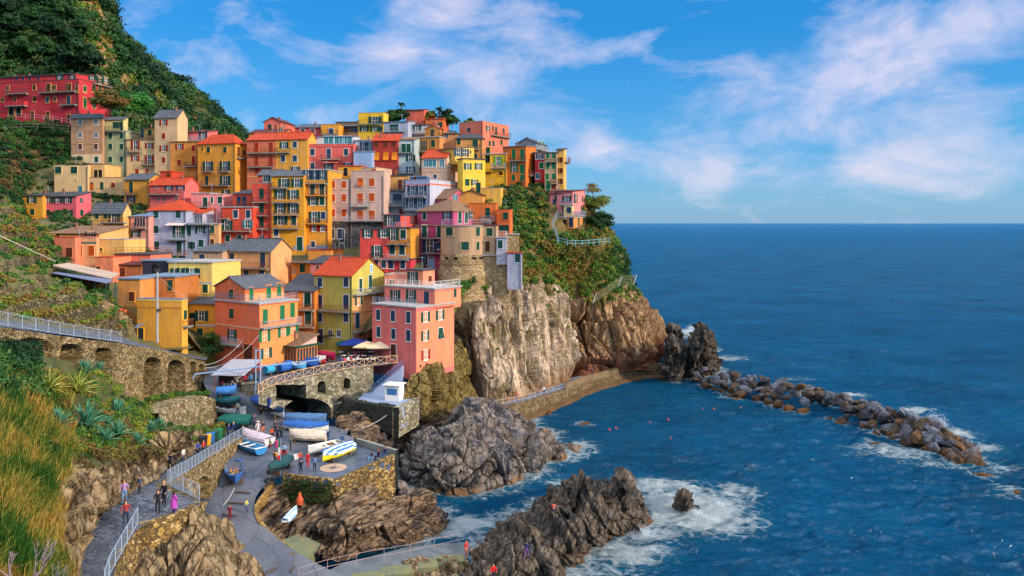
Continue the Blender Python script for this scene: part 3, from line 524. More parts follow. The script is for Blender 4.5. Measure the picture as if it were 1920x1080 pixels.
H('rubble terrace wall under the railed orange ground floor of the headland house', 1046, 1078, 1106, 427, 452, 157.6, -24, wallmat=STONE_W, roof='f c', D=8, ext=1.5, name='retaining_wall', cat='wall', chim=0, ctrl=False)
terrace_rail(h, .25, 'v', 'FS')
H('plain yellow gabled house with reddish verge below the vivid yellow one', 861, 905, None, 366, 388, 154, -8, (230, 166, 72), 'G m 1.0', 'Fd 897 352 g', D=7)
H('blank yellow wall block with a roof terrace above the orange stepped house', 886, 939, None, 355, 390, 156, -10, (238, 190, 76), 'p c .3', 'Fs 899 372 n .5*.5', D=6)
H('orange stepped house with outside stairs, left block', 878, 930, 934, 386, 432, 147, -12, (230, 118, 44), 'p r .5', 'Fd 914.5 399 g 1*2;Fb 905,928 414 v', D=7)
H('orange cube with a single dark green window at the edge of the green cliff', 931, 956, 961, 396, 436, 145, -14, (226, 108, 40), 'p r .3', 'Fs 948 405 g 1.1*1.4;Fs 940,950 428 g 1*1.3', D=6)
H('mauve gabled loft with white-framed triangular windows', 811, 840, 880, 372, 390, 152, -38, (196, 96, 118), 'g b 1.9', 'ST 853,866 372 g 1.5*1.6', chim=0)
h = H('mauve house under a brown hip roof standing behind the round tower', 782, 850, 905, 395, 425, 143.5, -38, (196, 84, 124), 'h b 2.3', 'Fs 796 405 g 1*1.5;FD 838 403 b 1.1*1.6;Sd 862 408 g 1*2.3;SD 885 404 b 1.1*1.6;Sd 874 408 g', chim=0)
H('mauve lower floors with balconies and an arched white door, left of the round tower', 780, 830, None, 424, 510, 142.5, -12, (190, 72, 108), 'f b', 'Fd 796 433 g 1*2.3;Fd 824 434 g 1*2.3;FD 806 461 b 1.4*2.5;Fs 824 460 b;Fb 781,830 446 i;Fb 793,828 474 i;FA 809 494 p 1*2.6;Fw 797 487 b 1*1.9;Fs 816 452 n .3*.3', D=8)
H('coral red house with white-framed windows, joined to the amber one', 675, 726, None, 430, 515, 138, -8, (222, 76, 66), 'f d', 'Fo 689,719 438 g;FD 707 471 g;Fb 694,717 485 i;Fs 705,727 495 b 1*1.4;Fw 704 490 b;Fs 727 520 b', D=9)
H('amber yellow house with two laden balconies, joined to the coral red one', 726, 770, 786, 428, 486, 137.6, -14, (232, 158, 44), 'f d', 'FD 737 440 g;Fs 756 439 g 1.1*1.6;Fs 735.5 468 g 1.1*1.8;Fs 754 469 g 1.1*1.8;Fb 727,768 457 i;Fb 722,768 486 v', D=8)
H('raspberry ground floor with two white-framed windows under the amber balconied house', 727, 770, 800, 487, 520, 137.4, -14, (206, 62, 74), 'f d', 'Fs 728,755.5 495.5 b 1*1.5', D=8)
H('small coral roof storey with white terrace wall behind the amber balconied house', 719, 752, 783, 404, 430, 141, -10, (220, 90, 76), 'f d', 'FD 731 412 g;Fs 747 409 b;SB 772 412 b 2.5*1.8;Fb 728,770 426 v', D=7)
h = H('white and blue house with orange stripes and a railed roof terrace', 760, 806, 858, 345, 402, 152, -26, (188, 200, 216), 'p c .9', 'FD 774,790 357 b 1.2*2;FD 771,788 381 b 1.2*1.9;Fb 761,800 369 v;Fb 760,800 394 v;Ft 760,806 347 226,96,54;St 806,858 347 226,96,54', sh='b')
H('blue-grey glazed roof room on the white and blue house', 768, 800, 806, 331, 346, 155, -26, (80, 130, 176), 'f c', 'Fs 778 337 n .8*1.4', D=4, ext=1, ctrl=False)
H('grey-blue shadowed house in the gap between the beige block and the white and blue house', 722, 760, None, 360, 405, 156, -6, (126, 148, 164), 'f d', 'Fd 727 375 b 1*2.2;Fs 745 372 b 2*2;Fb 722,758 386 v;Fs 728,752 398 n', D=7)
H('tan building with tall rust shutter above the shadowed grey-blue house', 729, 765, None, 330, 362, 158, -6, (222, 172, 96), 'f d', 'Fd 750 347 o 1*2.4;FD 757 346 b;Fb 729,760 356 i', D=7)
BE = (206, 180, 160)
H('beige block, tall right part with rust-orange shutters above dark stone footing', 658, 720, 732, 329, 440, 152, -6, BE, 'p c .9', 'Fs 675.6,697 341.5,369.5 o 1.2*1.6;Fs 675.6,697 403 o 1.3*1.8;FH 676 341 o 1.2*1.6;Fd 676 377 o 1.2*1;Fb 659,692 387 v;Fm 659,720 474,415 stone;Fb 632,720 414 v', ext=6)
H('beige block, lower left part with rust-orange shutters and blue-grey stone base', 616, 658, None, 338, 474, 153, -6, (200, 172, 156), 'p c .2', 'Fs 624,645 346 o 1.1*1.5;Fs 624,645 371,399 o 1.1*1.6;Fm 616,658 474,415 stone;Fs 623,637 438 b 1*2;Fd 641 442 b 1*2.6;Fx 641 467 n;Fw 624 464', D=8)
H('cream penthouse with one rust shutter and low parapet on the beige block', 677, 706, 735, 316, 330, 157, -18, (214, 182, 138), 'p c .2', 'Fs 706 321 o 1.1*1.1', D=6, ext=1, ctrl=False)
H('amber roof canopy house with a yellow sun terrace above the beige block', 634, 678, None, 312, 332, 161, -4, (236, 168, 40), 'f r', 'FV 648 322 n 1*1.8', D=6)
H('tall yellow house, left of the twin pair, with loaded double balconies', 509, 570, None, 330, 468, 150, -5, (236, 170, 34), 'g k 1.3', 'FD 533,557 343 g 1.1*1.7;FD 525.5,550 364.5 g 1.1*1.8;FD 525.5,550 391 g 1.1*1.8;FD 526.5 413 g 1.3*1.8;Fd 551 413 g 1*1.9;Fs 518 436,452 b;Fd 562 457 g 1.2*2.7;Fb 513,562 379 r;Fb 513,562 403 r;Fb 513,562 428 r;Fb 510,541 352 i;Fm 550,570 468,461 150,160,180', D=9)
h = H('tall yellow house, right of the twin pair, with teal-railed balconies', 570, 615.5, None, 319, 468, 151, -5, (234, 166, 40), 'f c', 'FD 578,590,603 328 b 1*1.9;Fd 586,604 355.6 g 1*2.2;Fo 587 377 g 1*1.6;Fs 604 377 g 1*1.6;FD 590 407 g 1.1*2.2;Fs 606 404 b 1*1.5;Fo 589,605 428 r .8*1.2;Fs 587 458 b .8*1.2;Fb 571,615 344 g;Fb 573,613 366 y;Fb 577,614 419 y;Fm 570,615 468,460 150,160,180', D=9)
H('narrow coral house with a stack of three small balconies', 473, 509, None, 350, 456, 151, -5, (216, 84, 60), 'p c .7', 'Fd 490.6 363,390,416 g 1*2.1;Fo 486 448 g;Fb 475,504 379;Fb 476,504 404;Fb 476,504 429', D=9)
H('coral terrace storey with white-framed windows and potted plants', 483, 520, None, 328, 351, 155, -5, (218, 96, 72), 'g k 1.2', 'Fw 498 335;Fo 512 334;', D=6, ext=1, ctrl=False)
H('vermilion house with long white-edged balcony and blue shutters', 416, 474, None, 389, 462, 149, -8, (222, 74, 44), 'f c', 'Fs 442,465.5 401 b 1*1.6;FD 426 422 g 1.1*1.9;Fo 464 420 c 1*1.6;Fb 413,473 433 g;Fs 427,449 447 g 1*1.3;Fb 413,431 409 r', D=8)
H('small vermilion roof room with slate roof and two blue doors', 437, 471, None, 363, 389, 153, -8, (220, 84, 48), 's k .9', 'Fd 448,458 377 b 1*2;Fb 435,470 387 r', D=6, ext=1, ctrl=False)
H('pale rose house, left part with a railed side balcony', 358, 393, None, 363, 412, 155, -6, (238, 150, 142), 'f c', 'Fd 385 379 g 1*2;Fb 361,393 388', D=8)
H('pale rose house, right part with white-framed shutters', 393, 418, 437, 366, 425, 154.5, -10, (240, 152, 148), 'p c .2', 'Fs 398 375 g .5*1.2;Fs 419 375 g 1*1.4;Fs 398 401 g .5*1;Sw 421 399 b', D=8)
H('rose pink house with bright red roof and twin loggias in the left middle', 281, 346, 373, 346, 385, 158, -12, (236, 112, 104), 'g r 1.5', 'Fw 293,342 350 b .6*1;Fo 317,339 352 b;Fb 281,337 364 r;Fw 298,308 374 b .6*.9;Fw 330 374 b', D=9)
H('powder blue house with glowing red hip roof, left part', 277, 349, None, 394, 492, 148, -6, (166, 182, 206), 'h r 2.0', 'Fs 292.6,334.5 402 g 1.1*1.4;Fs 292.6 430 g 1.1*1.5;Fs 294 460 g 1.1*1.6;FD 335 434 g 1.1*2.3;Fd 336 463 g 1.1*2.3;Fw 336 486 g;Fb 316,353 449 v;Fb 316,353 478 r;FW 315,350 418 226,200,190', D=10)
H('powder blue house, right part with turquoise awning terrace', 349, 393, None, 420, 492, 147.5, -8, (170, 182, 204), 'f c', 'Fo 376 430 g 1*1.5;Fs 377 456 g 1.1*1.4;Fd 343,353 432 g;Fb 357,412 420 v;Fs 357,362 460 g', D=8)
H('narrow tan strip house with one pushed-out green shutter', 393, 410, 415, 421, 463, 147, -8, (226, 176, 112), 'f c', 'FH 398 430 g .9*1.5;Fs 398 455 n .8*1.4', D=7)
H('beige penthouse with blue awnings on the powder blue house', 359, 381, None, 400, 420, 150.5, -8, (200, 200, 210), 's r .9', 'FB 370 411 b 2.2*1.7;', D=4, ext=1, ctrl=False)
H('ochre-fronted house with slate roof and open dark green shutters left of the pastel blue', 173, 231, 246, 397, 467, 146, -10, (232, 190, 100), 'g k 1.7', 'Fs 182,198 404 g;FD 214 408 g 1.2*1.9;Fo 193,217 429 g 1*1.5;Fb 193,240 417 r;Fm 174,194 440,425 190,170,130;Fw 177,205 404 b .7*1.2', D=10)
H('slim blush pink house with iron balconies between the ochre and pastel blue houses', 245, 279, None, 406, 476, 147, -6, (232, 160, 142), 's u .8', 'Fo 255 438 g .9*1.4;Fs 256 461 g .8*1.4;Fb 252,277 427 i;FB 262 417 b 2.3*1.7;Fs 247,263 461 g .8*1.4', D=8)
H('cream villa with brown low roof and three vents, garden terrace in front', 92, 186, None, 438, 462, 133, -8, (228, 184, 112), 's b 1.2', 'Fs 108,102 444 n;FD 170 446 b', D=8, chim=2)
h = H('peach garden house with two orange shuttered doors', 140, 181, 186, 456, 500, 127, -8, (240, 178, 120), 'p c .9', 'Fs 149,171.5 470 o 1.1*1.7;Ft 140,181 455 60,110,110', D=7)
H('yellow parapet terrace beside the peach garden house', 182, 233, None, 459, 478, 131, -8, (232, 194, 106), 'p c .9', 'Fs 190 468 g .5*.5', D=6)
H('peach terracotta lower wing stepping down from the peach garden house', 102, 141, None, 455, 492, 126, -8, (226, 136, 100), 'p r .9', 'Fs 130 473 n 1.2*1.6', D=6)
H('yellow house at the far left with slate roof, joined to the pink one', 42, 80, None, 367, 420, 158, -6, (232, 172, 56), 's d .9', 'Fo 60 375 g 1*1.3;Fs 61 397 g 1*1.3;Fs 65 416 n', D=8)
H('long pink house with green shutters and drying laundry, joined to the yellow one', 80, 143, 171, 368, 418, 157.5, -12, (232, 106, 118), 's d 1.0', 'Fo 91,109,127 375 g 1*1.3;Fs 110,91 399 g 1*1.3;Fo 129 399 g;Sw 152 376 b;Ss 153 399 g;Fm 80,143 424,416 150,150,150', D=9, chim=1)
H('mustard house with slate roof and single tall balcony in the left middle', 233, 280, 306, 336, 384, 162, -12, (226, 158, 46), 'g k 1.2', 'Fd 246 351 g 1*2.4;Fb 236,257 364 i;Fo 246 374 b;So 289 345 b', D=8)
H('vermilion wall block tucked behind the mustard and rose pink houses', 300, 322, None, 322, 345, 166, -6, (214, 72, 42), 'f r', 'Fs 316 330 n', D=5)
H('cream low house with teal shutters left of the arched-door house', 102, 165, 170, 312, 358, 168, -6, (226, 196, 134), 'p b .3', 'Fs 107,139 319 g 1.6*1.6;Fs 151 354 c 1*1.4;Fs 143 337 n .4*.3', D=8)
H('cream terrace house with arched brown doors', 167, 233, None, 335, 356, 167.5, -6, (224, 190, 128), 'p b .3', 'FA 172 349 o 1*1.9;FA 191 348 g .9*1.8;Fs 212 347 r .9*1.2;Fw 182,199,222 349 b .4*.4', D=6)
H('cream room with open loggia above the arched brown doors', 166, 196, None, 311, 335, 169, -6, (228, 186, 110), 'p b .3', 'FV 180 325 n 1*1.8;FV 188 325 n 1*1.8', D=6, ctrl=False)
H('apricot gabled hall with slate roof, blank right wall and long red balcony', 417, 508, 547, 471, 530, 132, -18, (238, 176, 110), 'g k 2.0', 'Fd 435,493 488 b 1.1*2.6;Fd 432,462,491 519 b 1.1*2.3;Fb 415,506 502 r;Ft 417,508 503 214,90,60', chim=0)
H('low beige annex with slate roof left of the apricot gabled hall', 362, 417, None, 472, 520, 133, -10, (196, 168, 132), 's k 1.1', 'Fd 379 489 b 1.1*2.4;Fs 403,378 516 b;Fb 362,417 504 r', D=7)
H('orange flat house with a single green shutter behind the red-roofed lime house', 547, 585, None, 493, 524, 136, -8, (230, 140, 36), 'f d', 'Fs 567 503 g 1.1*1.5;Fw 549 508 b .5*1.6;Fb 549,580 490 i', D=6)
H('amber curved terrace wall block below the twin yellow houses', 577, 622, None, 474, 492, 141, -8, (236, 158, 50), 'p r .4', '', D=6)
H('sliver of a pink house with slate roof behind the red-roofed lime house', 582, 640, None, 494, 524, 134, -8, (232, 140, 130), 's d 1.0', 'Fs 596 502 g .5*.8', D=6)
LY = (196, 190, 84)
H('lime yellow house with brilliant red tiled gable roof and white window frames', 589, 660, 720, 517, 640, 122, -26, LY, 'g r 2.6', 'Fs 600,649 529 b 1*1.5;Fd 600,649 566 b 1.1*2.3;Fs 600,649 595 b 1*1.5;Fx 601 630 p 1.1*2.4;Fw 619.5,635.5 625 n .8*1.1;Fb 590,657 582 r;Sd 676 535 g .8*2.2;Sd 694 529 g .9*2.4;Ss 696 503 p .6*1.2;Sb 661,718 549 v;Sm 661,718 640,551 236,176,108;So 672 563 g .9*1.5;Ss 707 561 b;Sd 670 601 b 1.1*2.6;Sb 658,718 616 g;SV 670,696 638 n 2.4*2.6;St 661,718 584 200,120,80', chim=0, frame=(222, 222, 214))
H('slim orange house with slate roof squeezed left of the lime yellow one', 558, 590, None, 546, 614, 123.5, -8, (232, 140, 44), 's d 2.2', 'Fd 576,577 562 g 1.1*2.3;Fd 578 596 g 1.1*2.2;Fb 556,590 580 r;Fb 558,590 612 r', D=7)
H('slate-roofed wing behind the peach-orange balcony house', 531, 560, None, 546, 600, 124, -8, (220, 130, 50), 's d 2.2', '', D=7)
OR = (244, 122, 74)
h = H('big peach-orange harbour house with green shutters and wraparound balconies', 403, 486, 558, 571, 697, 108.4, -34, OR, 'f c', 'Fs 434.5 588 g 1.1*1.5;FD 435.5 629 g 1*1.9;Fb 424,455 645 v;Fd 466 665 n 2*3;Sd 497 594 G .9*2.2;Sd 529 586 G .9*2.2;Sd 548 581 G .9*2.2;So 496 630 G .9*1.7;So 531 621 G .9*1.7;So 549 616 G .9*1.7;So 499 662 g .9*1.5;Sb 487,558 610 v;Ft 403,486 612 214,160,130;Ft 403,486 648 214,160,130;Sm 487,558 700,566 240,160,84', ext=2, chim=0)  # warmer side facing paints the sunlight on the right wall
terrace_rail(h, .25, 'v', 'FS')
H('gabled top storey with grey slab roof on the peach-orange harbour house', 403, 459, 532, 541, 573, 110.6, -34, (236, 122, 70), 'G k 1.5', 'Fs 434 551 g 1*1.4;Sd 471 551 G .8*1.9;Sd 503.5 547 G .9*2;Sd 523 543 G .9*2;Sm 460,532 573,545 240,170,90', ext=.5, ctrl=False, chim=0)  # yellower facing paints the sun falling on the right side
H('deep yellow house with grey roof behind the tree, left of the peach-orange one', 350, 403, None, 570, 655, 116, -8, (234, 172, 34), 's k 1.9', 'Fo 378 592 g 1*1.6;Fs 375 625,646 g 1*1.6;Fw 397 650 n;Fd 362,360 600 g;Ft 352,403 610 190,190,200', D=8)
h = H('sunny yellow cube with parapet terrace above the arcaded wall', 257, 341, 352, 574, 640, 106, -10, (238, 178, 56), 'p u .9', 'Ft 257,341 576 206,140,60;Ft 257,341 563 226,190,110;Sb 342,352 611 r;Ss 347 590 g .8*1.3;Fx 262 628 n .9*2;FW 262,270 606 120,130,150', D=7)
H('brown and ochre roof block with flat blue-grey roof behind the yellow cube', 262, 328, None, 520, 560, 113, -8, (196, 124, 54), 'f u', 'Fs 319 535 g .9*1.6', D=7)
H('low orange room with blue roof edge next to the pergola', 222, 262, None, 524, 575, 110, -8, (216, 150, 70), 'f u', 'Fs 247 556 n', D=6)
H('pale yellow low house with green shutters and sloping top', 316, 398, None, 493, 570, 119, -12, (240, 216, 110), 'f c', 'Fo 333,362 512 g 1.2*1.5;Fo 343,360 510 g;Fs 349,385 541 g;Ft 316,398 530 150,180,200', D=8)
H('peach flat-roofed room with blue-edged terrace under the powder blue house', 178, 212, None, 487, 515, 121, -8, (236, 140, 96), 'p r .4', 'Fs 185 505 n .8*.9', D=7)
H('rust brown room with pink sheet roof behind the pergola', 211, 266, None, 497, 520, 122, -8, (186, 110, 60), 's m .6', 'Fs 230 510 n', D=6)
H('dark slate-walled shed under the powder blue house', 266, 316, None, 490, 520, 121.5, -8, (52, 56, 74), 'f u', 'FV 290 505 n', D=6)
h = H('coral strip terrace with pillars below the slim blush pink house', 216, 282, None, 478, 495, 125, -8, (236, 128, 94), 'f d', '', D=6)
terrace_rail(h, .25, 'r', 'FS')
# the big pink house above the harbour stair
PK = (240, 124, 112)
h = H('big salmon pink house with planted terrace on the rocks above the harbour stair', 698, 780, 851, 578, 703, 113.5, -36, PK, 'f c', 'Fs 709.5 590 b .9*1.6;Fs 737 592 b .9*1.7;Fs 766 595 b .9*1.7;Fs 710 622 b .9*1.6;Fs 738 626 b .9*1.6;Fs 766 629 b .9*1.7;Fd 738 659 n 1.1*2.3;So 797.5 594 g .9*1.5;So 825 590 g .9*1.5;So 797 629 g .8*1.5;SH 826 624 g 1.1*1.6;So 798 665 r .9*1.5;Sm 781,851 702,576 244,150,104', ext=.8, chim=0)  # right-side facing has the sun's orange light put into its colour
terrace_rail(h, .25, 'v', 'F')
hb = h
q = ray_s(hb.B, hb.v, 815); d2 = hb.B[1]+hb.v[1]*q
h = H('upper storey of the salmon pink house with a parapet roof terrace', 722, 815, 864, 543, 577, d2, -36, (244, 140, 118), 'f c', 'FD 741.5 556 g 1*2.2;FD 771 556 g 1*2.2;Fs 800 558 b 1.1*2;Ss 853 549 g .7*1.4;Sm 815,864 577,543 246,154,108', ext=.4, ctrl=False, chim=0)  # same sunlit tone painted on the upper right wall
terrace_rail(h, .25, 'w', 'FS')
H('small peach roof room with slate canopy on the salmon pink house', 762, 793, 815, 508, 540, 123, -30, (244, 150, 112), 'f d', 'FD 774 521 g 1*2;Ss 806 523 n 1*1', ext=.5, ctrl=False)
H('peach lean-to terrace left of the salmon pink upper storey', 721, 762, None, 519, 560, 125, -8, (242, 150, 112), 'p c .3', 'Fs 735 530 n .9*1', D=5)
# ---------------------------------------------------------------- round tower, buttress
def ring(cx, cy, r0, r1, z0, z1, a0, a1, nu=64, nv=24, s=0, disp=.12):
    an = np.linspace(a0, a1, nu)[None, :]; t = np.linspace(0, 1, nv)[:, None]; rr = r0+(r1-r0)*t
    g = np.stack([cx+rr*np.cos(an), cy+rr*np.sin(an), np.broadcast_to(z0+(z1-z0)*t, (nv, nu))], -1)
    dn = np.stack([np.cos(an)+0*t, np.sin(an)+0*t, 0*an+0*t], -1); return g+dn*disp*fbm(g*1.3, 3, s)[..., None]
TD = 136.0
def tower():
    c = P(871, 0, TD); cx, cy = c[0], c[1]+4.6; ztop = CAMZ-(424-HY)*TD/F; zpl = CAMZ-(480-HY)*TD/F; zb = CAMZ-(545-HY)*TD/F; r = 4.75
    root = ob('round_tower', None, loc=(cx, cy, zb)); tag(root, 'round stone bastion tower with tan plastered top, standing on the bare cliff', 'tower')
    o = lambda n, g, m: setattr(ob(n, fast(n, g.reshape(-1, 3)-np.array([cx, cy, zb]), quads(g.shape[0], g.shape[1]), [m], smooth=True), root), 'location', (0, 0, 0))
    o('plaster_wall', ring(cx, cy, r, r, zpl, ztop, -math.pi, .25, disp=.03), plaster((196, 164, 122), .8))
    o('stone_band', ring(cx, cy, r+.12, r+.12, zpl-1.25, zpl+.25, -math.pi, .25, disp=.12), STONE_T)
    o('moulding', ring(cx, cy, r+.35, r+.35, zpl-1.55, zpl-1.25, -math.pi, .25, nv=3, disp=.03), STONE_T)
    o('stone_base', ring(cx, cy, r+1.5, r+.15, zb-5, zpl-1.5, -math.pi, .3, nv=50, disp=.25), STONE_T)
    m = MB(); m.prism([(r*1.03*math.cos(a), r*1.03*math.sin(a)) for a in np.linspace(-math.pi, math.pi, 49)[:-1]], ztop-zb, ztop-zb+.18); ob('terrace', m.mesh('terrace', [CONC]), root)
    g = MB(); pr = None
    for i, a in enumerate(np.linspace(-2.9, .1, 40)):
        p = ((r-.1)*math.cos(a), (r-.1)*math.sin(a)); z = ztop-zb+.2; g.tube([(p[0], p[1], z), (p[0], p[1], z+1)], .02, 4)
        if pr: g.tube([(pr[0], pr[1], z+1), (p[0], p[1], z+1)], .03, 4); g.tube([(pr[0], pr[1], z+.5), (p[0], p[1], z+.5)], .015, 4)
        pr = p
    ob('railing', g.mesh('railing', [GALV]), root)
    for px, py, w, h in ((843, 434, 1.6, 1.5), (896, 434, .8, 1.6), (872, 461, 1.4, 1.5), (896, 461, .6, 1.5)):
        t = (px-960)/F; # hit the cylinder
        a_ = 1+t*t; b_ = -2*(t*cx+cy); c_ = cx*cx+cy*cy-r*r; dd = (-b_-math.sqrt(max(b_*b_-4*a_*c_, 0)))/(2*a_); x, y = t*dd, dd; an = math.atan2(y-cy, x-cx)
        me, sm = win_mesh('s', w, h, 'g', (196, 170, 130)); w_ = ob('window', me, root); w_.location = (x-cx, y-cy, CAMZ-(py-HY)*dd/F-zb); w_.rotation_euler = (0, 0, an+math.pi/2); [ob('shutter', s1, w_) for s1 in sm]
    for a in (-2.3, -1.9, -1.2, -.9):
        m = MB(); m.box(-.4, .4, -.06, .1, -.15, .2); w_ = ob('painted_slit', m.mesh('painted_slit', [DARK]), root); w_.location = ((r+.22)*math.cos(a), (r+.22)*math.sin(a), zpl-.4-zb); w_.rotation_euler = (0, 0, a+math.pi/2)  # dark boxes paint the shade of slits; the wall behind is solid
tower()
H('flat tan annex joined to the right side of the round tower', 903, 931, 934, 423, 480, 137, -6, (204, 174, 126), 'f m', 'Fs 918 435 g 1.2*1.5;Fd 914 462 n .9*1.9', D=6, chim=0)
H('stone footing block under the flat tan annex', 902, 955, 957, 480, 545, 136.4, -8, wallmat=STONE_T, roof='f c', D=7, ext=6, name='retaining_wall', cat='wall', chim=0)
h = H('slim pale grey house slice with a white-railed balcony beside the tan annex', 931, 950, 951, 446, 493, 135.6, -10, (186, 190, 200), 'f c', 'Fs 938 458 g .9*1.5;Fw 936 481 b .3*.7', D=5, ext=.3, chim=0)
terrace_rail(h, .25, 'w', 'FS')
H('tapering pale blue-grey lift shaft with a tiny window standing on the cliff edge', 951, 978, 979, 475, 540, 134.6, -10, (172, 182, 198), 'f r', 'Fs 970 484 g .9*1.5;Fw 968 531 b .2*.4', D=4, ext=.3, ctrl=False, chim=0)
H('square rubble stone block with railed top behind the pale lift shaft', 949, 972, 973, 440, 478, 140, -6, wallmat=STONE_T, roof='f c', D=5, name='stone_block', cat='wall', chim=0)

# ---------------------------------------------------------------- ground under the village
def terrain():
    xs = np.arange(-150, 24, 1.5); ys = np.arange(104, 232, 1.5); X, Y = np.meshgrid(xs, ys, indexing='ij'); C = np.array(CTRL+[tuple(P(x, y, d)) for x, y, d in
        ((300, 660, 108), (360, 668, 110), (240, 610, 108), (520, 660, 118), (640, 660, 118), (40, 440, 138), (0, 400, 140), (60, 250, 180), (-150, 250, 182), (0, 330, 165), (450, 300, 200), (700, 215, 215), (560, 240, 215),
         (-100, 300, 170), (100, 280, 172), (800, 210, 205), (900, 232, 205), (1000, 290, 190), (700, 222, 195), (120, 380, 158), (200, 375, 160), (30, 340, 164))])
    Z = np.zeros_like(X); W = np.zeros_like(X)
    for c in C: w = 1/(((X-c[0])**2+(Y-c[1])**2)+9)**1.9; Z += w*c[2]; W += w
    Z /= W; g = np.stack([X, Y, Z], -1); g[..., 2] += .5*fbm(g*.25, 4, 3)-.6
    px = X/Y*F+960; c0 = (px[:-1, :-1]+px[1:, 1:])/2; yy = (Y[:-1, :-1]+Y[1:, 1:])/2
    keep = ~(((c0 > 800) & (yy < 143)) | ((c0 > 905) & (yy < 166)) | (c0 > 1050) | ((yy < 113) & (c0 > 350)) | ((c0 > 540) & (yy < 124)) | ((c0 < 150) & (yy < 120)) | ((c0 < 240) & (yy < 112)))
    return struct(sheet('village_hill', g, [mottled('village_earth', (120, 108, 76), .5, .4, c2=(52, 66, 34))], keep=keep)), g
TERR, TG = terrain()

# ---------------------------------------------------------------- the headland cliff
def cliff():
    rows = [
      [(735,800,119),(790,775,124),(850,768,128),(900,766,129),(950,757,132),(1000,742,137),(1045,724,143.5),(1075,712,150),(1110,703,154.5),(1160,697,158),(1215,694,160.5),(1244,694,163),(1252,690,176),(1235,670,200)],
      [(742,745,120),(795,715,125.5),(850,690,130),(900,690,131),(950,685,134),(1000,680,139),(1045,668,146),(1075,664,156),(1110,660,157),(1160,655,160),(1210,650,163),(1238,648,168),(1245,650,182),(1225,640,205)],
      [(775,700,121),(815,655,126.5),(850,615,132),(900,600,133),(950,590,136),(1000,592,141),(1045,600,148),(1075,612,159),(1110,612,160),(1160,606,163),(1200,598,167),(1226,596,174),(1232,600,188),(1215,600,210)],
      [(800,640,125),(835,590,129),(862,548,133.5),(900,546,136),(945,534,137),(1000,543,142),(1048,552,150),(1078,566,160),(1110,572,162),(1155,566,166),(1190,560,172),(1212,560,180),(1216,565,194),(1200,570,215)],
      [(820,620,128),(850,560,133),(880,525,137),(925,510,141),(962,500,144),(1005,498,149),(1048,502,154),(1080,512,160),(1112,508,164),(1145,500,168),(1172,508,175),(1188,515,184),(1192,520,198),(1180,530,218)],
      [(830,600,132),(860,545,138),(890,500,143),(930,465,148),(965,440,152),(1005,440,153),(1045,448,152.5),(1080,456,155),(1112,456,158),(1140,458,164),(1156,470,174),(1166,480,188),(1170,485,202),(1160,500,222)],
      [(835,590,136),(865,530,142),(895,470,148),(930,420,154),(965,392,158),(1000,398,159),(1035,412,156),(1062,424,156),(1090,424,158),(1116,425,163),(1130,432,174),(1140,445,188),(1142,452,204),(1135,470,224)],
      [(840,560,142),(870,480,150),(900,400,158),(925,358,163),(960,346,165),(1000,350,165.5),(1035,362,166),(1062,372,167),(1085,385,169),(1105,398,172),(1118,410,180),(1126,420,194),(1128,430,208),(1122,450,226)],
      [(845,540,160),(875,440,180),(905,370,195),(925,330,200),(960,330,200),(1000,335,200),(1030,350,200),(1055,365,200),(1078,380,200),(1096,395,200),(1108,410,205),(1115,425,215),(1118,435,222),(1112,455,232)],
    ]
    CO = [0, 0, 0, 0, 0, 3]+[6]*8; RW = [1, 1, 1, 1, .8, .5, .3, 0, 0]; rows = [[(x-(20 if i > 9 and k < 5 else 0), y, d+CO[i]*RW[k]) for i, (x, y, d) in enumerate(r)] for k, r in enumerate(rows)]
    nu, nv = 460, 600; g = surf(rows, nu, nv); n = nrm(g, (0, 0, 60)); u = np.linspace(0, 8, nu)[:, None]*np.ones((1, nv)); vv = np.linspace(0, 13, nv)[None, :]*np.ones((nu, 1))
    v_ = vv; q = g.copy(); q[..., 0] += .12*q[..., 2]; rk = np.clip((3.5-u)/.6, 0, 1)*np.clip((vv-.8), .25, 1)*np.clip(u/.7, .15, 1)     # rock below row 3
    slabs = vor(q*np.array([.2, .2, .028]), 5, True); s2 = vor(q*np.array([.55, .55, .06])+.22*fbm(g*.3, 3, 6)[..., None], 9, True); s3 = vor(q*np.array([1.3, 1.3, .3]), 12, True)
    w = .7*fbm(g*.12, 4, 1); disp = rk*(3.0*(slabs[2]-.5)+3.4*slabs[3]+1.1*(s2[2]-.5)+1.5*s2[3]+.22*(s3[2]-.5)+.4*s3[3]-1.9*np.exp(-(slabs[1]/.05)**2)-.7*np.exp(-(s2[1]/.05)**2)+(1.2*np.clip(3.6-u,0,4)/3.6*ridge(g*.12, 4, 19)*np.clip((vv-8)/3,0,1)))
    crack = np.exp(-(((vv-7.15)/.28)**2))*np.clip((4-u), 0, 1); disp -= 3.2*crack
    g = g+n*(w+disp+(1-rk)*.8*fbm(g*.5, 4, 8))[..., None]
    qs = quads(nu, nv); mi = np.zeros((nu-1, nv-1), int); uu, v2 = u[:-1, :-1], vv[:-1, :-1]; nz = fbm(g[:-1, :-1]*.25, 4, 77)*1.1
    mi[uu+nz > 3.35] = 1; mi[(v2 > 7.2) & (mi == 0)] = 2
    o = sheet('headland_cliff', g, [ROCK_C, mottled('cliff_top_earth', (122, 100, 58), .5, .5, c2=(70, 74, 36)), ROCK_R], smooth=False, mi=mi.ravel()); return struct(o), g, u, vv
CL, CG, CU, CV = cliff()

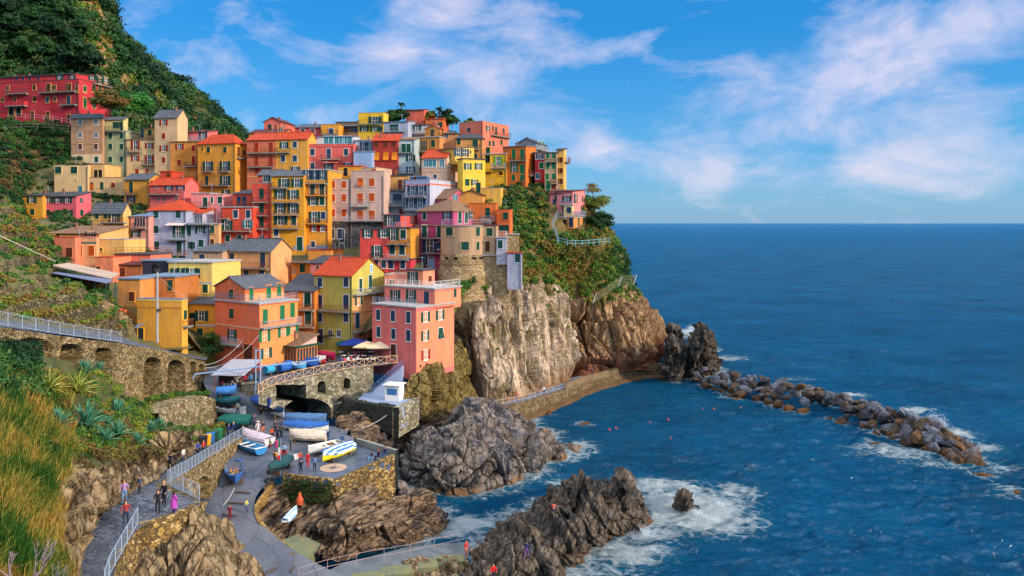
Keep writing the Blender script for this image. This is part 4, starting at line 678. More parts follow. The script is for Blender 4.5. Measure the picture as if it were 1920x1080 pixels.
def pick(g, mask, n, seed):
    rg = np.random.default_rng(seed); idx = np.argwhere(mask); k = idx[rg.integers(0, len(idx), n)]; return g[k[:, 0], k[:, 1]]
def scrub(name, label, pts, rr, nleaf, size, mat, seed, flat=.7, tint=None):
    rg = np.random.default_rng(seed); n = len(pts); r = rr[0]+(rr[1]-rr[0])*rg.random(n)**2.
    c = pts+np.stack([0*r, 0*r, r*.25], -1)
    t = tint if tint is not None else np.clip(.5+.9*fbm(pts*.08, 3, seed)+.25*rg.normal(size=n), 0, 1)
    o = foliage(name, leafcloud(c, r, nleaf, size, t, flat, seed), mat); tag(o, label, 'undergrowth', kind='stuff'); return o
cpx = CG[..., 0]/CG[..., 1]*F+960; cpy = HY-(CG[..., 2]-CAMZ)/CG[..., 1]*F; clr = ~((cpx > 1022)&(cpx < 1106)&(cpy > 340)&(cpy < 436)&(CG[..., 1] < 163)); gm = (CU > 3.25)&(CU < 7.3)&(CV > .5)&clr
dens = (fbm(CG*.11, 3, 31) > -.42)
scrub('undergrowth', 'green scrub and creepers covering the upper headland slope above the bare cliff', pick(CG, gm & dens, 2300, 3), (.4, 1.5), 90, .22, L_MIX, 5)
scrub('undergrowth', 'yellow-green bushes fringing the top of the bare cliff slabs', pick(CG, (CU > 3.0)&(CU < 4.6)&(CV > 1.2), 420, 4), (.4, 1.3), 100, .2, L_LIME, 6)
scrub('undergrowth', 'bushy growth right under the ridge houses above the cliff', pick(CG, (CU > 5.8)&(CU < 7.6)&(CV > 1.5)&clr, 900, 23), (.4, 1.2), 90, .2, L_HILL, 25)
sl = vor((CG+np.array([0, 0, 0]))*np.array([.17, .17, .05]), 5)[1]
scrub('ivy_tufts', 'small green tufts rooted in the cracks of the cliff face', pick(CG, (CU > .8)&(CU < 3.4)&(sl < .06), 120, 8), (.2, .6), 60, .16, L_MIX, 9)
scrub('mossy_growth', 'olive mossy growth on the rock below the salmon pink house', pick(CG, (CU > 1)&(CU < 4.2)&(CV < 1.6), 260, 10), (.3, .9), 70, .17, leafmat('moss', [(60, 62, 26), (98, 92, 36), (126, 110, 46)]), 11, flat=.5)

# ---------------------------------------------------------------- far hill
def hill():
    rows = [
      [(-220,335,196),(-100,330,198),(0,320,200),(100,320,200),(200,330,202),(290,340,210),(380,380,224),(440,400,244),(500,460,290)],
      [(-220,100,230),(-100,100,233),(0,100,235),(100,90,237),(185,105,240),(270,172,252),(350,225,275),(415,262,300),(480,330,340)],
      [(-220,-60,262),(-100,-60,266),(0,-60,270),(100,-40,270),(172,-20,264),(232,82,276),(318,160,300),(398,228,330),(462,290,370)],
      [(-220,-160,320),(-100,-160,320),(0,-150,320),(90,-110,320),(170,0,330),(235,110,350),(310,190,370),(390,255,400),(455,330,430)]]
    nu, nv = 240, 420; g = surf(rows, nu, nv); n = nrm(g, (0, 0, 60)); u = np.linspace(0, 3, nu)[:, None]*np.ones((1, nv))
    g = g+n*(7*fbm(g*.03, 5, 21)+2.2*ridge(g*.08, 4, 22))[..., None]*np.clip(u/.4+.2, 0, 1)[..., None]
    px = g[..., 0]/g[..., 1]*F+960; py = HY-(g[..., 2]-CAMZ)/g[..., 1]*F
    outc = np.zeros(g.shape[:2])
    ctr = [(155,112,30,20),(192,108,18,34),(168,18,22,14),(186,78,14,18),(232,160,10,20),(288,185,10,18),(160,85,14,10),(248,158,14,6),(182,30,10,22)]
    wob = .45*fbm(g*.12, 4, 55)
    for x, y, rx, ry in ctr: outc = np.maximum(outc, 1.15-np.sqrt(((px-x)/rx)**2+((py-y)/ry)**2)+wob)
    rockm = (outc > .1)|(fbm(g*.07, 4, 56)+.4*fbm(g*.3, 3, 57) > .52); g = g+n*np.where(rockm, 1.8*ridge(g*.25, 4, 58), 0)[..., None]
    mi = rockm[:-1, :-1].astype(int)
    o = struct(sheet('hill', g, [GRND, rockmat('ochre_outcrop', [(92, 84, 52), (164, 128, 78), (196, 156, 100), (142, 118, 82)], (1, 1, .5), scale=.3, crack=.5)], mi=mi.ravel()))
    vis = (u < 2.35) & ~rockm; scrub('hill_scrub', 'dense evergreen scrub covering the steep hill behind the village', pick(g, vis & (fbm(g*.05, 4, 91) > -.46), 3600, 41), (.9, 4.2), 75, .5, L_HILL, 42)
    scrub('hill_scrub', 'paler terraced bushes low on the hill behind the village', pick(g, (u < 1.2) & ~rockm, 500, 43), (.8, 2.0), 70, .4, L_MIX, 44)
    scrub('hill_scrub', 'thin tufts growing on the ochre outcrops of the hill', pick(g, rockm & (u < 2.3), 260, 45), (.5, 1.6), 50, .4, L_MIX, 46)
    rows = [[(380,420,560),(430,300,560),(470,310,560),(520,330,560),(600,420,560)], [(380,260,600),(432,244,600),(462,258,600),(500,268,610),(600,300,640)], [(380,330,700),(432,330,700),(462,330,700),(500,330,700),(600,340,700)]]
    g = surf(rows, 60, 90); g[..., 2] += 5*fbm(g*.03, 4, 5); struct(sheet('distant_hill', g, [GRND]))
    pts = pick(g, np.ones(g.shape[:2], bool), 700, 47); scrub('distant_woods', 'far blue-green wooded ridge seen past the end of the hill', pts, (3, 7), 60, 1.1, leafmat('haze_tinted_leaves', [(30, 70, 74), (42, 92, 84), (60, 106, 92)]), 48)  # leaves tinted blue: distance haze put into their colour
hill()

# ---------------------------------------------------------------- garden slope behind the arcaded wall and up to the red block
def garden():
    rows = [
      [(-150,590,50),(-80,598,56),(0,612,62),(100,625,72),(160,633,78),(220,642,85),(300,657,96),(385,676,107)],
      [(-150,580,54),(-80,588,60),(0,600,67),(100,612,77),(160,620,83),(220,630,90),(300,654,102),(390,670,112)],
      [(-150,540,66),(-80,542,69),(0,548,75),(90,556,82),(160,563,89),(215,590,94),(270,648,104),(385,665,114)],
      [(-150,470,80),(-80,468,84),(0,474,92),(80,494,106),(135,522,111),(190,540,112),(255,640,110),(370,660,116)],
      [(-150,385,104),(-80,380,110),(0,384,116),(56,422,126),(100,450,134),(180,540,128),(260,620,116),(350,650,120)],
      [(-150,366,132),(-80,366,136),(0,372,142),(52,428,155),(108,436,159),(190,480,156),(280,540,146),(370,600,146)],
      [(-150,305,158),(-80,302,160),(0,300,163),(66,345,173),(112,362,175),(190,395,175),(280,420,170),(370,470,172)],
      [(-150,234,176),(-80,232,176.5),(0,226,178),(60,231,178),(132,243,178),(205,300,182),(300,370,188),(400,400,190)]]
    nu, nv = 300, 300; g = surf(rows, nu, nv); n = nrm(g, (0, 0, 80)); u = np.linspace(0, 7, nu)[:, None]*np.ones((1, nv)); v = np.linspace(0, 7, nv)[None, :]*np.ones((nu, 1))
    z0 = g[..., 2].copy(); st = 1.7; tz = np.floor(z0/st)*st+st*np.clip((z0/st-np.floor(z0/st)-.35)/.25, 0, 1)
    f = np.clip((u-1)/.6, 0, 1)*.75; z0 = z0+1.3*fbm(g*.12, 3, 60); tz = np.floor(z0/st)*st+st*np.clip((z0/st-np.floor(z0/st)-.35)/.25, 0, 1); g[..., 2] = z0*(1-f)+tz*f-1.3*fbm(g*.12, 3, 60)*(1-f); g[..., 2] += .7*fbm(g*.45, 4, 61)*np.clip(u-.8, 0, 1)
    nn = nrm(g, (0, 0, 300)); steep = np.abs(nn[..., 2]) < .62
    mi = steep[:-1, :-1].astype(int); mi[(u[:-1, :-1] < 1)] = 2
    struct(sheet('garden_terraces', g, [mottled('garden_earth', (112, 98, 60), .5, .6, c2=(60, 78, 34)), STONE_W, PAVE], mi=mi.ravel()))
    px = g[..., 0]/g[..., 1]*F+960
    a = (u > 1.25)&(u < 3.6)&(px < 235)&(~steep)
    scrub('garden_plants', 'low garden greenery on the stone terraces below the pergola', pick(g, a, 900, 62), (.2, .8), 80, .13, L_MIX, 63)
    scrub('garden_plants', 'grassy green slope at the left edge above the garden terraces', pick(g, (u > 3)&(u < 5)&(px < 110), 900, 64), (.3, .9), 80, .17, L_MIX, 65)
    scrub('hillside_scrub', 'dark bramble thicket on the terraces below the long crimson block', pick(g, (u > 4.9)&(px < 240), 1900, 66), (.5, 1.6), 90, .24, L_HILL, 67)
    scrub('hillside_scrub', 'brown leafless thicket left of the cream low house', pick(g, (u > 5.2)&(u < 6.4)&(px > 0)&(px < 110), 160, 68), (.6, 1.6), 90, .22, leafmat('bare_twigs', [(62, 50, 34), (96, 74, 44), (120, 92, 54)]), 69)
    return g
GG = garden()

tpx = TG[..., 0]/TG[..., 1]*F+960
scrub('hillside_scrub', 'scrubby greenery between the houses on the left side of the village', pick(TG, (((tpx > 98)&(TG[..., 1] > 128))|((tpx > 30)&(TG[..., 1] > 161)))&(tpx < 330)&(TG[..., 1] < 178), 1300, 130), (.35, 1.0), 80, .2, L_HILL, 131)
scrub('village_greenery', 'garden greenery filling the gaps behind the village houses', pick(TG, (tpx > 330)&(tpx < 1000)&(TG[..., 1] > 180)&(TG[..., 1] < 205), 500, 132), (.4, 1.2), 80, .2, L_MIX, 133)
# ---------------------------------------------------------------- walls that follow a line, with arched openings
def wall_line(name, label, top, hts, arches, mat, cell=.14, depth=1.2, back=1.0, batter=.12, cat='wall', parent=None, rough=.1, darkmat=None):
    """top: world points of the wall head; hts: foot heights per point; arches: (x0,x1,y0,y1,kind) in rows/columns of the photograph projected on the wall"""
    T = np.array(top); L = np.concatenate([[0], np.cumsum(np.linalg.norm(np.diff(T[:, :2], axis=0), axis=1))]); n = int(L[-1]/cell)+2; s = np.linspace(0, L[-1], n)
    X, Y, Z = [np.interp(s, L, T[:, k]) for k in range(3)]; ZB = np.interp(s, L, hts); hm = (Z-ZB).max(); m = int(hm/cell)+2; t = np.linspace(0, 1, m)[:, None]
    dx, dy = np.gradient(X), np.gradient(Y); nl = np.hypot(dx, dy); nx, ny = dy/nl, -dx/nl
    if (nx*(-X)+ny*(-Y)).mean() < 0: nx, ny = -nx, -ny
    zz = ZB+(Z-ZB)*t; bt = batter*(Z-zz); g = np.stack([X+nx*bt, Y+ny*bt, zz], -1); px = g[..., 0]/g[..., 1]*F+960; py = HY-(g[..., 2]-CAMZ)/g[..., 1]*F
    ins = np.zeros(px.shape); ringm = np.zeros(px.shape)
    for x0, x1, y0, y1, k in arches:
        cx = (x0+x1)/2; w = (x1-x0)/2
        def inside(e): 
            r = w+e; hh = r if k == 'A' else (r*.55 if k == 'S' else 0); top_ = y0-e+hh
            a = (np.abs(px-cx) < r)&(py < y1)
            return a & ((py >= top_) | (((px-cx)/r)**2+((py-top_)/max(hh, 1e-3))**2 < 1)) if hh else a & (py > y0-e)
        i0 = inside(0); ins = np.maximum(ins, i0); ringm = np.maximum(ringm, inside(max(2.2, w*.14)) & ~i0)
    dsp = rough*fbm(g*1.2, 4, 71)+rough*1.2*(vor(g*1.6, 72)[2]-.5)+.07*ringm-depth*ins
    g = g+np.stack([nx*dsp, ny*dsp, 0*dsp], -1)
    cap = np.stack([X-nx*back, Y-ny*back, Z+0*X], -1)[None]; foot = np.stack([X-nx*back, Y-ny*back, ZB+0*X], -1)[None]
    G_ = np.concatenate([g, cap] if arches else [g, cap, foot], 0); o0 = np.array([X[0], Y[0], ZB[0]])
    q = quads(*G_.shape[:2]); mi = np.zeros((G_.shape[0]-1, G_.shape[1]-1), int)
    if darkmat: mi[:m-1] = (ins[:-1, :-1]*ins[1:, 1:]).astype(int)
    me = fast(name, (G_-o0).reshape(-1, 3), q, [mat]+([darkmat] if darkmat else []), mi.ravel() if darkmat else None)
    o = ob(name, me, parent, loc=o0 if parent is None else None); 
    if parent is None: tag(o, label, cat)
    return o, np.stack([X, Y, Z], -1)
def railing(label, pts, h=1.05, mat=None, every=2.0, bars=.3, style='bars', name='railing', cat='railing', r=.03):
    T = np.array(pts, float); L = np.concatenate([[0], np.cumsum(np.linalg.norm(np.diff(T, axis=0), axis=1))]); at = lambda s: Vector([float(np.interp(s, L, T[:, k])) for k in range(3)])
    root = ob(name, None, loc=T[0]); tag(root, label, cat); o = Vector(T[0]); tot = L[-1]; n = max(1, round(tot/every)); Z = Vector((0, 0, 1)); m = mat or GALV
    g = MB()
    for i in range(n+1): p = at(tot*i/n)-o; g.tube([p, p+Z*h], r*1.3, 6)
    ob('posts', g.mesh('posts', [m]), root); g = MB(); k = max(n*2, int(tot/.6))
    for zz in ([h, .12] if style == 'bars' else ([h, h*.5] if style == 'two' else [h, .08])):
        g = MB(); g.tube([at(tot*i/k)-o+Z*zz for i in range(k+1)], r, 5); ob('rail', g.mesh('rail', [m]), root)
    if style == 'bars':
        g = MB(); k = int(tot/bars)
        for i in range(k): p = at(tot*i/k)-o; g.tube([p+Z*.12, p+Z*h], .011, 4)
        b = ob('bars', g.mesh('bars', [m]), root)
    if style == 'X':
        g = MB()
        for i in range(n):
            a, b = at(tot*i/n)-o, at(tot*(i+1)/n)-o; g.tube([a+Z*.08, b+Z*h], .035, 4); g.tube([a+Z*h, b+Z*.08], .035, 4)
        ob('cross_braces', g.mesh('cross_braces', [m]), root)
    return root

# arcaded retaining wall on the left, road on top
AT = [P(-150,592,50), P(-80,600,56), P(0,613,62), P(100,628,72), P(160,636,78), P(220,643,85), P(300,656,95), P(350,668,102), P(387,680,107)]
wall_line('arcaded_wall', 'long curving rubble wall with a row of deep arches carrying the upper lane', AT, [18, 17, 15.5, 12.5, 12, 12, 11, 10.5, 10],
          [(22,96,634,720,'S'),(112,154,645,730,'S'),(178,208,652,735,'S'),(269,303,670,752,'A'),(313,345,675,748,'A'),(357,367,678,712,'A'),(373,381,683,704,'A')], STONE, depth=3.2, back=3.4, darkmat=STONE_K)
railing('galvanised railing with close bars along the upper lane at the left edge', [p+np.array([.25, .35, 0]) for p in AT[:6]], 1.15, every=2.6)
wall_line('retaining_wall', 'lower pale block wall with a planted top under the arcaded wall', [P(298,775,84), P(330,755,88), P(384,742,95), P(404,748,98)], [6.6, 6.8, 6.5, 6.5], [], stone('pale_block_stone', [(168,150,116),(142,124,94),(188,170,136),(120,104,80)], 2.2, (70,60,44), (1,1,1.3), mossy=(96,88,50)), depth=0, back=2.5)
wall_line('garden_wall', 'rough dry-stone wall behind the lane below the sunny yellow cube', [P(190,560,92), P(215,572,95), P(248,600,98), P(262,650,101)], [20, 18, 16, 14], [], STONE, back=3)

# near slope between that wall and the footpath
def near_slope():
    rows = [
      [(-260,660,44),(-120,655,51),(0,655,58.5),(100,672,69),(180,700,77),(240,742,87),(290,756,93.5),(345,755,100.5),(390,742,106),(412,738,108)],
      [(-260,760,38),(-120,755,43),(0,760,48),(90,775,56),(170,790,65),(240,800,74),(300,805,82),(350,790,91),(395,775,99),(415,765,103)],
      [(-260,900,32),(-120,890,36),(0,880,40),(80,870,46),(150,860,53),(215,850,60),(275,850,68),(330,840,78),(385,815,90),(418,795,97)],
      [(-260,1030,28),(-120,1020,31),(0,1000,34.5),(80,980,40),(132,950,45),(185,905,51.2),(232,882,58),(296,860,66.5),(348,824,81),(420,795,95)],
      [(-260,1200,24),(-120,1200,26),(20,1190,29),(105,1150,33),(138,1070,41),(164,985,49),(206,930,55),(282,884,62.5),(338,844,77),(422,800,96)],
      [(-260,1500,20),(-120,1500,22),(0,1500,24),(108,1300,30),(142,1110,40),(172,1000,48.5),(214,946,54.8),(290,898,62.2),(348,853,76.5),(430,812,95.5)]]
    nu, nv = 380, 420; g = surf(rows, nu, nv); n = nrm(g, (0, 0, 60)); u = np.linspace(0, 5, nu)[:, None]*np.ones((1, nv)); v = np.linspace(0, 9, nv)[None, :]*np.ones((nu, 1))
    px = g[..., 0]/g[..., 1]*F+960; py = HY-(g[..., 2]-CAMZ)/g[..., 1]*F
    rockf = np.clip((u-2.0+.9*fbm(g*.25, 4, 81))/.5, 0, 1)*np.clip((v-3.3)/.5, 0, 1)*np.clip((8.6-v)*1.5, 0, 1)
    sh = vor((g@np.array([[.9, .3, 0], [-.3, .9, .3], [.2, -.3, .9]]))*np.array([.3, .6, .4]), 82, True)
    s4 = vor(g*1.1, 86, True); d = rockf*(1.3*(sh[2]-.5)+1.6*sh[3]+.35*(s4[2]-.5)+.6*s4[3]+.25*ridge(g*.5, 4, 83)-.5*np.exp(-(sh[1]/.04)**2))+(1-rockf)*.5*fbm(g*.5, 4, 84)
    edge = np.clip((4.5-u)/.9, 0, 1); g = g+n*(d*edge)[..., None]; mi = (rockf[:-1, :-1] > .4).astype(int)
    struct(sheet('near_slope', g, [GRND, ROCK_B], smooth=False, mi=mi.ravel())); return g, u, v, px, py, rockf
NG, NU_, NV_, NPX, NPY, NRK = near_slope()
def west_land():
    ext = lambda rows, sl: [[(-1500, r[0][1]-sl*2.2, r[0][2]*1.05), (-850, r[0][1]-sl, r[0][2]*1.02), (r[0][0]-180, r[0][1]-sl*.15, r[0][2]), (r[0][0]+30, r[0][1]+2, r[0][2]+.3)] for r in rows]
    for nm, rows, sl in (('slope_west', [[(-260,660,44)],[(-260,760,38)],[(-260,900,32)],[(-260,1030,28)],[(-260,1200,24)],[(-260,1700,18)]], 90), ('terraces_west', [[(-150,592,50)],[(-150,540,66)],[(-150,470,80)],[(-150,385,104)],[(-150,366,132)],[(-150,305,158)],[(-150,225,180)],[(-220,335,196)]], 60), ('hill_west', [[(-220,335,196)],[(-220,100,230)],[(-220,-60,262)],[(-220,-160,320)]], 40)):
        g = surf(ext(rows, sl), 90, 90); g[..., 2] += .6*fbm(g*.15, 4, 7); struct(sheet(nm, g, [GRND])); k = g[..., 0]/g[..., 1]*F+960 < (-120 if nm != 'slope_west' else -230)
        scrub('undergrowth', {'slope_west': 'bushes on the near slope continuing beyond the left edge', 'terraces_west': 'scrub on the terraces continuing beyond the left edge', 'hill_west': 'scrub on the hill continuing beyond the left edge'}[nm], pick(g, k, 900, 77), (.6, 1.6) if nm != 'hill_west' else (1.5, 4), 60, .25 if nm != 'hill_west' else .6, L_HILL, 78)
west_land()
scrub('undergrowth', 'dark green bushes at the left edge beneath the first arches', pick(NG, (NPX > -40)&(NPX < 60)&(NPY > 650)&(NPY < 745), 90, 91), (.6, 1.3), 240, .13, L_DARK, 92)
scrub('undergrowth', 'mixed bushes between the agaves below the arcaded wall', pick(NG, (NPX > 50)&(NPX < 300)&(NPY > 700)&(NPY < 850)&(NRK < .3), 330, 93), (.25, .65), 130, .1, L_MIX, 94)
scrub('undergrowth', 'rounded lime green spurge bushes near the foot of the arcaded wall', pick(NG, (NPX > 170)&(NPX < 300)&(NPY > 700)&(NPY < 840), 60, 95), (.4, .9), 260, .08, L_LIME, 96)
scrub('undergrowth', 'green shrubs along the top of the lower pale block wall', np.array([P(290+14*i, 750-1.5*i, 90+1.3*i) for i in range(8)]), (.6, .9), 300, .1, L_LIME, 97)
scrub('undergrowth', 'trailing plants below the lower pale block wall', pick(NG, (NPX > 280)&(NPX < 420)&(NPY > 770)&(NPY < 830), 60, 98), (.25, .6), 120, .09, L_MIX, 99)
scrub('moss_cushions', 'brownish low scrub on top of the near rock outcrop', pick(NG, (NPX > 120)&(NPX < 290)&(NPY > 820)&(NPY < 870), 120, 100), (.25, .6), 120, .08, leafmat('brown_scrub', [(70, 60, 34), (104, 84, 44), (98, 104, 42), (136, 104, 54)]), 101)
# tall dry grass
def grass():
    rg = np.random.default_rng(5); m = (NPX < 215-.0*NPY)&(NPX > -250)&(NPY > 715)&(NRK < .5)&((NPX < 120+.3*(NPY-700)+0*NPX)|(NPY > 900)); m &= NPX < np.where(NPY > 860, 196, 135)
    p = pick(NG, m, 62000, 103); p = p+rg.normal(size=p.shape)*.12; n = len(p); L_ = (.4+.95*rg.random(n)**1.6); patch = fbm(p*.3, 4, 104, .7)
    dirx = .75+.45*rg.normal(size=n); diry = -.1+.4*rg.normal(size=n); w = .011+.014*rg.random(n); sd = np.stack([rg.normal(size=n), rg.normal(size=n), 0*w], -1); sd /= np.linalg.norm(sd, axis=1, keepdims=True)
    d = np.stack([dirx, diry, np.zeros(n)], -1); up = np.array([0, 0, 1.]); lean = .25+.4*rg.random(n)
    a = p; b = p+(up*.62+d*lean[:, None]*.35)*L_[:, None]; c = p+(up*(.95-.25*lean)[:, None]+d*lean[:, None]*1.0)*L_[:, None]
    W = sd*w[:, None]; v = np.stack([a-W, a+W, b+W*.8, b-W*.8, c+W*.15, c-W*.15], 1).reshape(-1, 3); i = np.arange(n)*6
    q = np.concatenate([np.stack([i, i+1, i+2, i+3], -1), np.stack([i+3, i+2, i+4, i+5], -1)]); t = np.clip(.5+1.6*patch+.24*rg.normal(size=n), 0, 1); t = np.concatenate([t, t])
    o = ob('dry_grass', fast('dry_grass', v, q, [L_DRY], attr={'tint': ('FACE', t)})); tag(o, 'tall wind-bent golden and green grass filling the near left slope', 'grass', kind='stuff')
grass()
# agaves
def agave_mesh(n, ln, w, seed, yellow=False, arch=.5):
    rg = random.Random(seed); V_, F_, M_ = [], [], []
    for i in range(n):
        a = i*2.399+rg.uniform(-.2, .2); el = .15+1.25*(i/n)**.8+rg.uniform(-.1, .1); l = ln*(.75+.4*rg.random()); k = 6; prev = None
        for j in range(k+1):
            t = j/k; rr = l*(t*math.cos(el)+.12*arch*t*t*math.cos(el)); z = l*(t*math.sin(el)-arch*.55*t*t*math.cos(el))+.1
            wd = w*math.sin(math.pi*min(1, .18+.82*t))**.7*(1-t**4)+.004; c = Vector((rr*math.cos(a), rr*math.sin(a), z)); s = Vector((-math.sin(a), math.cos(a), 0))
            row = [c-s*wd+Vector((0,0,wd*.5)), c-s*wd*.72+Vector((0,0,wd*.25)), c-Vector((0,0,.02)), c+s*wd*.72+Vector((0,0,wd*.25)), c+s*wd+Vector((0,0,wd*.5))]; o = len(V_); V_ += [tuple(p) for p in row]
            if prev is not None:
                for q in range(4): F_.append((prev+q, prev+q+1, o+q+1, o+q)); M_.append(1 if (q in (0, 3)) else 0)
            prev = o
    me = bpy.data.meshes.new('agave'); me.from_pydata(V_, [], F_)
    ms = [mottled('agave_leaf', (58, 128, 106), .35, 3, .45), mottled('agave_edge', (112, 160, 120), .2, 3, .5)] if not yellow else [mottled('striped_agave_leaf', (92, 124, 52), .3, 3, .45), mottled('striped_agave_edge', (214, 200, 96), .2, 3, .5)]
    for m in ms: me.materials.append(m)
    me.polygons.foreach_set('material_index', M_); me.polygons.foreach_set('use_smooth', [True]*len(F_)); me.update(); return me
AG = [agave_mesh(34, 1.15, .085, 1), agave_mesh(28, .95, .08, 2), agave_mesh(40, 1.35, .06, 3, True, .8)]
def ground_at(px, py):
    i = np.argmin((NPX-px)**2+(NPY-py)**2); return NG.reshape(-1, 3)[i]
for px, py, k, s, lab in ((95,742,2,1.15,'leftmost yellow-striped agave, upright and spiky'),(146,748,2,1.35,'biggest yellow-striped agave arching beside its striped neighbour'),(165,812,0,1.5,'largest blue-green agave in the middle of the near slope'),
    (118,805,1,1.2,'blue-green agave left of the largest one'),(222,785,0,1.15,'blue-green agave nearest the arcaded wall foot, leaves flung right'),(205,805,1,.9,'small agave tucked right of the largest blue-green one'),
    (225,826,0,1.1,'blue-green agave in the lower pair above the rock outcrop'),(262,838,1,1.0,'agave at the right end of the clump above the rock outcrop'),(200,836,1,1.05,'agave under the largest blue-green one, half hidden by scrub'),
    (168,700,1,1.2,'high agave just below the third arch'),(195,690,1,.9,'small pale agave beside the high one below the third arch'),(305,802,1,.9,'lone agave at the foot of the pale block wall'),(285,815,0,.8,'stunted agave left of the lone one by the pale block wall')):
    s *= 1.35; tag(ob('agave', AG[k], loc=ground_at(px, py+6)+np.array([0, -.3, .55]), rz=px*.7, sc=(s, s, s)), lab, 'agave', 'agaves on the near slope')
# bare twigs bottom left
def twigs():
    g = MB(); rg = random.Random(4)
    def br(p, d, l, r, k):
        q = p+d*l; mid = (p+q)/2+Vector((rg.uniform(-.04, .04), rg.uniform(-.04, .04), rg.uniform(-.03, .03)))*l*3; g.tube([p, mid, q], r, 5, 0, r*.65)
        if k:
            for _ in range(3 if k > 1 else 2): br(q, (d+Vector((rg.uniform(-.8, .8), rg.uniform(-.5, .5), rg.uniform(-.2, .8)))).normalized(), l*rg.uniform(.55, .8), r*.62, k-1)
    b = P(30, 1090, 29); 
    br(Vector((0, 0, -.6)), Vector((-.3, 0, 1)).normalized(), .7, .05, 4); br(Vector((.2, .1, -.6)), Vector((.55, 0, .85)).normalized(), .8, .05, 4); br(Vector((.5, .1, -.7)), Vector((.95, 0, .5)).normalized(), .8, .04, 3)
    tag(ob('bare_shrub', g.mesh('bare_shrub', [mottled('pale_twig', (150, 132, 136), .3, 5)]), loc=b), 'leafless pale branching shrub in the bottom left corner', 'shrub')
twigs()

# ---------------------------------------------------------------- footpath, harbour ramp, plaza
def strip(name, rows, mat, n=90, m=24, z=0., struct_=True, rough=.03):
    A = [[(a[0], a[1], zz) for a in (L, Rr)] for L, Rr, zz in [(r[0], r[1], r[2]) for r in rows]]
    pts = np.array([[G(*c) for c in r] for r in A]); B = crom(pts, n); t = np.linspace(0, 1, m)[None, :, None]; g = B[:, :1]*(1-t)+B[:, 1:2]*t
    g = g.copy(); g[..., 2] += rough*fbm(g*.8, 3, 3)+z; o = sheet(name, g, [mat]); return (struct(o) if struct_ else o), g
_, PATHG = strip('footpath', [((60,1180),(178,1180),14.8),((120,1090),(207,1090),14.6),((160,1000),(252,1000),14.4),((178,958),(289,978),14.3),((215,930),(358,953),14.2),((250,908),(374,939),14.0),((292,888),(335,902),12.6),((325,868),(352,886),11.6),((355,843),(387,863),9.9),((396,820),(422,841),8.8),((436,803),(457,819),8.3)], PAVE)
PW = [G(203,1095,14.6), G(258,985,14.4)]
railing('galvanised railing on the path edge at the bottom left', [G(196,1110,14.6)+np.array([0,0,.05]), G(206,1080,14.6)+np.array([0,0,.05]), G(258,985,14.4)+np.array([0,0,.05])], 1.15, every=1.6)
PE = [G(374,938,14.0), G(313,909,13.8)]
railing('short galvanised fence turning across the path junction', [PE[0], PE[1]], 1.15, every=1.4)
PR = [G(313,909,13.8), G(335,895,12.7), G(352,885,11.7), G(386,862,10), G(421,840,8.9), G(456,818,8.35)]
railing('sloping galvanised railing from the path junction down to the harbour', [p+np.array([0,0,.03]) for p in PR], 1.1, every=1.7)
wall_line('harbour_wall', 'stone wall with an arched boat niche under the sloping path railing', [PE[0]+np.array([.1,0,0]), PE[1]+np.array([0,-.05,0]), *PR[1:]], [5.5, 4.5, 4.5, 5, 5.5, 6.3, 7.6], [(373,394,893,940,'A')], STONE, cell=.1, depth=1.2, back=1.6, batter=.04, darkmat=STONE)
wall_line('path_wall', 'stone retaining wall between the path terrace and the near rock', [G(258,985,14.35), G(287,979,14.35), G(359,953,14.3), G(375,940,14.1)], [9, 8.5, 8, 8], [], STONE_D, cell=.1, depth=0, back=.5, batter=.03)
wall_line('path_wall', 'rough outer wall of the path under the bottom left railing', [G(192,1130,14.6), G(203,1095,14.6), G(230,1040,14.5), G(257,987,14.4)], [6, 6, 6, 7], [], STONE_D, cell=.12, depth=0, back=.5, batter=.05)
wall_line('kerb_wall', 'low stepped wall between the footpath and the rock outcrop', [G(184,957,14.65), G(226,931,14.6), G(300,886,13.4)], [14, 13.9, 12.5], [], STONE, cell=.1, depth=0, back=.5, batter=0, rough=.05)
_, RAMPG = strip('harbour_ramp', [((430,1130),(670,1130),2.2),((440,1090),(655,1090),2.5),((420,1040),(563,1040),3.1),((410,1000),(522,1010),3.8),((385,975),(492,982),4.3),((368,950),(479,955),4.8),((360,930),(480,932),5.25),((372,905),(500,908),5.9),((386,890),(530,893),6.4),((392,875),(600,875),6.85),((402,850),(662,850),7.25),((425,822),(664,828),7.85),((430,800),(648,806),8.3),((415,783),(560,788),9.1),((402,765),(514,768),10.2),((392,742),(492,744),11.7),((382,718),(490,720),12.7),((375,695),(490,697),13.25),((372,684),(490,688),13.35)], stone('slipway_concrete', [(112,116,128),(106,110,122),(116,120,130),(102,107,120)], .32, (92,96,108), (1, .6, 1), mossy=(70, 76, 92), mw=.012), rough=.04)
# the bastion platform with the compass rose
BC = [G(530,892,7.02), G(630,904,7.02), G(739,856,7.02), G(663,833,7.02)]
m = MB(); m.prism([(p[0], p[1]) for p in BC], 3, 7.05); bp = ob('bastion_platform', m.mesh('bastion_platform', [mottled('wet_paving', (92, 106, 126), .45, 1.2, .35, c2=(60, 70, 88))])); struct(bp)
wall_line('bastion_wall', 'dark ivy-covered stone wall and sunlit rubble wall carrying the compass platform', [BC[0]+np.array([0,0,.22]), BC[1]+np.array([0,0,.22]), BC[2]+np.array([0,0,.25])], [4.2, 3.4, 2.2], [], STONE_D, cell=.1, depth=0, back=.35, batter=.05)
wall_line('parapet', 'low pale parapet with sitters on the seaward side of the compass platform', [BC[2]+np.array([.2,0,.75]), BC[3]+np.array([.2,0,.75])], [3, 5], [], CONC, cell=.12, depth=0, back=.4, batter=0, rough=.03)
cr = G(625,877,7.07)
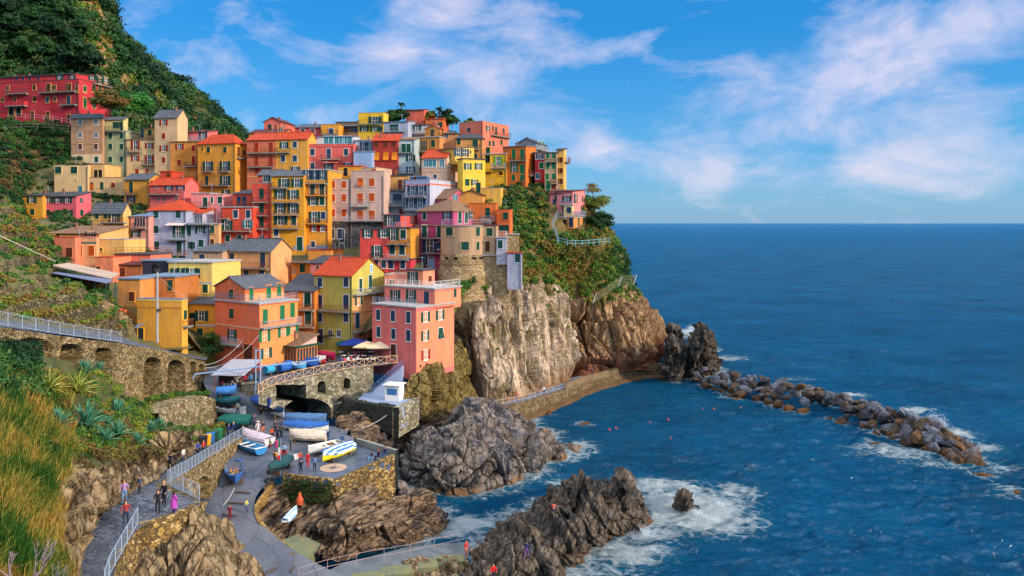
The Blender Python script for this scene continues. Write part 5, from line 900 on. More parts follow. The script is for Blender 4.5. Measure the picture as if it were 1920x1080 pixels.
def rose():
    m = MB(); r = 1.5; n = 40; m.prism([(r*math.cos(6.2832*i/n), r*math.sin(6.2832*i/n)) for i in range(n)], 0, .012, 0)
    pts = [((1.15 if i % 4 == 0 else (.8 if i % 2 == 0 else .22))*Vector((math.cos(math.pi*i/8), math.sin(math.pi*i/8), 0))) for i in range(16)]
    m.prism([(p.x, p.y) for p in pts], .013, .02, 1); tag(ob('compass_rose', m.mesh('compass_rose', [mottled('rose_stone', (190, 160, 140), .2, 3), mottled('rose_dark', (72, 84, 96), .2, 3)]), loc=cr), 'round pink stone disc with a dark star set in the platform paving', 'compass rose')
rose()
scrub('ivy', 'dark ivy hanging on the shaded left wall of the compass platform', np.array([BC[0]*(1-t)+BC[1]*t+np.array([-.1, -.25-.1*k, -.5-k*.55]) for t in np.linspace(.08, .9, 14) for k in range(4)]), (.25, .5), 80, .07, L_IVY, 111)

# ---------------------------------------------------------------- rocks
def rock(name, label, rows, mat, nu=150, nv=220, amp=1., seed=1, mode='z', scale=(.35, .35, .25), shear=(0, 0), smooth=False, fine=1., kind=None, cat='rock', steps=1., spike=0, ax=0):
    g = surf(rows, nu, nv, mode); n = nrm(g, (0, -20, 60)); q = g.copy(); q[..., 0] += shear[0]*q[..., 2]; q[..., 1] += shear[1]*q[..., 2]; sc = np.array(scale)
    if ax: ca, sa = math.cos(R(ax)), math.sin(R(ax)); q = np.stack([q[..., 0]*ca+q[..., 1]*sa, -q[..., 0]*sa+q[..., 1]*ca, q[..., 2]], -1)
    a = vor(q*sc, seed, True); b = vor(q*sc*2.7, seed+5, True); c = vor(q*sc*7, seed+8, True)
    d = amp*(1.2*(a[2]-.5)*steps+2.*a[3]+.5*(b[2]-.5)*steps+.7*b[3]+.08*(c[2]-.5)+.14*c[3]-1.1*np.exp(-(a[1]/.05)**2)-.4*np.exp(-(b[1]/.06)**2)+.3*ridge(q*sc*1.3, 5, seed+9)*fine)
    if spike: g = g.copy(); hz = np.clip((g[..., 2]-1)/4.5, 0, 1.3); g[..., 2] += spike*hz*np.clip(ridge(np.stack([g[..., 0]*.3+g[..., 1]*.12, g[..., 1]*.13-g[..., 0]*.06, 0*hz], -1), 4, seed+30)+.1, -.4, 1)
    g = g+n*d[..., None]; o = sheet(name, g, [mat], smooth=smooth)
    tag(o, label, cat, kind=kind); return o, g
_, R1 = rock('sea_rock', 'big rounded grey-brown rock lit warm on its shoulder between the harbour and the walkway', [
   [(740,915,-1.5),(800,945,-1.5),(870,945,-1.5),(950,925,-1.5),(1020,895,-1.5),(1072,868,-1.5),(1078,858,-1.5)],
   [(748,870,2.2),(800,885,3),(870,890,3),(945,880,2.4),(1005,862,1.8),(1052,852,.6),(1062,850,-1)],
   [(765,822,4.5),(812,825,5.5),(875,822,6.5),(940,820,6),(995,830,4.2),(1035,840,1.8),(1052,842,-1)],
   [(785,795,4),(825,795,5),(880,772,8.3),(930,782,7.5),(975,805,4.6),(1015,825,2),(1035,828,-1)],
   [(790,785,3),(830,785,3),(890,765,6),(930,775,5),(965,790,2),(1000,805,-1),(1010,808,-2)],
   [(790,780,0),(830,770,-2),(890,765,-2),(930,765,-2),(965,775,-2),(1000,790,-3),(1010,798,-3)]], ROCK_G, 200, 300, 1.1, 3, scale=(.17, .17, .14))
_, R2 = rock('sea_rock', 'jagged dark rock with pointed crest in the foreground surf, people climbing on it', [
   [(866,1200,-2),(950,1160,-2),(1040,1105,-1.5),(1090,1070,-1.5),(1130,1045,-1.5),(1180,1012,-1.5),(1232,988,-1.5),(1252,966,-1.5)],
   [(862,1125,1.8),(930,1100,2.2),(1010,1060,2.3),(1070,1025,2.8),(1115,998,2.8),(1160,984,2.4),(1208,974,1.1),(1238,966,-1)],
   [(868,1082,1.8),(918,1052,2.4),(985,1020,3.0),(1040,980,4.0),(1095,950,5.4),(1135,952,4.4),(1180,948,3.5),(1226,959,0)],
   [(884,1056,1.2),(926,1024,2.0),(985,990,3.0),(1038,956,4.3),(1090,918,6.6),(1132,936,4.6),(1168,914,6.6),(1202,948,1.6)],
   [(890,1035,-1.5),(930,992,-1),(980,962,-1),(1035,930,1),(1085,905,2),(1130,908,1),(1165,905,1),(1202,935,-2)]], ROCK_D, 240, 360, .65, 13, scale=(.42, .16, .16), shear=(.7, .2), spike=2.0)
_, R3 = rock('rock_outcrop', 'slanting brown rock ledges below the compass platform reaching into the surf', [
   [(505,910,5.6),(545,918,5),(600,932,4.8),(650,940,4.5),(700,930,4.6),(745,935,4.2),(790,932,3.6),(822,950,1)],
   [(483,948,4.5),(530,958,4.2),(585,968,4),(650,962,4.8),(705,950,4.8),(745,945,4.2),(800,945,3.4),(832,975,-1)],
   [(484,978,3.7),(525,985,3.6),(580,990,3.6),(640,985,4.4),(700,975,4.4),(745,968,4),(795,972,2.8),(826,1000,-1)],
   [(505,1008,3.1),(545,1008,3),(590,1010,2.8),(640,1015,3),(700,1010,2.4),(745,1000,2.2),(785,1000,1.4),(812,1015,-1)],
   [(545,1028,2.6),(575,1030,2.4),(600,1045,2),(640,1052,1.4),(690,1035,1),(740,1024,.8),(775,1020,0),(800,1025,-2)]], STRATA, 180, 300, .6, 23, scale=(.13, .6, .35), ax=58)
_, R4 = rock('rock_outcrop', 'tall folded brown rock rising between the path wall and the slipway at the bottom', [
   [(238,1000,14.2),(285,990,13.4),(325,985,13),(352,968,13.6),(378,940,14.2),(400,958,12.8),(428,985,10.4),(452,1020,8.6),(478,1048,7),(500,1085,5)],
   [(235,1030,13.2),(285,1020,12.6),(325,1015,12.6),(355,995,13),(385,980,13),(412,1000,11.4),(440,1020,9.6),(468,1045,8.2),(492,1068,6.4),(510,1110,4)],
   [(228,1090,12.4),(285,1085,11.8),(330,1070,12),(365,1060,12),(400,1060,11.4),(430,1070,10),(458,1075,9),(480,1085,7.6),(500,1110,6),(515,1150,3)],
   [(200,1300,8),(285,1300,8),(330,1300,8),(370,1300,8),(410,1250,8),(440,1220,7.4),(470,1200,6.6),(490,1190,5.6),(510,1190,4.4),(520,1200,3)]], ROCK_B, 220, 300, .5, 33, scale=(.55, .16, .14), shear=(.3, 0))
_, R5 = rock('rock_outcrop', 'smooth grey rock tongue just right of the compass platform wall', [
   [(735,930,1),(760,945,.5),(800,955,0),(815,950,-1)], [(738,905,3.2),(760,925,3),(785,938,2.4),(808,942,-.5)], [(742,893,2.5),(765,915,2),(790,930,1),(800,935,-1)]], ROCK_G, 50, 60, .4, 43)
_, R6 = rock('rock_slope', 'slanting grey strata slope between the bridge foot and the big rounded rock', [
   [(625,800,8.3),(660,825,7.6),(700,850,5),(745,868,1.5),(760,880,-1)],
   [(632,785,9),(670,800,8),(720,830,5),(760,848,2.6),(772,860,-.5)],
   [(645,782,8.8),(690,802,6.8),(740,822,4.4),(775,822,3.4),(790,832,2)],
   [(658,776,8.8),(702,792,7),(748,802,4.8),(790,790,5),(840,792,4)],
   [(664,772,8),(710,786,6),(756,790,4.6),(806,766,4.8),(870,772,3.6)]], STRATA, 120, 160, .6, 53, scale=(.13, .6, .35), ax=58)
_, R7 = rock('sea_rock', 'small black rock with white water streaming off it in the surf', [[(1258,962,-1),(1290,974,-1),(1316,968,-1)],[(1262,945,1),(1288,950,1.6),(1310,952,.6)],[(1266,930,2),(1284,922,3.2),(1298,932,2)],[(1270,932,0),(1284,926,0),(1296,934,0)]], ROCK_D, 50, 60, .35, 63, scale=(.5,.5,.5))
_, R8 = rock('sea_rock', 'dark lone rock far out beside a burst of spray', [[(1238,632,-1),(1262,636,-1),(1286,632,-1)],[(1246,622,2),(1260,618,4.5),(1280,625,2)],[(1250,614,4),(1258,606,5.6),(1276,616,3.4)],[(1250,618,0),(1260,614,0),(1278,622,0)]], ROCK_D, 40, 50, .5, 73, scale=(.3,.3,.3))
_, R9 = rock('sea_rock', 'twin-peaked dark rock stack at the root of the breakwater, right peak', [[(1278,705,0),(1305,708,0),(1335,702,0),(1352,690,0)],[(1284,680,4),(1306,672,6),(1328,672,5),(1346,680,1)],[(1294,652,8),(1312,632,11),(1326,634,10.5),(1340,660,4)],[(1298,645,6),(1312,632,8),(1326,636,7),(1338,655,2)],[(1298,650,0),(1312,645,0),(1326,645,0),(1338,655,0)]], ROCK_D, 80, 100, .9, 83, scale=(.4,.4,.12), spike=1.5)
_, R10 = rock('sea_rock', 'lower spiky dark rock between the cliff foot and the taller rock stack', [[(1238,704,1),(1262,708,1),(1290,706,0)],[(1242,685,4),(1264,678,5.5),(1288,684,3.4)],[(1250,654,8),(1266,645,9.6),(1284,660,6.5)],[(1252,655,2),(1266,650,2),(1284,660,2)]], ROCK_D, 70, 80, .8, 93, scale=(.4,.4,.12), spike=1.5)
_, R11 = rock('rock_shelf', 'dark wet rock apron under the slipway steps at the bottom edge', [[(560,1250,0),(680,1200,0),(800,1160,-.5),(880,1120,-.6),(930,1090,-1)],[(600,1110,1.4),(690,1080,1.3),(780,1068,1),(860,1060,.6),(900,1060,0)],[(620,1085,1.4),(700,1062,1.2),(780,1050,.9),(850,1045,.5),(890,1048,0)]], ROCK_B, 60, 120, .35, 103)

_, R12 = rock('rock_buttress', 'olive-brown mossy rock swelling out of the cliff under the salmon pink house', [
   [(742,790,106),(785,790,110),(825,788,117),(858,780,123),(890,772,128)],[(748,752,108),(788,738,110.5),(828,728,117),(860,715,124),(885,715,130)],[(764,720,111),(796,702,113),(832,690,119),(856,672,126),(878,670,132)],[(776,704,114),(800,688,116),(834,664,121),(856,640,128),(874,640,134)],[(790,704,122),(812,692,124),(842,670,128),(862,650,134),(880,650,140)]],
   rockmat('mossy_buttress_rock', [(92, 80, 46), (132, 112, 60), (160, 136, 84), (112, 100, 72)], (1, 1, .75), scale=.3, crack=.6, dk=.45, fine=.8), 110, 140, .55, 143, mode='d', scale=(.3, .3, .2))
# ---------------------------------------------------------------- bridge and terrace
BT = [G(484,740,13.4), G(500,729,13.4), G(530,719,13.4), G(565,710,13.4), G(602,702,13.4), G(650,693,13.4), G(700,686,13.4), G(745,682,13.4)]
wall_line('bridge', 'stone bridge wall with a wide low arch, a square opening and two small arches', BT[:7], [12.2, 11.2, 9.2, 7.4, 7, 6.6, 6.6], [(517,574,722,751,'R'),(532,620,747,800,'S'),(596,609,715,737,'A'),(644,656,709,729,'A')], STONE_B, cell=.1, depth=5.5, back=.5, batter=.02, darkmat=mottled('painted_arch_shade', (44, 38, 34), .4, 1), cat='bridge')  # openings lined near-black: arch shade put into the stone colour
railing('rust and white cross-braced railing along the restaurant terrace on the bridge', [p+np.array([0, 0, .12]) for p in BT], 1.15, mat=plain('peeling_cream_rail', (206, 168, 132), .7), every=1.75, style='X', r=.05)
g = MB()
T = MB(); tz = 14.0
def tpoly(pts, z0, z1, mat, name, st=True, label=None, cat=None):
    m = MB(); m.prism([tuple(G(x, y, z1)[:2]) for x, y in pts], z0, z1); o = ob(name, m.mesh(name, [mat])); return struct(o) if st else tag(o, label, cat)
tpoly([(490,722),(520,713),(565,704),(602,696.5),(650,688),(700,682),(745,678),(790,684),(800,650),(700,600),(560,610),(470,660),(478,700)], 12.95, 13.35, mottled('terrace_paving', (92, 96, 108), .35, .8), 'terrace')
# harbour stair, landing, kiosk
def stair(label, a, b, width, n, mat, rail=True, name='stairs'):
    a, b = Vector([float(c) for c in a]), Vector([float(c) for c in b]); d = b-a; hd = Vector((d.x, d.y, 0)); ln = hd.length; hd.normalize(); sd = Vector((-hd.y, hd.x, 0)); root = ob(name, None, loc=a); tag(root, label, 'stairs'); m = MB()
    for i in range(n):
        x0, x1 = ln*i/n, ln*(i+1)/n; z = d.z*(i+ (1 if d.z < 0 else 1))/n; pts = [hd*x0-sd*width/2, hd*x1-sd*width/2, hd*x1+sd*width/2, hd*x0+sd*width/2]
        m.prism([(p.x, p.y) for p in pts], min(0, d.z)-.8 if i else min(0,d.z)-.8, z)
    ob('steps', m.mesh('steps', [mat]), root)
    if rail:
        g = MB()
        for s in (-1, 1):
            for i in range(0, n+1, 3): p = hd*(ln*i/n)+sd*s*width*.48+Vector((0, 0, d.z*i/n)); g.tube([p, p+Vector((0, 0, 1))], .025, 4)
            for z in (.5, 1.0): g.tube([sd*s*width*.48+Vector((0, 0, z)), d+sd*s*width*.48+Vector((0, 0, z))], .025, 4)
        ob('handrail', g.mesh('handrail', [plain('blue_rail', (110, 140, 190), .5)]), root)
    return root
BLUEC = mottled('bluish_concrete', (150, 164, 196), .25, .8)
stair('blue-grey railed stair climbing from the kiosk landing to the restaurant terrace', G(700,734,9.6), G(755,688,13.3), 2.6, 26, BLUEC)
tpoly([(668,752),(752,764),(786,748),(780,722),(730,716),(690,730)], 6.5, 9.5, BLUEC, 'kiosk_landing')
wall_line('quay_wall', 'pale stone pier face below the kiosk landing', [G(748,765,9.55), G(785,749,9.55), G(784,742,9.55)], [5.5, 5.8, 6], [], STONE_B, cell=.12, depth=0, back=1, batter=0)
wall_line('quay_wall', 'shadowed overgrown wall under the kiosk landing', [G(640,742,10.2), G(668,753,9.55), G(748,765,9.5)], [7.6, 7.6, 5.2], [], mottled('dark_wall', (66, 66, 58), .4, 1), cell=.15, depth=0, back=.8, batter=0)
scrub('ivy', 'dark creepers on the shadowed wall under the kiosk landing', np.array([G(640+9*i, 748+1.2*i, 9.4)*np.array([1,1,0])+np.array([0,-.3,9.2-.7*k]) for i in range(12) for k in range(4)]), (.35, .65), 80, .12, L_IVY, 121)
# kiosk
def kiosk():
    p = G(735,752,9.5); root = ob('kiosk', None, loc=p, rz=R(-14)); tag(root, 'small white flat-roofed kiosk with a blue window at the foot of the blue-grey stair', 'kiosk')
    m = MB(); m.box(-1.1, 1.1, 0, 1.8, 0, 2.2); ob('walls', m.mesh('walls', [WHITE]), root); m = MB(); m.box(-1.35, 1.35, -.3, 2.1, 2.205, 2.32); ob('roof', m.mesh('roof', [WHITE]), root)
    m = MB(); m.box(-.75, .75, -.05, .0, .9, 1.75); ob('window', m.mesh('window', [plain('blue_window', (66, 118, 170), .3)]), root)
kiosk()
# headland walkway with its lower ledge
wi = [(742,758),(785,752),(830,757),(875,757),(920,757),(965,749),(1005,737),(1040,727),(1077,712),(1115,702),(1156,692),(1200,687),(1243,685),(1262,686)]
WZ = [4.2, 4.2, 4.2, 4.0, 3.6, 3.1, 2.8, 2.5, 2.4, 2.35, 2.3, 2.3, 2.3, 2.3]; WI = np.array([G(x, y, z) for (x, y), z in zip(wi, WZ)])
def offs(Pn, d):
    t = np.gradient(Pn, axis=0); nn = np.stack([t[:, 1], -t[:, 0], 0*t[:, 0]], -1); nn /= np.linalg.norm(nn, axis=1, keepdims=True); return Pn+nn*d
def ribbon(name, A, B, mat, kind='structure', n=140, m=6, rough=.05, **k):
    g = np.stack([crom(A*(1-t)+B*t, n) for t in np.linspace(0, 1, m)], 1); g = g+rough*fbm(g*.8, 3, 3)[..., None]*np.array([0, 0, 1.]); o = sheet(name, g, [mat]); return struct(o) if kind else o
WO = offs(WI, 2.3)
ribbon('sea_walkway', offs(WI, -1.5), WO, mottled('walkway_paving', (128, 134, 146), .3, .8))
L1 = offs(WI, 2.55); L2 = offs(WI, 3.8); L1[:, 2] = .75; L2[:, 2] = .5; 
ribbon('wave_ledge', L1-np.array([0,0,0]), L2, CONC_O, rough=.12); L3 = L2.copy(); L3[:, 2] = -1.2; ribbon('wave_ledge_face', L2, L3, CONC_O, rough=.0)
wall_line('sea_wall', 'ochre-stained masonry wall of the headland walkway above its low ledge', list(crom(WO, 60)+np.array([0, 0, .02])), [-.5]*60, [], stone('sea_wall_stone', [(128,108,80),(106,88,66),(140,120,92)], 1.2, (78,66,50), mossy=(104, 82, 54)), cell=.25, depth=0, back=.3, batter=.04)
wo = offs(WI, 2.35); P1 = crom(wo[7:], 50)+np.array([0, 0, .02]); 
wall_line('parapet', 'solid ochre parapet on the outer half of the headland walkway', list(P1+np.array([0, 0, .9])), [2.0]*50, [], mottled('brown_concrete', (134, 112, 84), .4, .4), cell=.2, depth=0, back=.35, batter=0, rough=.04)
railing('thin white railing along the near half of the headland walkway', list(crom(offs(WI, 2.2)[:8], 40)), 1.05, mat=plain('white_rail', (200, 205, 215), .5), every=2.2, style='two', r=.022)
# breakwater
BTM = []
def boulders():
    import mathutils
    mats = [rockmat('boulder_'+str(i), c, (1, 1, 1), scale=.7, crack=.25, low=lo, lowz=1.2) for i, (c, lo) in enumerate((([(92, 94, 106), (130, 132, 142), (168, 168, 174)], (104, 76, 50)), ([(72, 62, 56), (110, 94, 80), (138, 120, 102)], (108, 76, 46)), ([(104, 110, 126), (138, 144, 158), (172, 174, 182)], (120, 94, 64)), ([(104, 78, 56), (140, 102, 66), (160, 122, 82)], (116, 78, 42)), ([(58, 60, 70), (88, 88, 96), (112, 112, 118)], (74, 58, 42))))]
    tmpl = []
    for i in range(10):
        rg = random.Random(i+50); bm = bmesh.new()
        for k in range(15): v = Vector((rg.gauss(0, 1), rg.gauss(0, 1), rg.gauss(0, 1))).normalized(); v = Vector((v.x*rg.uniform(.8, 1.15), v.y*rg.uniform(.7, .95), v.z*rg.uniform(.6, .85))); bm.verts.new(v)
        bmesh.ops.convex_hull(bm, input=bm.verts); bmesh.ops.delete(bm, geom=[v for v in bm.verts if not v.link_faces], context='VERTS'); bmesh.ops.bevel(bm, geom=list(bm.edges), offset=.06, segments=1, affect='EDGES', profile=.6)
        bmesh.ops.triangulate(bm, faces=bm.faces[:]); bmesh.ops.subdivide_edges(bm, edges=bm.edges[:], cuts=1)
        co = np.array([v.co for v in bm.verts]); dn = .05*fbm(co*2.2, 3, i)
        for v, d in zip(bm.verts, dn): v.co *= 1+d
        me = bpy.data.meshes.new('boulder'); bm.to_mesh(me); bm.free(); me.polygons.foreach_set('use_smooth', [False]*len(me.polygons)); me.materials.append(mats[0]); tmpl.append(me)
    cl = np.array([G(1308,712,0), G(1380,735,0), G(1460,752,0), G(1560,780,0), G(1650,803,0), G(1730,835,0), G(1790,853,0), G(1835,863,0)]); Lc = crom(cl, 200)+np.array([.6, 2.6, 0]); rg = random.Random(9)
    names = ['grey', 'brown', 'pale', 'ochre', 'dark']; grp = 'boulders of the breakwater'; k = 0; N = 284
    sect = ['beside the twin-peaked rock stack', 'in the first third of the breakwater', 'in the middle of the breakwater', 'towards the seaward end of the breakwater', 'at the low washed tip of the breakwater']
    for i in range(N):
        f = (i+.5)/N; f = f**.92; p = Lc[int(f*199)]; lay = rg.random(); hmax = 3.9*(1-.75*max(0, (f-.78)/.22)); wd = 7.2*(1-.45*max(0, (f-.8)/.2)); off = rg.uniform(-1, 1)
        z = hmax*(1-abs(off)**1.5)*rg.uniform(.55, 1.)-.35; r = rg.uniform(.65, 1.55)*(1.2 if lay > .85 else 1)*(.85+.4*f)
        mi = rg.choices(range(5), [5, 3.2, 2.2 if z > .8 else .4, 1.4+ (3 if z < .5 or f > .8 else 0), 2])[0]
        o = bpy.data.objects.new('boulder', tmpl[k % 10]); COL.objects.link(o); k += 1; o.location = (p[0]+off*wd*.34+rg.uniform(-.5, .5), p[1]+off*wd*.94, z); o.rotation_euler = (rg.uniform(-.6, .6), rg.uniform(-.6, .6), rg.uniform(0, 6.3)); o.scale = (r*rg.uniform(.8, 1.2), r, r*rg.uniform(.75, 1.05))
        o.material_slots[0].link = 'OBJECT'; o.material_slots[0].material = mats[mi]; si = min(4, int(f*5)); 
        tag(o, f'{names[mi]} angular boulder {sect[si]}', 'boulder', grp)
    for j, (px, py, s) in enumerate(((1845,892,1.3),(1905,922,1.0),(1888,920,.7),(1640,832,.9),(1655,838,.7),(1352,735,1.2),(1366,742,1.1),(1385,748,1.2),(1342,728,1.1),(1040,866,1.1),(1096,795,1.),(1030,775,1.0),(960,800,1.))):
        o = bpy.data.objects.new('boulder', tmpl[j % 10]); COL.objects.link(o); o.location = V(G(px, py, .05)); o.scale = (s*1.5, s*.7, s*.45); o.rotation_euler = (0, .1, j); o.material_slots[0].link = 'OBJECT'; o.material_slots[0].material = mats[3]
        tag(o, 'half-sunk ochre stone '+['alone beyond the breakwater tip', 'barely awash at the right edge', 'low beside the one awash at the right edge', 'awash on the harbour side of the breakwater', 'second one awash on the harbour side of the breakwater', 'at the inner foot of the breakwater root', 'inner foot of the breakwater, second along', 'inner foot of the breakwater, last before open water', 'first under the twin-peaked stack', 'off the tip of the big rounded rock', 'by the walkway ledge bend', 'against the walkway ledge', 'in the gap between walkway and big rock'][j], 'boulder')
boulders()
# slipway steps to the sea with rope rail
strip('sea_slipway', [((590,1085),(560,1125),2.4),((640,1058),(612,1098),2.1),((700,1042),(690,1078),1.7),((760,1028),(765,1064),1.3),((820,1020),(830,1054),.9),((868,1018),(880,1046),.5)], mottled('wet_slipway', (104, 112, 118), .35, .6, .5))
ALG = mottled('algae_concrete', (128, 124, 82), .35, 1.2, c2=(92, 108, 98))
for i, (x, y, z) in enumerate(((640,1102,1.9),(690,1086,1.6),(740,1074,1.3),(790,1062,1.0),(840,1052,.7))):
    m = MB(); p = G(x, y, z); m.box(-1.5, 1.6, -1.0, .9, -2.2, .28); tag(ob('concrete_step', m.mesh('concrete_step', [ALG]), loc=p, rz=R(12)), 'algae-green concrete step of the slipway edge, '+['the lowest in the picture', 'next above the lowest', 'in the middle of the flight', 'next to last towards the sea', 'nearest the sea'][i], 'step')
railing('white double rope rail on thin posts along the sea slipway', [G(560,1092,2.5), G(612,1076,2.3), G(655,1066,2.1), G(705,1056,1.8), G(762,1046,1.4), G(815,1034,1.0), G(860,1024,.8)], 1.3, mat=plain('pinkish_rope', (176, 150, 150), .8), every=3.2, style='two', r=.02)
m = MB(); p = G(545,1052,2.5); m.slab([V(G(470+22,1030,2.9)-p), V(G(560,1000,2.9)-p), V(G(603,1020,2.6)-p), V(G(556,1062,2.4)-p)], 1.2); tag(ob('concrete_block', m.mesh('concrete_block', [ALG]), loc=p), 'yellow-green concrete wedge by the tidal pool at the slipway bend', 'block')
for i, (x0, x1, y) in enumerate(((443,490,938),(427,458,941),(427,457,943),(416,443,967))):
    m = MB(); a, b = G(440, [930, 922, 945, 966][i], 5.0), None
for i, (x0, y0, x1, y1, z) in enumerate(((441,922,470,924,5.5),(427,942,457,944,5.0),(416,964,444,968,4.6),(500,1074,520,1064,2.8),(545,1072,556,1060,2.7))):
    m = MB(); a, b = G(x0, y0, z+.08), G(x1, y1, z+.08); m.tube([V(a-a), V(b-a)], .09, 4); tag(ob('skid_beam', m.mesh('skid_beam', [BARK]), loc=a), 'dark timber skid beam across the slipway, '+['uppermost, under the blue rowing boat', 'just below the uppermost', 'beside the child in dark red', 'near the bottom edge', 'shortest, near the rope rail'][i], 'beam')
wall_line('slipway_kerb', 'curving pebbled kerb edging the slipway beside the slanting ledges', list(crom(np.array([G(507,903,6.1), G(498,918,5.8), G(483,938,5.3), G(477,955,4.9), G(482,975,4.5), G(500,996,4.0), G(525,1018,3.5), G(550,1042,3.1)]), 40)), [2]*40, [], stone('pebble_kerb', [(176,132,70),(140,104,60),(196,160,100)], 6, (90,70,44)), cell=.1, depth=0, back=.45, batter=0, rough=.04)

# ---------------------------------------------------------------- boats
def hull(L, w, h, n=14, m=9, cover=None, sheer=.25, bow=.5):
    """hull skin rows from stern (x=-L/2) to bow; returns outer grid"""
    g = np.zeros((n+1, m, 3))
    for i in range(n+1):
        t = i/n; x = -L/2+L*t; f = (1-max(0, (t-.45)/.55)**2.2)*(.82+.18*min(1, t*3)); hw = w/2*max(f, .02); zz = h*(1+sheer*(2*t-1)**2*(1.6 if t > .5 else .4))
        for j in range(m):
            a = math.pi*j/(m-1); c = math.cos(a); s = math.sin(a); g[i, j] = (x+(.12*L*bow*(1-s)*0 if 1 else 0), -hw*np.sign(c)*abs(c)**.7, zz*(1-s**.75*1.0)+.08*max(0, t-.6)*L*.3*s)
    return g
def boat(label, p0, p1, z, w, kind, hullc, inc, cover=None, stripe=None, h=.75, tilt=0, supports=True, motor=False):
    """kind: open / cover; p0 stern, p1 bow as picture points on the ground height z"""
    a, b = G(*p0, z), G(*p1, z); c = (a+b)/2; d = b-a; L = float(np.hypot(d[0], d[1])); rz = math.atan2(d[1], d[0]); pz = math.atan2(d[2]*0, L)
    root = ob('boat', None, loc=(c[0], c[1], z+.22)); root.rotation_euler = (tilt, 0, rz); tag(root, label, 'boat')
    g = hull(L, w, h); n, m = g.shape[:2]; hm = plain('hull_paint', hullc, .4); im = plain('boat_inside', inc, .6)
    me = fast('hull', g.reshape(-1, 3), quads(n, m), [hm], smooth=True); ob('hull', me, root)
    M = MB(); M.add([tuple(g[0, j]) for j in range(m)], [tuple(range(m))]); K = MB(); K.tube([g[-1, m//2]+np.array([-.05, 0, -.02]), g[-1, 0]+np.array([0, 0, .12])], .04, 5); ob('stem', K.mesh('stem', [hm]), root)
    ob('transom', M.mesh('transom', [hm]), root)
    M = MB(); M.tube([g[i, 0] for i in range(n)], .045, 5); M.tube([g[i, -1] for i in range(n)], .045, 5); M.tube([g[0, 0], g[0, -1]], .04, 5)
    ob('gunwale', M.mesh('gunwale', [plain('gunwale', stripe or inc, .5)]), root)
    if kind == 'open':
        gi = g.copy(); gi[..., 1] *= .9; gi[..., 2] = np.maximum(gi[..., 2]*.98, .16); ob('inner_skin', fast('inner_skin', gi.reshape(-1, 3), quads(n, m), [im], smooth=True), root)
        for t in (.2, .45, .68):
            i = int(t*(n-1)); hw = abs(g[i, 0, 1])*.93; M = MB(); M.box(g[i, 0, 0]-.13, g[i, 0, 0]+.13, -hw, hw, h*.72, h*.72+.05); ob('thwart', M.mesh('thwart', [plain('thwart', stripe or (235, 232, 225), .6)]), root)
    else:
        k = 9; tg = np.zeros((n, k, 3))
        for i in range(n):
            hw = abs(g[i, 0, 1])*1.07+.03; t = i/(n-1)
            for j in range(k):
                y = -hw+2*hw*j/(k-1); rdg = (cover == 'high' and .65 or .38)*(1-abs(y)/hw)**1.1*(1-.5*abs(2*t-1)**2); tg[i, j] = (g[i, 0, 0]*1.02, y, g[i, 0, 2]+.05+rdg-(.28 if j in (0, k-1) else 0)+.04*math.sin(i*1.9+j*1.3))
        tm = tarp(inc, stripe); ob('tarpaulin', fast('tarpaulin', tg.reshape(-1, 3), quads(n, k), [tm], smooth=True), root)
    if supports:
        for s in (-.28, .3): M = MB(); M.box(L*s-.08, L*s+.08, -w*.42, w*.42, -.22, .04); M.box(L*s-.06, L*s+.06, -w*.42, -w*.3, .04, h*.35); M.box(L*s-.06, L*s+.06, w*.3, w*.42, .04, h*.35); ob('chock', M.mesh('chock', [BARK]), root)
    if motor:
        M = MB(); M.box(-L/2-.32, -L/2+.02, -.16, .16, h*.75, h*1.55); M.box(-L/2-.22, -L/2-.08, -.05, .05, -.1, h*.75); ob('outboard_motor', M.mesh('outboard_motor', [plain('motor', (40, 70, 110), .4)]), root)
    return root
def tarp(c, stripe=None):
    k = ('tarp', tuple(c), stripe)
    if k in MC: return MC[k]
    m, nt, bs = newmat('tarpaulin'); v = mapc(nt); n = noise(nt, v, 2.2, 5, .6); a = lin(c); base = ramp(nt, n, [(.3, tuple(x*.7 for x in a)), (.7, a)])
    if stripe:
        w = nd(nt, 'ShaderNodeTexWave', bands_direction='Y'); lk(nt, v, w.inputs[0]); w.inputs['Scale'].default_value = .9; w.inputs['Distortion'].default_value = 1.5; base = mixc(nt, ramp(nt, w.outputs['Fac'], [(.48, (0,0,0)), (.52, (1,1,1))]), base, lin(stripe))
    lk(nt, base, bs.inputs['Base Color']); bs.inputs['Roughness'].default_value = .6; bs.inputs['Specular IOR Level'].default_value = .3; bump(nt, n, .5, .15, bs); MC[k] = m; return m
W_ = (232, 228, 222)
boat('pale pink covered dinghy beside the top of the sloping railing', (506,838), (455,822), 7.5, 1.9, 'cover', (222, 206, 212), (226, 204, 214))
boat('light blue open dinghy with white thwarts below the pink dinghy', (490,856), (440,836), 7.1, 1.9, 'open', (52, 130, 190), (96, 170, 215), None, (235, 235, 235), motor=False)
boat('blue and white rowing boat full of yellow nets, standing alone on the ramp', (436,880), (442,915), 6.0, 2.0, 'open', (44, 96, 170), (214, 210, 196), None, (60, 110, 180))
boat('boat under a bright royal blue tarpaulin near the foot of the bridge', (475,752), (506,770), 10.6, 2.1, 'cover', (60, 80, 150), (46, 92, 176), 'high')
boat('white-hulled boat with a navy teal cover in front of the royal blue one', (500,770), (532,787), 9.3, 1.9, 'cover', (214, 214, 214), (22, 66, 104))
boat('long flat blue-grey tarpaulined boat closest to the wide arch', (534,792), (612,796), 8.5, 1.9, 'cover', (90, 120, 160), (84, 122, 170))
boat('white boat with a bright blue tarpaulin between the grey-blue and cream ones', (537,806), (616,812), 8.1, 2.0, 'cover', (236, 232, 222), (44, 106, 186))
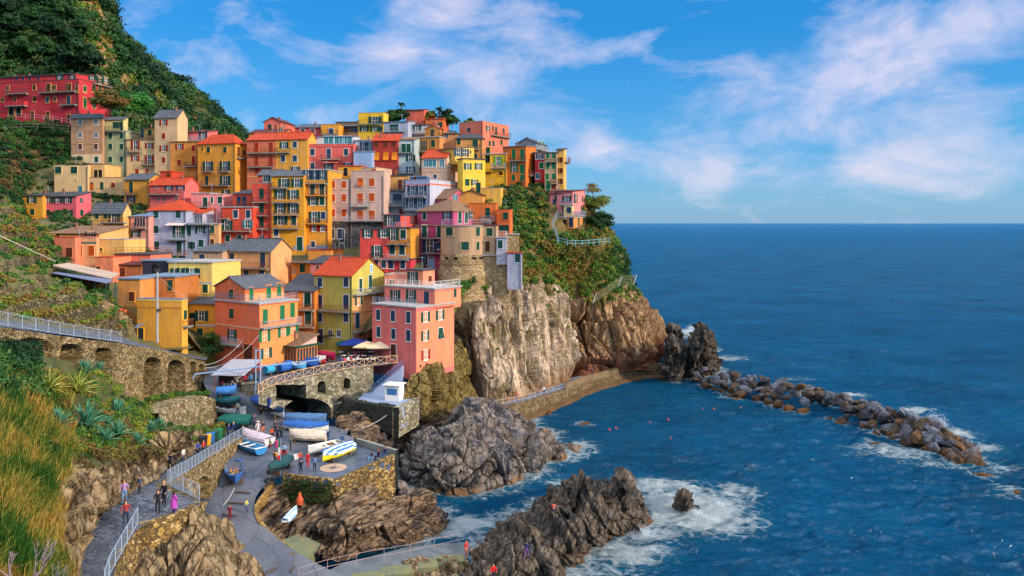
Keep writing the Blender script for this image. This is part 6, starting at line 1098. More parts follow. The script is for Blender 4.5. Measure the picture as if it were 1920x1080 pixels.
boat('boat wrapped in a cream cover down to its waterline', (613,830), (543,828), 7.7, 1.9, 'cover', (206, 190, 172), (222, 204, 184), 'high', motor=True)
boat('white open motorboat with a blue outboard', (640,842), (578,856), 7.15, 1.9, 'open', (232, 230, 226), (206, 196, 176), None, (240, 240, 240), motor=True)
boat('yellow-sided boat with blue and white striped cover on the compass platform', (660,848), (605,870), 7.1, 1.7, 'cover', (226, 206, 40), (40, 116, 186), 'high', (210, 224, 236))
boat('dark green covered boat with white gunwale by the furled flag', (539,872), (505,895), 6.85, 1.8, 'cover', (34, 52, 56), (22, 76, 82), None)
boat('boat with a bright blue cover inside the street stalls row', (406,744), (443,742), 11.75, 1.8, 'cover', (60, 110, 170), (58, 124, 196))
boat('slim teal boat in the row under the planted rock', (406,760), (450,764), 10.5, 1.5, 'cover', (24, 70, 80), (30, 98, 110))
boat('plain white boat in the row under the planted rock', (410,776), (461,781), 9.5, 1.6, 'open', (226, 220, 220), (196, 160, 160), None, (236, 236, 236))
boat('big boat under a dark green tarpaulin at the end of the row', (416,798), (473,801), 8.6, 2.2, 'cover', (26, 90, 84), (20, 104, 94), 'high')
TB = 13.38
boat('sky blue covered dinghy at the corner of the terrace railing', (497,704), (521,699), TB, 1.5, 'cover', (60, 160, 200), (56, 170, 214))
boat('peaked royal blue tarpaulined boat on the terrace', (523,701), (547,696), TB, 1.6, 'cover', (40, 90, 170), (36, 96, 180), 'high')
boat('light blue open boat with white bands on the terrace', (546,693), (574,696), TB, 1.6, 'open', (90, 170, 220), (150, 200, 230), None, (240, 240, 240))
boat('deep blue covered boat on the terrace next to the open one', (572,690), (597,692), TB, 1.6, 'cover', (40, 80, 150), (34, 84, 160), 'high')
boat('white covered boat with a red waterline on the terrace', (587,681), (611,685), TB, 1.5, 'cover', (200, 60, 60), (232, 228, 224))
boat('magenta covered boat on the terrace', (602,672), (628,678), TB, 1.6, 'cover', (170, 30, 70), (200, 34, 86))
boat('narrow yellow canoe behind the magenta boat', (606,663), (630,667), TB, .9, 'open', (236, 190, 70), (210, 160, 60), None, (240, 200, 90), h=.4)
for i, (x, y, c) in enumerate(((612,652,(24, 84, 70)),(630,650,(30, 76, 66)),(597,655,(44, 74, 150)))):
    boat(['dark green tarpaulined boat against the lime yellow house', 'second dark green tarpaulined boat, nearer the parasols', 'small navy covered dinghy against the tiled annex'][i], (x-9, y+2), (x+10, y), TB, 1.8, 'cover', c, c, 'high')
boat('white paddle board lying on the slanting ledges', (534,984), (556,960), 4.2, .9, 'cover', (228, 232, 236), (228, 232, 238), None, (140, 180, 210), h=.22, supports=False)
boat('orange kayak stacked in the arched niche of the harbour wall', (378,918), (392,914), 5.9, .8, 'open', (220, 90, 40), (226, 110, 60), None, (230, 120, 60), h=.4)
boat('small blue dinghy below the orange kayak in the niche', (378,932), (394,928), 5.2, .9, 'cover', (40, 90, 160), (44, 100, 170), None, h=.4)
# nets and floats in the blue rowing boat
M = MB(); rg = random.Random(3)
for i in range(60): x, y = rg.uniform(-.9, .6), rg.uniform(-.45, .45); M.box(x-.06, x+.06, y-.06, y+.06, rg.uniform(0, .15), rg.uniform(.16, .32), rg.randint(0, 2))
c = (G(436,880,6)+G(442,915,6))/2; tag(ob('fishing_nets', M.mesh('fishing_nets', [plain('net_y', (220, 160, 40)), plain('net_o', (200, 90, 40)), plain('net_g', (70, 110, 60))]), loc=(c[0], c[1], 6.55), rz=-1.2), 'heap of yellow and orange nets and floats in the blue rowing boat', 'fishing nets')

# ---------------------------------------------------------------- people
def person_mesh(pose, seed=0):
    """one continuous skinned body; vertex z below the belt is trousers, above it the top; returns mesh with 4 slots: skin, top, trousers, shoes"""
    rg = random.Random(seed); J = {}; E = []
    st = {'stand': (0, 0, .05, .05), 'walk': (.22, -.2, .18, -.18), 'sit': (0, 0, 0, 0), 'lean': (.05, -.05, .35, .35), 'climb': (.35, -.15, .4, .1), 'wide': (.1, -.1, .5, .4)}[pose]
    b = .92; sit = pose == 'sit'
    if sit: b = .45
    J['pel'] = (0, 0, b, .15, .12); J['wa'] = (0, 0, b+.15, .125, .1); J['ch'] = (0, -.01 if pose != 'lean' else -.12, b+.38, .165, .115); J['nk'] = (0, J['ch'][1]-.01, b+.56, .06, .06); J['hd'] = (0, J['ch'][1]-.03, b+.66, .085, .1); J['tp'] = (0, J['ch'][1]-.02, b+.76, .075, .09)
    E += [('pel', 'wa'), ('wa', 'ch'), ('ch', 'nk'), ('nk', 'hd'), ('hd', 'tp')]
    for s, n in ((-1, 'L'), (1, 'R')):
        f = st[0] if s < 0 else st[1]; ar = st[2] if s < 0 else st[3]
        J['hp'+n] = (s*.1, 0, b-.06, .1, .1)
        if sit: J['kn'+n] = (s*.12, -.42, b+.0, .075, .075); J['an'+n] = (s*.12, -.44, .08, .05, .05); J['ft'+n] = (s*.12, -.58, .04, .045, .035)
        else: J['kn'+n] = (s*.1, -f*.55-.03, .49, .072, .072); J['an'+n] = (s*.1, -f*1.1+.03*(f < 0), .09+(.06 if f < -.1 else 0), .05, .05); J['ft'+n] = (s*.11, -f*1.1-.14, .035, .045, .035)
        cy = J['ch'][1]; J['sh'+n] = (s*.19, cy, b+.47, .068, .068); J['el'+n] = (s*(.26), cy-ar*.5-.02, b+.22, .05, .05); J['wr'+n] = (s*.24, cy-ar*1.1-.1, b+.03+abs(ar)*.35, .034, .034); J['ha'+n] = (s*.23, cy-ar*1.2-.13, b-.06+abs(ar)*.4, .036, .025)
        E += [('pel', 'hp'+n), ('hp'+n, 'kn'+n), ('kn'+n, 'an'+n), ('an'+n, 'ft'+n), ('ch', 'sh'+n), ('sh'+n, 'el'+n), ('el'+n, 'wr'+n), ('wr'+n, 'ha'+n)]
    ks = list(J); me = bpy.data.meshes.new('tmp'); me.from_pydata([J[k][:3] for k in ks], [(ks.index(a), ks.index(c)) for a, c in E], [])
    o = bpy.data.objects.new('tmp', me); COL.objects.link(o); sk = o.modifiers.new('s', 'SKIN')
    for i, k in enumerate(ks): me.skin_vertices[0].data[i].radius = J[k][3:]
    me.skin_vertices[0].data[0].use_root = True; su = o.modifiers.new('u', 'SUBSURF'); su.levels = 1; su.render_levels = 1
    dg = bpy.context.evaluated_depsgraph_get(); ev = o.evaluated_get(dg); m2 = bpy.data.meshes.new_from_object(ev); bpy.data.objects.remove(o)
    m2.materials.clear(); 
    for nm in ('skin', 'top', 'trousers', 'shoes'): m2.materials.append(plain('p_'+nm, (120, 120, 120)))
    mi = []
    for p in m2.polygons:
        c = p.center; arm = abs(c.x) > .215
        if c.z < .075: mi.append(3)
        elif c.z > b+.545: mi.append(0)
        elif arm and c.z < b+.1 and not sit: mi.append(0)
        elif c.z < b+.08: mi.append(2)
        else: mi.append(1)
    m2.polygons.foreach_set('material_index', mi); m2.polygons.foreach_set('use_smooth', [True]*len(mi)); m2.name = 'body'
    return m2, b, J['hd']
PM = {}
HAIRM = {}
def hair_mesh(b, hd, long_):
    bm = bmesh.new(); bmesh.ops.create_uvsphere(bm, u_segments=12, v_segments=8, radius=1); me = bpy.data.meshes.new('hair')
    for v in bm.verts:
        x, y, z = v.co; back = y > -.2; v.co = (x*.105, y*.115+(.015), z*.115+.035 if not (long_ and back and z < 0) else z*.3+.03)
    bmesh.ops.delete(bm, geom=[v for v in bm.verts if v.co.y < -.05 and v.co.z < .06], context='VERTS'); bm.to_mesh(me); bm.free(); me.materials.append(plain('hair', (50, 36, 28))); me.polygons.foreach_set('use_smooth', [True]*len(me.polygons)); return me
def person(label, px, py, z, pose='stand', top=(60, 60, 80), trou=(50, 60, 90), rz=0., s=1., hair=(50, 38, 30), skin=(206, 150, 120), long_=False, group=None, extra=None, off=(0, 0, 0)):
    if pose not in PM: PM[pose] = person_mesh(pose, len(PM))
    me, b, hd = PM[pose]; p = G(px, py, z)+np.array(off); o = ob('person', me, loc=p, rz=rz, sc=(s, s, s)); tag(o, label, 'person', group)
    for sl, c in zip(o.material_slots, (skin, top, trou, (40, 36, 36))): sl.link = 'OBJECT'; sl.material = plain('cloth', c, .85)
    k = (pose, long_)
    if k not in HAIRM: HAIRM[k] = hair_mesh(b, hd, long_)
    h = ob('hair', HAIRM[k], o, loc=(hd[0], hd[1]+.012, hd[2]+.02)); h.material_slots[0].link = 'OBJECT'; h.material_slots[0].material = plain('hairc', hair, .8)
    if extra:
        m = MB()
        if extra[0] == 'pack': m.box(-.15, .15, .12, .3, b+.12, b+.5)
        if extra[0] == 'hat': m.tube([(0, hd[1], hd[2]+.09), (0, hd[1], hd[2]+.11)], .2, 12); m.tube([(0, hd[1], hd[2]+.1), (0, hd[1], hd[2]+.2)], .1, 10)
        if extra[0] == 'bag': m.box(.26, .36, -.1, .16, b-.2, b+.08)
        if extra[0] == 'coat': m.tube([(0, 0, b-.38), (0, 0, b), (0, -.01, b+.3)], .25, 10, 0, .17)
        ob({'pack': 'backpack', 'hat': 'hat', 'bag': 'shoulder_bag', 'coat': 'coat'}[extra[0]], m.mesh(extra[0], [plain('acc', extra[1], .8)]), o)
    return o
pi = math.pi
person('man in a lilac shirt and light blue jeans walking alone up the path', 233, 943, 14.25, 'walk', (176, 132, 186), (92, 134, 186), .3, hair=(120, 84, 60))
person('woman in a dark jacket with a red scarf at the path junction', 296, 963, 14.2, 'stand', (36, 32, 40), (40, 36, 44), .5, long_=True, extra=('bag', (40, 30, 34)))
person('bald man in black standing between the two women at the path junction', 308, 948, 14.2, 'stand', (28, 32, 44), (34, 36, 46), -.3, 1.04, hair=(196, 140, 112))
person('woman in a magenta coat standing by the path corner', 326, 966, 14.2, 'stand', (176, 70, 170), (80, 50, 110), 2.6, long_=True, extra=('coat', (176, 70, 170)))
person('man in navy facing the rock where the path starts to descend', 319, 884, 12.4, 'wide', (28, 34, 58), (26, 28, 40), 2.9, extra=('bag', (30, 30, 34)))
person('person in a blue jacket leaning by the railing next to the bins', 371, 857, 9.7, 'stand', (44, 64, 150), (36, 40, 60), 1.2)
person('woman in red with bare arms by the railing next to the bins', 381, 854, 9.5, 'stand', (190, 60, 50), (40, 40, 60), 1.5, long_=True)
person('man in dark blue leaning on the top end of the sloping railing', 427, 820, 8.6, 'lean', (40, 52, 110), (36, 40, 70), 1.4)
person('grey-haired man beside the one in dark blue at the top of the railing', 436, 817, 8.5, 'lean', (44, 60, 120), (60, 60, 80), 1.4, hair=(170, 160, 150))
person('child in dark red alone on the lower slipway', 431, 975, 4.45, 'stand', (120, 24, 40), (120, 30, 44), .2, .92)
person('woman in a white sun hat and pale dress on the harbour square', 484, 815, 7.9, 'walk', (220, 208, 208), (220, 206, 204), .1, extra=('hat', (236, 230, 220)), long_=True)
person('woman in dark top and orange shorts beside the one with the sun hat', 493, 814, 7.9, 'walk', (56, 44, 70), (214, 120, 80), .2, long_=True)
person('person with an orange backpack seen from behind in the crowd by the boats', 511, 826, 7.6, 'stand', (60, 60, 70), (40, 44, 60), 3.0, extra=('pack', (226, 90, 30)))
person('child in a green top left of the orange backpack', 506, 843, 7.2, 'stand', (60, 130, 50), (170, 40, 50), 2.8, .75)
person('girl in hot pink in the middle of the crowd by the boats', 518, 844, 7.2, 'stand', (216, 44, 120), (216, 60, 130), 2.9, .78)
person('man in a dark blue jacket right of the orange backpack', 520, 826, 7.6, 'stand', (34, 42, 74), (30, 34, 52), 2.7)
person('man in black in front of the cream covered boat', 527, 823, 7.7, 'stand', (28, 30, 40), (26, 28, 40), 3.2, 1.05, extra=('pack', (50, 70, 60)))
person('woman in grey behind the crowd by the boats', 516, 812, 7.9, 'stand', (70, 74, 84), (40, 44, 60), .4, long_=True)
person('man in a light blue shirt walking past the boats', 533, 858, 7.1, 'walk', (140, 180, 216), (30, 32, 44), 3.0)
person('person in a yellow jacket with a dark backpack on the slipway', 516, 872, 6.85, 'stand', (232, 166, 34), (60, 60, 70), 3.0, extra=('pack', (90, 60, 40)))
person('woman in black with long hair walking on the compass platform', 564, 890, 7.08, 'walk', (30, 32, 46), (34, 40, 60), .1, long_=True)
person('woman in a pink and orange top behind the one in black on the platform', 563, 874, 7.08, 'stand', (224, 84, 70), (60, 90, 150), .3, long_=True)
person('woman all in red on the compass platform', 577, 876, 7.08, 'stand', (212, 36, 40), (206, 34, 70), -.2, long_=True)
person('sitter in a black jacket and jeans on the parapet', 697, 864, 7.05, 'sit', (28, 28, 34), (96, 140, 180), -1.2)
person('sitter with auburn hair in the middle of the parapet trio', 710, 862, 7.05, 'sit', (24, 24, 30), (40, 40, 54), -.9, long_=True, hair=(150, 70, 40))
person('sitter in dark blue at the right end of the parapet trio', 722, 856, 7.05, 'sit', (30, 46, 90), (50, 60, 110), -.8)
person('person in black near the foot of the tall davit posts', 489, 784, 9.1, 'stand', (32, 30, 38), (28, 28, 38), .3)
person('person in a pale top beside the one in black near the davit', 493, 779, 9.4, 'stand', (216, 150, 110), (40, 34, 44), .6)
person('woman in red on the narrow street by the stall', 459, 724, 12.55, 'walk', (214, 40, 44), (90, 30, 40), .2, long_=True)
person('man in light blue on the narrow street by the stall', 470, 723, 12.55, 'walk', (74, 150, 210), (60, 80, 110), -.2)
person('shadowed figure against the davit post on the street', 478, 717, 12.75, 'stand', (50, 50, 66), (40, 44, 60), 0)
person('person in a red jacket and jeans standing on the headland walkway', 968, 752, 3.2, 'stand', (214, 34, 40), (60, 90, 150), 1.4)
person('seated dark figure at the cliff foot on the headland walkway', 943, 754, 3.4, 'sit', (40, 34, 34), (30, 30, 36), .2)
person('seated figure in orange at the cliff foot on the headland walkway', 951, 754, 3.3, 'sit', (216, 100, 40), (40, 44, 60), -.2)
person('person in red at the far end of the headland walkway', 1246, 688, 2.4, 'stand', (204, 34, 44), (60, 60, 90), 0)
person('climber in dark clothes high on the jagged foreground rock', 1068, 938, 4.7, 'climb', (30, 34, 46), (30, 32, 44), 2.8)
person('climber with a striped jacket high on the jagged foreground rock', 1082, 936, 5.0, 'climb', (70, 90, 140), (30, 32, 44), 3.0)
person('climber in an orange top on the left shoulder of the jagged rock', 1038, 972, 4.4, 'climb', (206, 110, 90), (60, 60, 90), 3.0)
person('climber in blue jacket and purple trousers on the left slabs of the jagged rock', 987, 1048, 3.6, 'climb', (48, 54, 104), (130, 80, 140), 2.8)
person('person in a scarlet anorak at the bottom edge in front of the jagged rock', 925, 1092, 2.7, 'stand', (224, 30, 30), (40, 40, 50), .3)
person('man in black jacket and jeans at the seaward end of the slipway', 881, 1060, 1.3, 'walk', (26, 28, 38), (70, 124, 160), 1.2)
person('bather in red at the seaward end of the slipway', 874, 1044, 1.1, 'stand', (196, 60, 60), (190, 110, 90), .8)
for i, (x, y, c) in enumerate(((567,688,(220, 50, 90)),(690,667,(206, 40, 60)),(699,672,(230, 230, 235)),(560,692,(60, 60, 90)),(640,690,(70, 110, 170)),(646,690,(206, 60, 70)),(653,688,(230, 220, 220)),(520,702,(40, 40, 56)),(530,700,(150, 60, 60)),(598,690,(225, 225, 230)))):
    person('visitor leaning at the terrace railing, '+['in hot pink by the covered boats', 'in crimson under the cream parasol', 'in white under the cream parasol', 'in dark grey left of the one in hot pink', 'in blue at the middle of the railing', 'in red at the middle of the railing', 'in pale pink, right of the one in red', 'in black at the left end', 'in dull red at the left end', 'in white by the magenta boat'][i], x, y, 13.4, 'stand', c, (44, 50, 70), i*.7)
# ---------------------------------------------------------------- parasols, tables
def parasol(label, px, py, z, w, h, c, rz=0):
    root = ob('parasol', None, loc=G(px, py, z), rz=rz); tag(root, label, 'parasol'); m = MB(); m.tube([(0, 0, 0), (0, 0, h)], .05, 6); m.box(-.35, .35, -.35, .35, 0, .08); ob('pole', m.mesh('pole', [BARK]), root)
    m = MB(); s = w/2; cs = [(-s, -s*.85, h-.5), (s, -s*.85, h-.5), (s, s*.85, h-.5), (-s, s*.85, h-.5)]; ap = (0, 0, h+.25)
    for i in range(4): a, b = cs[i], cs[(i+1) % 4]; m.add([a, b, ap], [(0, 1, 2)]); m.add([a, b, (b[0], b[1], b[2]-.18), (a[0], a[1], a[2]-.18)], [(0, 1, 2, 3)])
    ob('canopy', m.mesh('canopy', [plain('parasol_cloth', c, .8)]), root)
parasol('navy blue parasol over the restaurant tables', 665, 668, 13.37, 4.2, 2.7, (40, 62, 150), .1)
parasol('left one of the two cream parasols over the restaurant tables', 688, 674, 13.37, 3.6, 2.7, (224, 200, 160), -.1)
parasol('right one of the two cream parasols, nearest the salmon pink house', 712, 675, 13.37, 3.6, 2.7, (228, 206, 168), 0)
parasol('closed-in teal canopy beside the navy parasol', 645, 664, 13.37, 2.6, 2.3, (30, 104, 104), .3)
tb = MB(); tb.box(-.4, .4, -.4, .4, .7, .74); tbm = tb.mesh('tabletop', [plain('tablecloth', (214, 220, 230))]); tl = MB(); tl.tube([(0, 0, 0), (0, 0, .7)], .05, 5); tl.box(-.25, .25, -.25, .25, 0, .04); tlm = tl.mesh('table_leg', [IRON])
cs = MB(); cs.box(-.2, .2, -.2, .2, .42, .46); csm = cs.mesh('seat', [plain('chair_seat', (60, 60, 70))]); cb = MB(); cb.box(-.2, .2, .17, .2, .46, .88); cbm = cb.mesh('backrest', [plain('chair_back', (70, 60, 60))]); cl = MB()
for a in (-.17, .17):
    for b in (-.17, .17): cl.box(a-.02, a+.02, b-.02, b+.02, 0, .42)
clm = cl.mesh('legs', [IRON]); rg = random.Random(8); n = 0
for j, y in enumerate((668, 675, 682)):
    for i in range(7 if j < 2 else 5):
        x = 640+13*i+4*j; p = G(x, y, 13.37); r_ = ob('restaurant_table', None, loc=p); tag(r_, 'small cloth-covered table of the terrace restaurant', 'table', 'restaurant tables'); ob('tabletop', tbm, r_); ob('leg', tlm, r_)
        for a in (0, pi/2, pi, -pi/2)[:3 if (i+j) % 2 else 2]:
            c_ = ob('chair', None, loc=(p[0]+.7*math.sin(-a)*-1, p[1]+.7*math.cos(a), p[2]), rz=-a); tag(c_, 'dark chair at a table of the terrace restaurant', 'chair', 'restaurant chairs'); ob('seat', csm, c_); ob('backrest', cbm, c_); ob('legs', clm, c_)
        if rg.random() < .75:
            q = person('diner seated at the terrace restaurant tables', x, y, 13.38, 'sit', rg.choice([(200, 60, 60), (220, 220, 220), (60, 80, 130), (40, 40, 50), (210, 170, 150)]), (44, 48, 66), rg.uniform(0, 6), hair=(60, 44, 34), group='diners on the terrace', off=(.75, .1, .0)); n += 1
# ---------------------------------------------------------------- tiled annex of the harbour house
hv = H('glazed restaurant veranda with a brown tiled lean-to roof on the peach-orange harbour house', 513, 556, 594, 651, 690, 111, -34, (226, 196, 184), 's b 1.3', '', ext=1, ctrl=False, name='veranda', cat='veranda', chim=0)
M = MB(); L_, D_, H_ = hv.L, hv.D, hv.zt-hv.zb
for i in range(9): x = L_*i/8; M.box(x-.07, x+.07, -.08, -.005, .95, H_-.1)
for i in range(8): y = D_*i/7; M.box(L_+.005, L_+.08, y-.07, y+.07, .95, H_-.1)
M.box(-.07, L_+.07, -.1, -.005, H_-.35, H_-.1); M.box(L_+.005, L_+.1, 0, D_, H_-.35, H_-.1); M.box(-.07, L_+.07, -.12, -.005, .85, .95); M.box(L_+.005, L_+.12, 0, D_, .85, .95)
ob('window_frames', M.mesh('window_frames', [plain('varnished_wood', (206, 120, 54), .5)]), hv.root)
M = MB(); M.box(0, L_, -.03, -.004, .96, H_-.36); M.box(L_+.004, L_+.03, 0, D_, .96, H_-.36); ob('glazing', M.mesh('glazing', [GLASS]), hv.root)
M = MB(); M.box(-.4, L_+.45, -.5, -.36, H_-.12, H_+.12); M.box(L_+.36, L_+.5, -.36, D_+.3, H_-.12, H_+.2); ob('gutter', M.mesh('gutter', [SH['g']]), hv.root)
# stall with sheet roof on the street
def stall():
    root = ob('street_stall', None, loc=G(403,733,12.1), rz=R(-4)); tag(root, 'market stall shed with a seamed pale metal lean-to roof', 'stall'); L = 3.7; D = 3
    m = MB(); m.box(0, L, 1., D, -1, 2.2); ob('walls', m.mesh('walls', [plain('dark_shed', (66, 44, 50))]), root)
    m = MB(); m.slab([(-.5, -.2, 2.2), (L+.4, -.2, 2.2), (L+1.3, D+.6, 3.7), (.9, D+.6, 3.7)], .08); ob('roof', m.mesh('roof', [mottled('pale_sheet', (186, 184, 196), .25, 1.5)]), root)
    m = MB()
    for i in range(10): x = -.4+(L+.4)*i/9; m.tube([(x, -.2, 2.23), (x+1.15, D+.6, 3.73)], .035, 4)
    ob('seams', m.mesh('seams', [plain('seam', (120, 116, 128))]), root)
    for x in (0, L): m = MB(); m.tube([(x, -.1, -.5), (x, -.1, 2.15)], .06, 6); ob('post', m.mesh('post', [RUST]), root)
    m = MB(); rg = random.Random(2)
    for i in range(26): x = rg.uniform(.2, L-.4); z = rg.uniform(.3, 1.8); m.box(x, x+.3, .93, .99, z, z+.25, rg.randint(0, 3))
    ob('wares', m.mesh('wares', [plain('w1', (60, 90, 150)), plain('w2', (180, 60, 60)), plain('w3', (200, 190, 170)), plain('w4', (40, 50, 60))]), root)
stall()
# davit: two tall posts and a long light boom; pole; flag; bins; buoys
def pole(label, name, a, b, r, mat, cat, extra=None):
    m = MB(); m.tube([V(a-a), V(b-a)], r, 8, 0, r*.8); o = ob(name, m.mesh(name, [mat]), loc=a); tag(o, label, cat); return o
BL = plain('pale_blue_steel', (136, 172, 212), .5)
root = ob('boat_davit', None, loc=G(484,744,11.7)); tag(root, 'tall pale blue boat-lifting frame with a long boom across the street', 'crane'); m = MB(); a = Vector((0, 0, 0))
for x in (-.32, .32): m.tube([(x, 0, -.5), (x, 0, 6.3)], .09, 6)
for z in (2, 4, 6.2): m.tube([(-.32, 0, z), (.32, 0, z)], .06, 5)
ob('frame', m.mesh('frame', [BL]), root); m = MB(); m.tube([(-8.3, -.3, 3.1), (8., 1.5, 4.7)], .1, 6); m.tube([(-8.3, -.3, 3.1), (-8.6, -.4, 2.5)], .1, 6); ob('boom', m.mesh('boom', [BL]), root)
o = pole('tall grey lamp pole with small spotlights above the arcaded wall', 'lamp_post', P(295,642,100), P(295,642,100)+np.array([0, 0, 9.9]), .16, mottled('grey_pole', (170, 172, 178), .2, 2), 'lamp post')
m = MB(); m.box(-.35, .35, -.15, .15, 9.5, 9.9); m.box(.1, .6, -.5, -.15, 4.2, 4.5); ob('lamp_head', m.mesh('lamp_head', [IRON]), o)
o = pole('slim flagpole standing at the corner of the compass platform', 'flagpole', G(526,905,5.6), G(526,905,5.6)+np.array([0, 0, 5.0]), .035, GALV, 'flagpole')
m = MB(); zz = [4.9, 4.5, 4.0, 3.5, 3.1, 2.6]
for i, mi in enumerate((0, 0, 1, 1, 2)): w0 = .06+.05*i; m.add([(0, 0, zz[i]), (-.08-w0, .03*(-1)**i, zz[i]), (-.12-w0, -.03*(-1)**i, zz[i+1]), (0, 0, zz[i+1]), (0, .05, zz[i]), (-.08-w0, .08, zz[i]), (-.12-w0, .04, zz[i+1]), (0, .05, zz[i+1])], [(0,1,2,3),(7,6,5,4),(0,4,5,1),(3,2,6,7),(1,5,6,2)], mi)
ob('flag', m.mesh('flag', [plain('flag_g', (30, 120, 60)), plain('flag_w', (225, 222, 220)), plain('flag_r', (210, 40, 44))]), o)
def wbin(label, px, py, z, c, lid):
    root = ob('waste_bin', None, loc=G(px, py, z), rz=.5); tag(root, label, 'bin'); m = MB(); m.add([(-.35,-.3,.08),(.35,-.3,.08),(.35,.3,.08),(-.35,.3,.08),(-.42,-.36,1.15),(.42,-.36,1.15),(.42,.36,1.15),(-.42,.36,1.15)], [(0,3,2,1),(4,5,6,7),(0,1,5,4),(1,2,6,5),(2,3,7,6),(3,0,4,7)])
    ob('body', m.mesh('body', [plain('bin', c, .5)]), root); m = MB(); m.box(-.45, .45, -.4, .4, 1.155, 1.25); ob('lid', m.mesh('lid', [plain('bin', lid, .5)]), root)
    for s in (-.3, .3): m = MB(); m.tube([(s-.05, .3, .1), (s+.05, .3, .1)], .1, 8); ob('wheel', m.mesh('wheel', [DARK]), root)
wbin('black bin with a yellow lid at the left of the bin row', 381, 838, 9.9, (34, 34, 40), (40, 40, 44)); wbin('yellow bin between the black and the blue ones', 388, 836, 9.7, (226, 160, 30), (230, 170, 30)); wbin('blue recycling bin in the bin row', 395, 832, 9.4, (40, 100, 160), (40, 110, 170)); wbin('dark green bin, left of the bright green one', 403, 828, 9.2, (24, 70, 60), (20, 80, 64)); wbin('bright green bin at the right end of the bin row', 410, 824, 9.0, (26, 110, 70), (24, 120, 74))
me = bpy.data.meshes.new('buoy'); bm = bmesh.new(); bmesh.ops.create_uvsphere(bm, u_segments=14, v_segments=10, radius=.18); bmesh.ops.create_cone(bm, segments=8, radius1=.06, radius2=.05, depth=.16, cap_ends=True, matrix=Matrix.Translation((0, 0, .27))); bm.to_mesh(me); bm.free(); me.materials.append(plain('orange_buoy', (196, 84, 50), .4))
for x, y, l in ((1155,803,'nearest the big rounded rock'),(1219,792,'second out from the big rounded rock'),(1253,787,'in the middle of the swimming bay'),(1318,768,'left of the pair near the breakwater'),(1339,767,'right of the pair near the breakwater'),(1389,765,'closest to the breakwater stones'),(1258,823,'lowest, alone in the swimming bay'),(1143,806,'small, beside the nearest one')):
    tag(ob('buoy', me, loc=G(x, y, .1)), 'orange mooring buoy '+l, 'buoy', 'buoys in the bay')
o = ob('channel_buoy', None, loc=G(562,945,4.9)); tag(o, 'orange conical buoy standing against the shaded platform wall', 'buoy'); m = MB(); m.tube([(0, 0, 0), (0, 0, .5)], .34, 12, 0, .4); ob('float', m.mesh('float', [plain('orange_buoy', (196, 84, 50), .4)]), o); m = MB(); m.tube([(0, 0, .5), (0, 0, 1.3)], .36, 12, 0, .05); ob('cone', m.mesh('cone', [plain('orange_buoy', (196, 84, 50), .4)]), o)
# pergola house roof, awning and pots above the arcaded wall
def pergola():
    z = 0; root = ob('garden_pavilion', None, loc=P(150, 575, 98), rz=0); tag(root, 'garden pavilion with ribbed sheet roof and grey awning above the terraces', 'pavilion'); o = P(150, 575, 98); q = lambda x, y, d: V(P(x, y, d)-o)
    m = MB(); m.slab([q(100,498,103), q(205,522,99), q(224,513,105), q(132,494,112)], .12); ob('roof', m.mesh('roof', [mottled('ribbed_sheet', (176, 156, 140), .3, 2)]), root)
    m = MB()
    for i in range(16): t = i/15; a = q(100,497.5,103).lerp(q(205,521.5,99), t); b = q(132,493.5,112).lerp(q(224,512.5,105), t); m.tube([a, b], .06, 4)
    ob('roof_ribs', m.mesh('roof_ribs', [plain('rib', (206, 186, 170))]), root)
    m = MB(); m.slab([q(98,512,101), q(200,531,97), q(214,524,99), q(110,508,104)], .05); ob('awning', m.mesh('awning', [mottled('grey_cloth', (112, 120, 150), .2, 2)]), root)
    m = MB(); m.slab([q(108,512,104), q(205,528,101), q(205,560,101), q(108,550,104)], .1); ob('back_wall', m.mesh('back_wall', [STONE]), root)
    for x, y, d in ((104,514,101),(128,519,100),(152,524,99),(178,529,98),(200,532,97),(216,527,99)): m = MB(); p = q(x, y, d); m.tube([p, p-Vector((0, 0, 3.6))], .06, 5); ob('post', m.mesh('post', [SH['g']]), root)
    m = MB()
    for i in range(3): a = q(222,540+9*i,98); b = q(262,588+9*i*.6,97); m.tube([a, b], .04, 4)
    ob('stair_rail', m.mesh('stair_rail', [SH['g']]), root)
pergola()
pt = MB(); pt.tube([(0, 0, 0), (0, 0, .35)], .2, 8, 0, .28); ptm = pt.mesh('pot', [plain('terracotta_pot', (206, 92, 54))])
for i in range(16):
    x = 84+10*i+((i*7) % 3); y = 541+(.28*(x-84)); o = ob('plant_pot', ptm, loc=P(x, y+3, 97-.02*(x-84))); tag(o, 'terracotta pot in the long row edging the pavilion terrace', 'flower pot', 'pots edging the pavilion terrace')
for i, (x, y, l, c) in enumerate(((40,435,'pale blue water tank on the grassy slope',(150, 176, 190)),(48,528,'bluish barrel at the left end of the pavilion terrace',(90, 140, 150)))): m = MB(); m.tube([(0, 0, 0), (0, 0, 1.3)], .5, 12); tag(ob('barrel', m.mesh('barrel', [plain('barrel', c, .5)]), loc=P(x, y+8, 92 if i else 138)), l, 'barrel')
pole('leaning white cable stay crossing the garden slope at the left', 'cable', P(-5, 440, 92), P(104, 490, 97), .03, WHITE, 'cable')
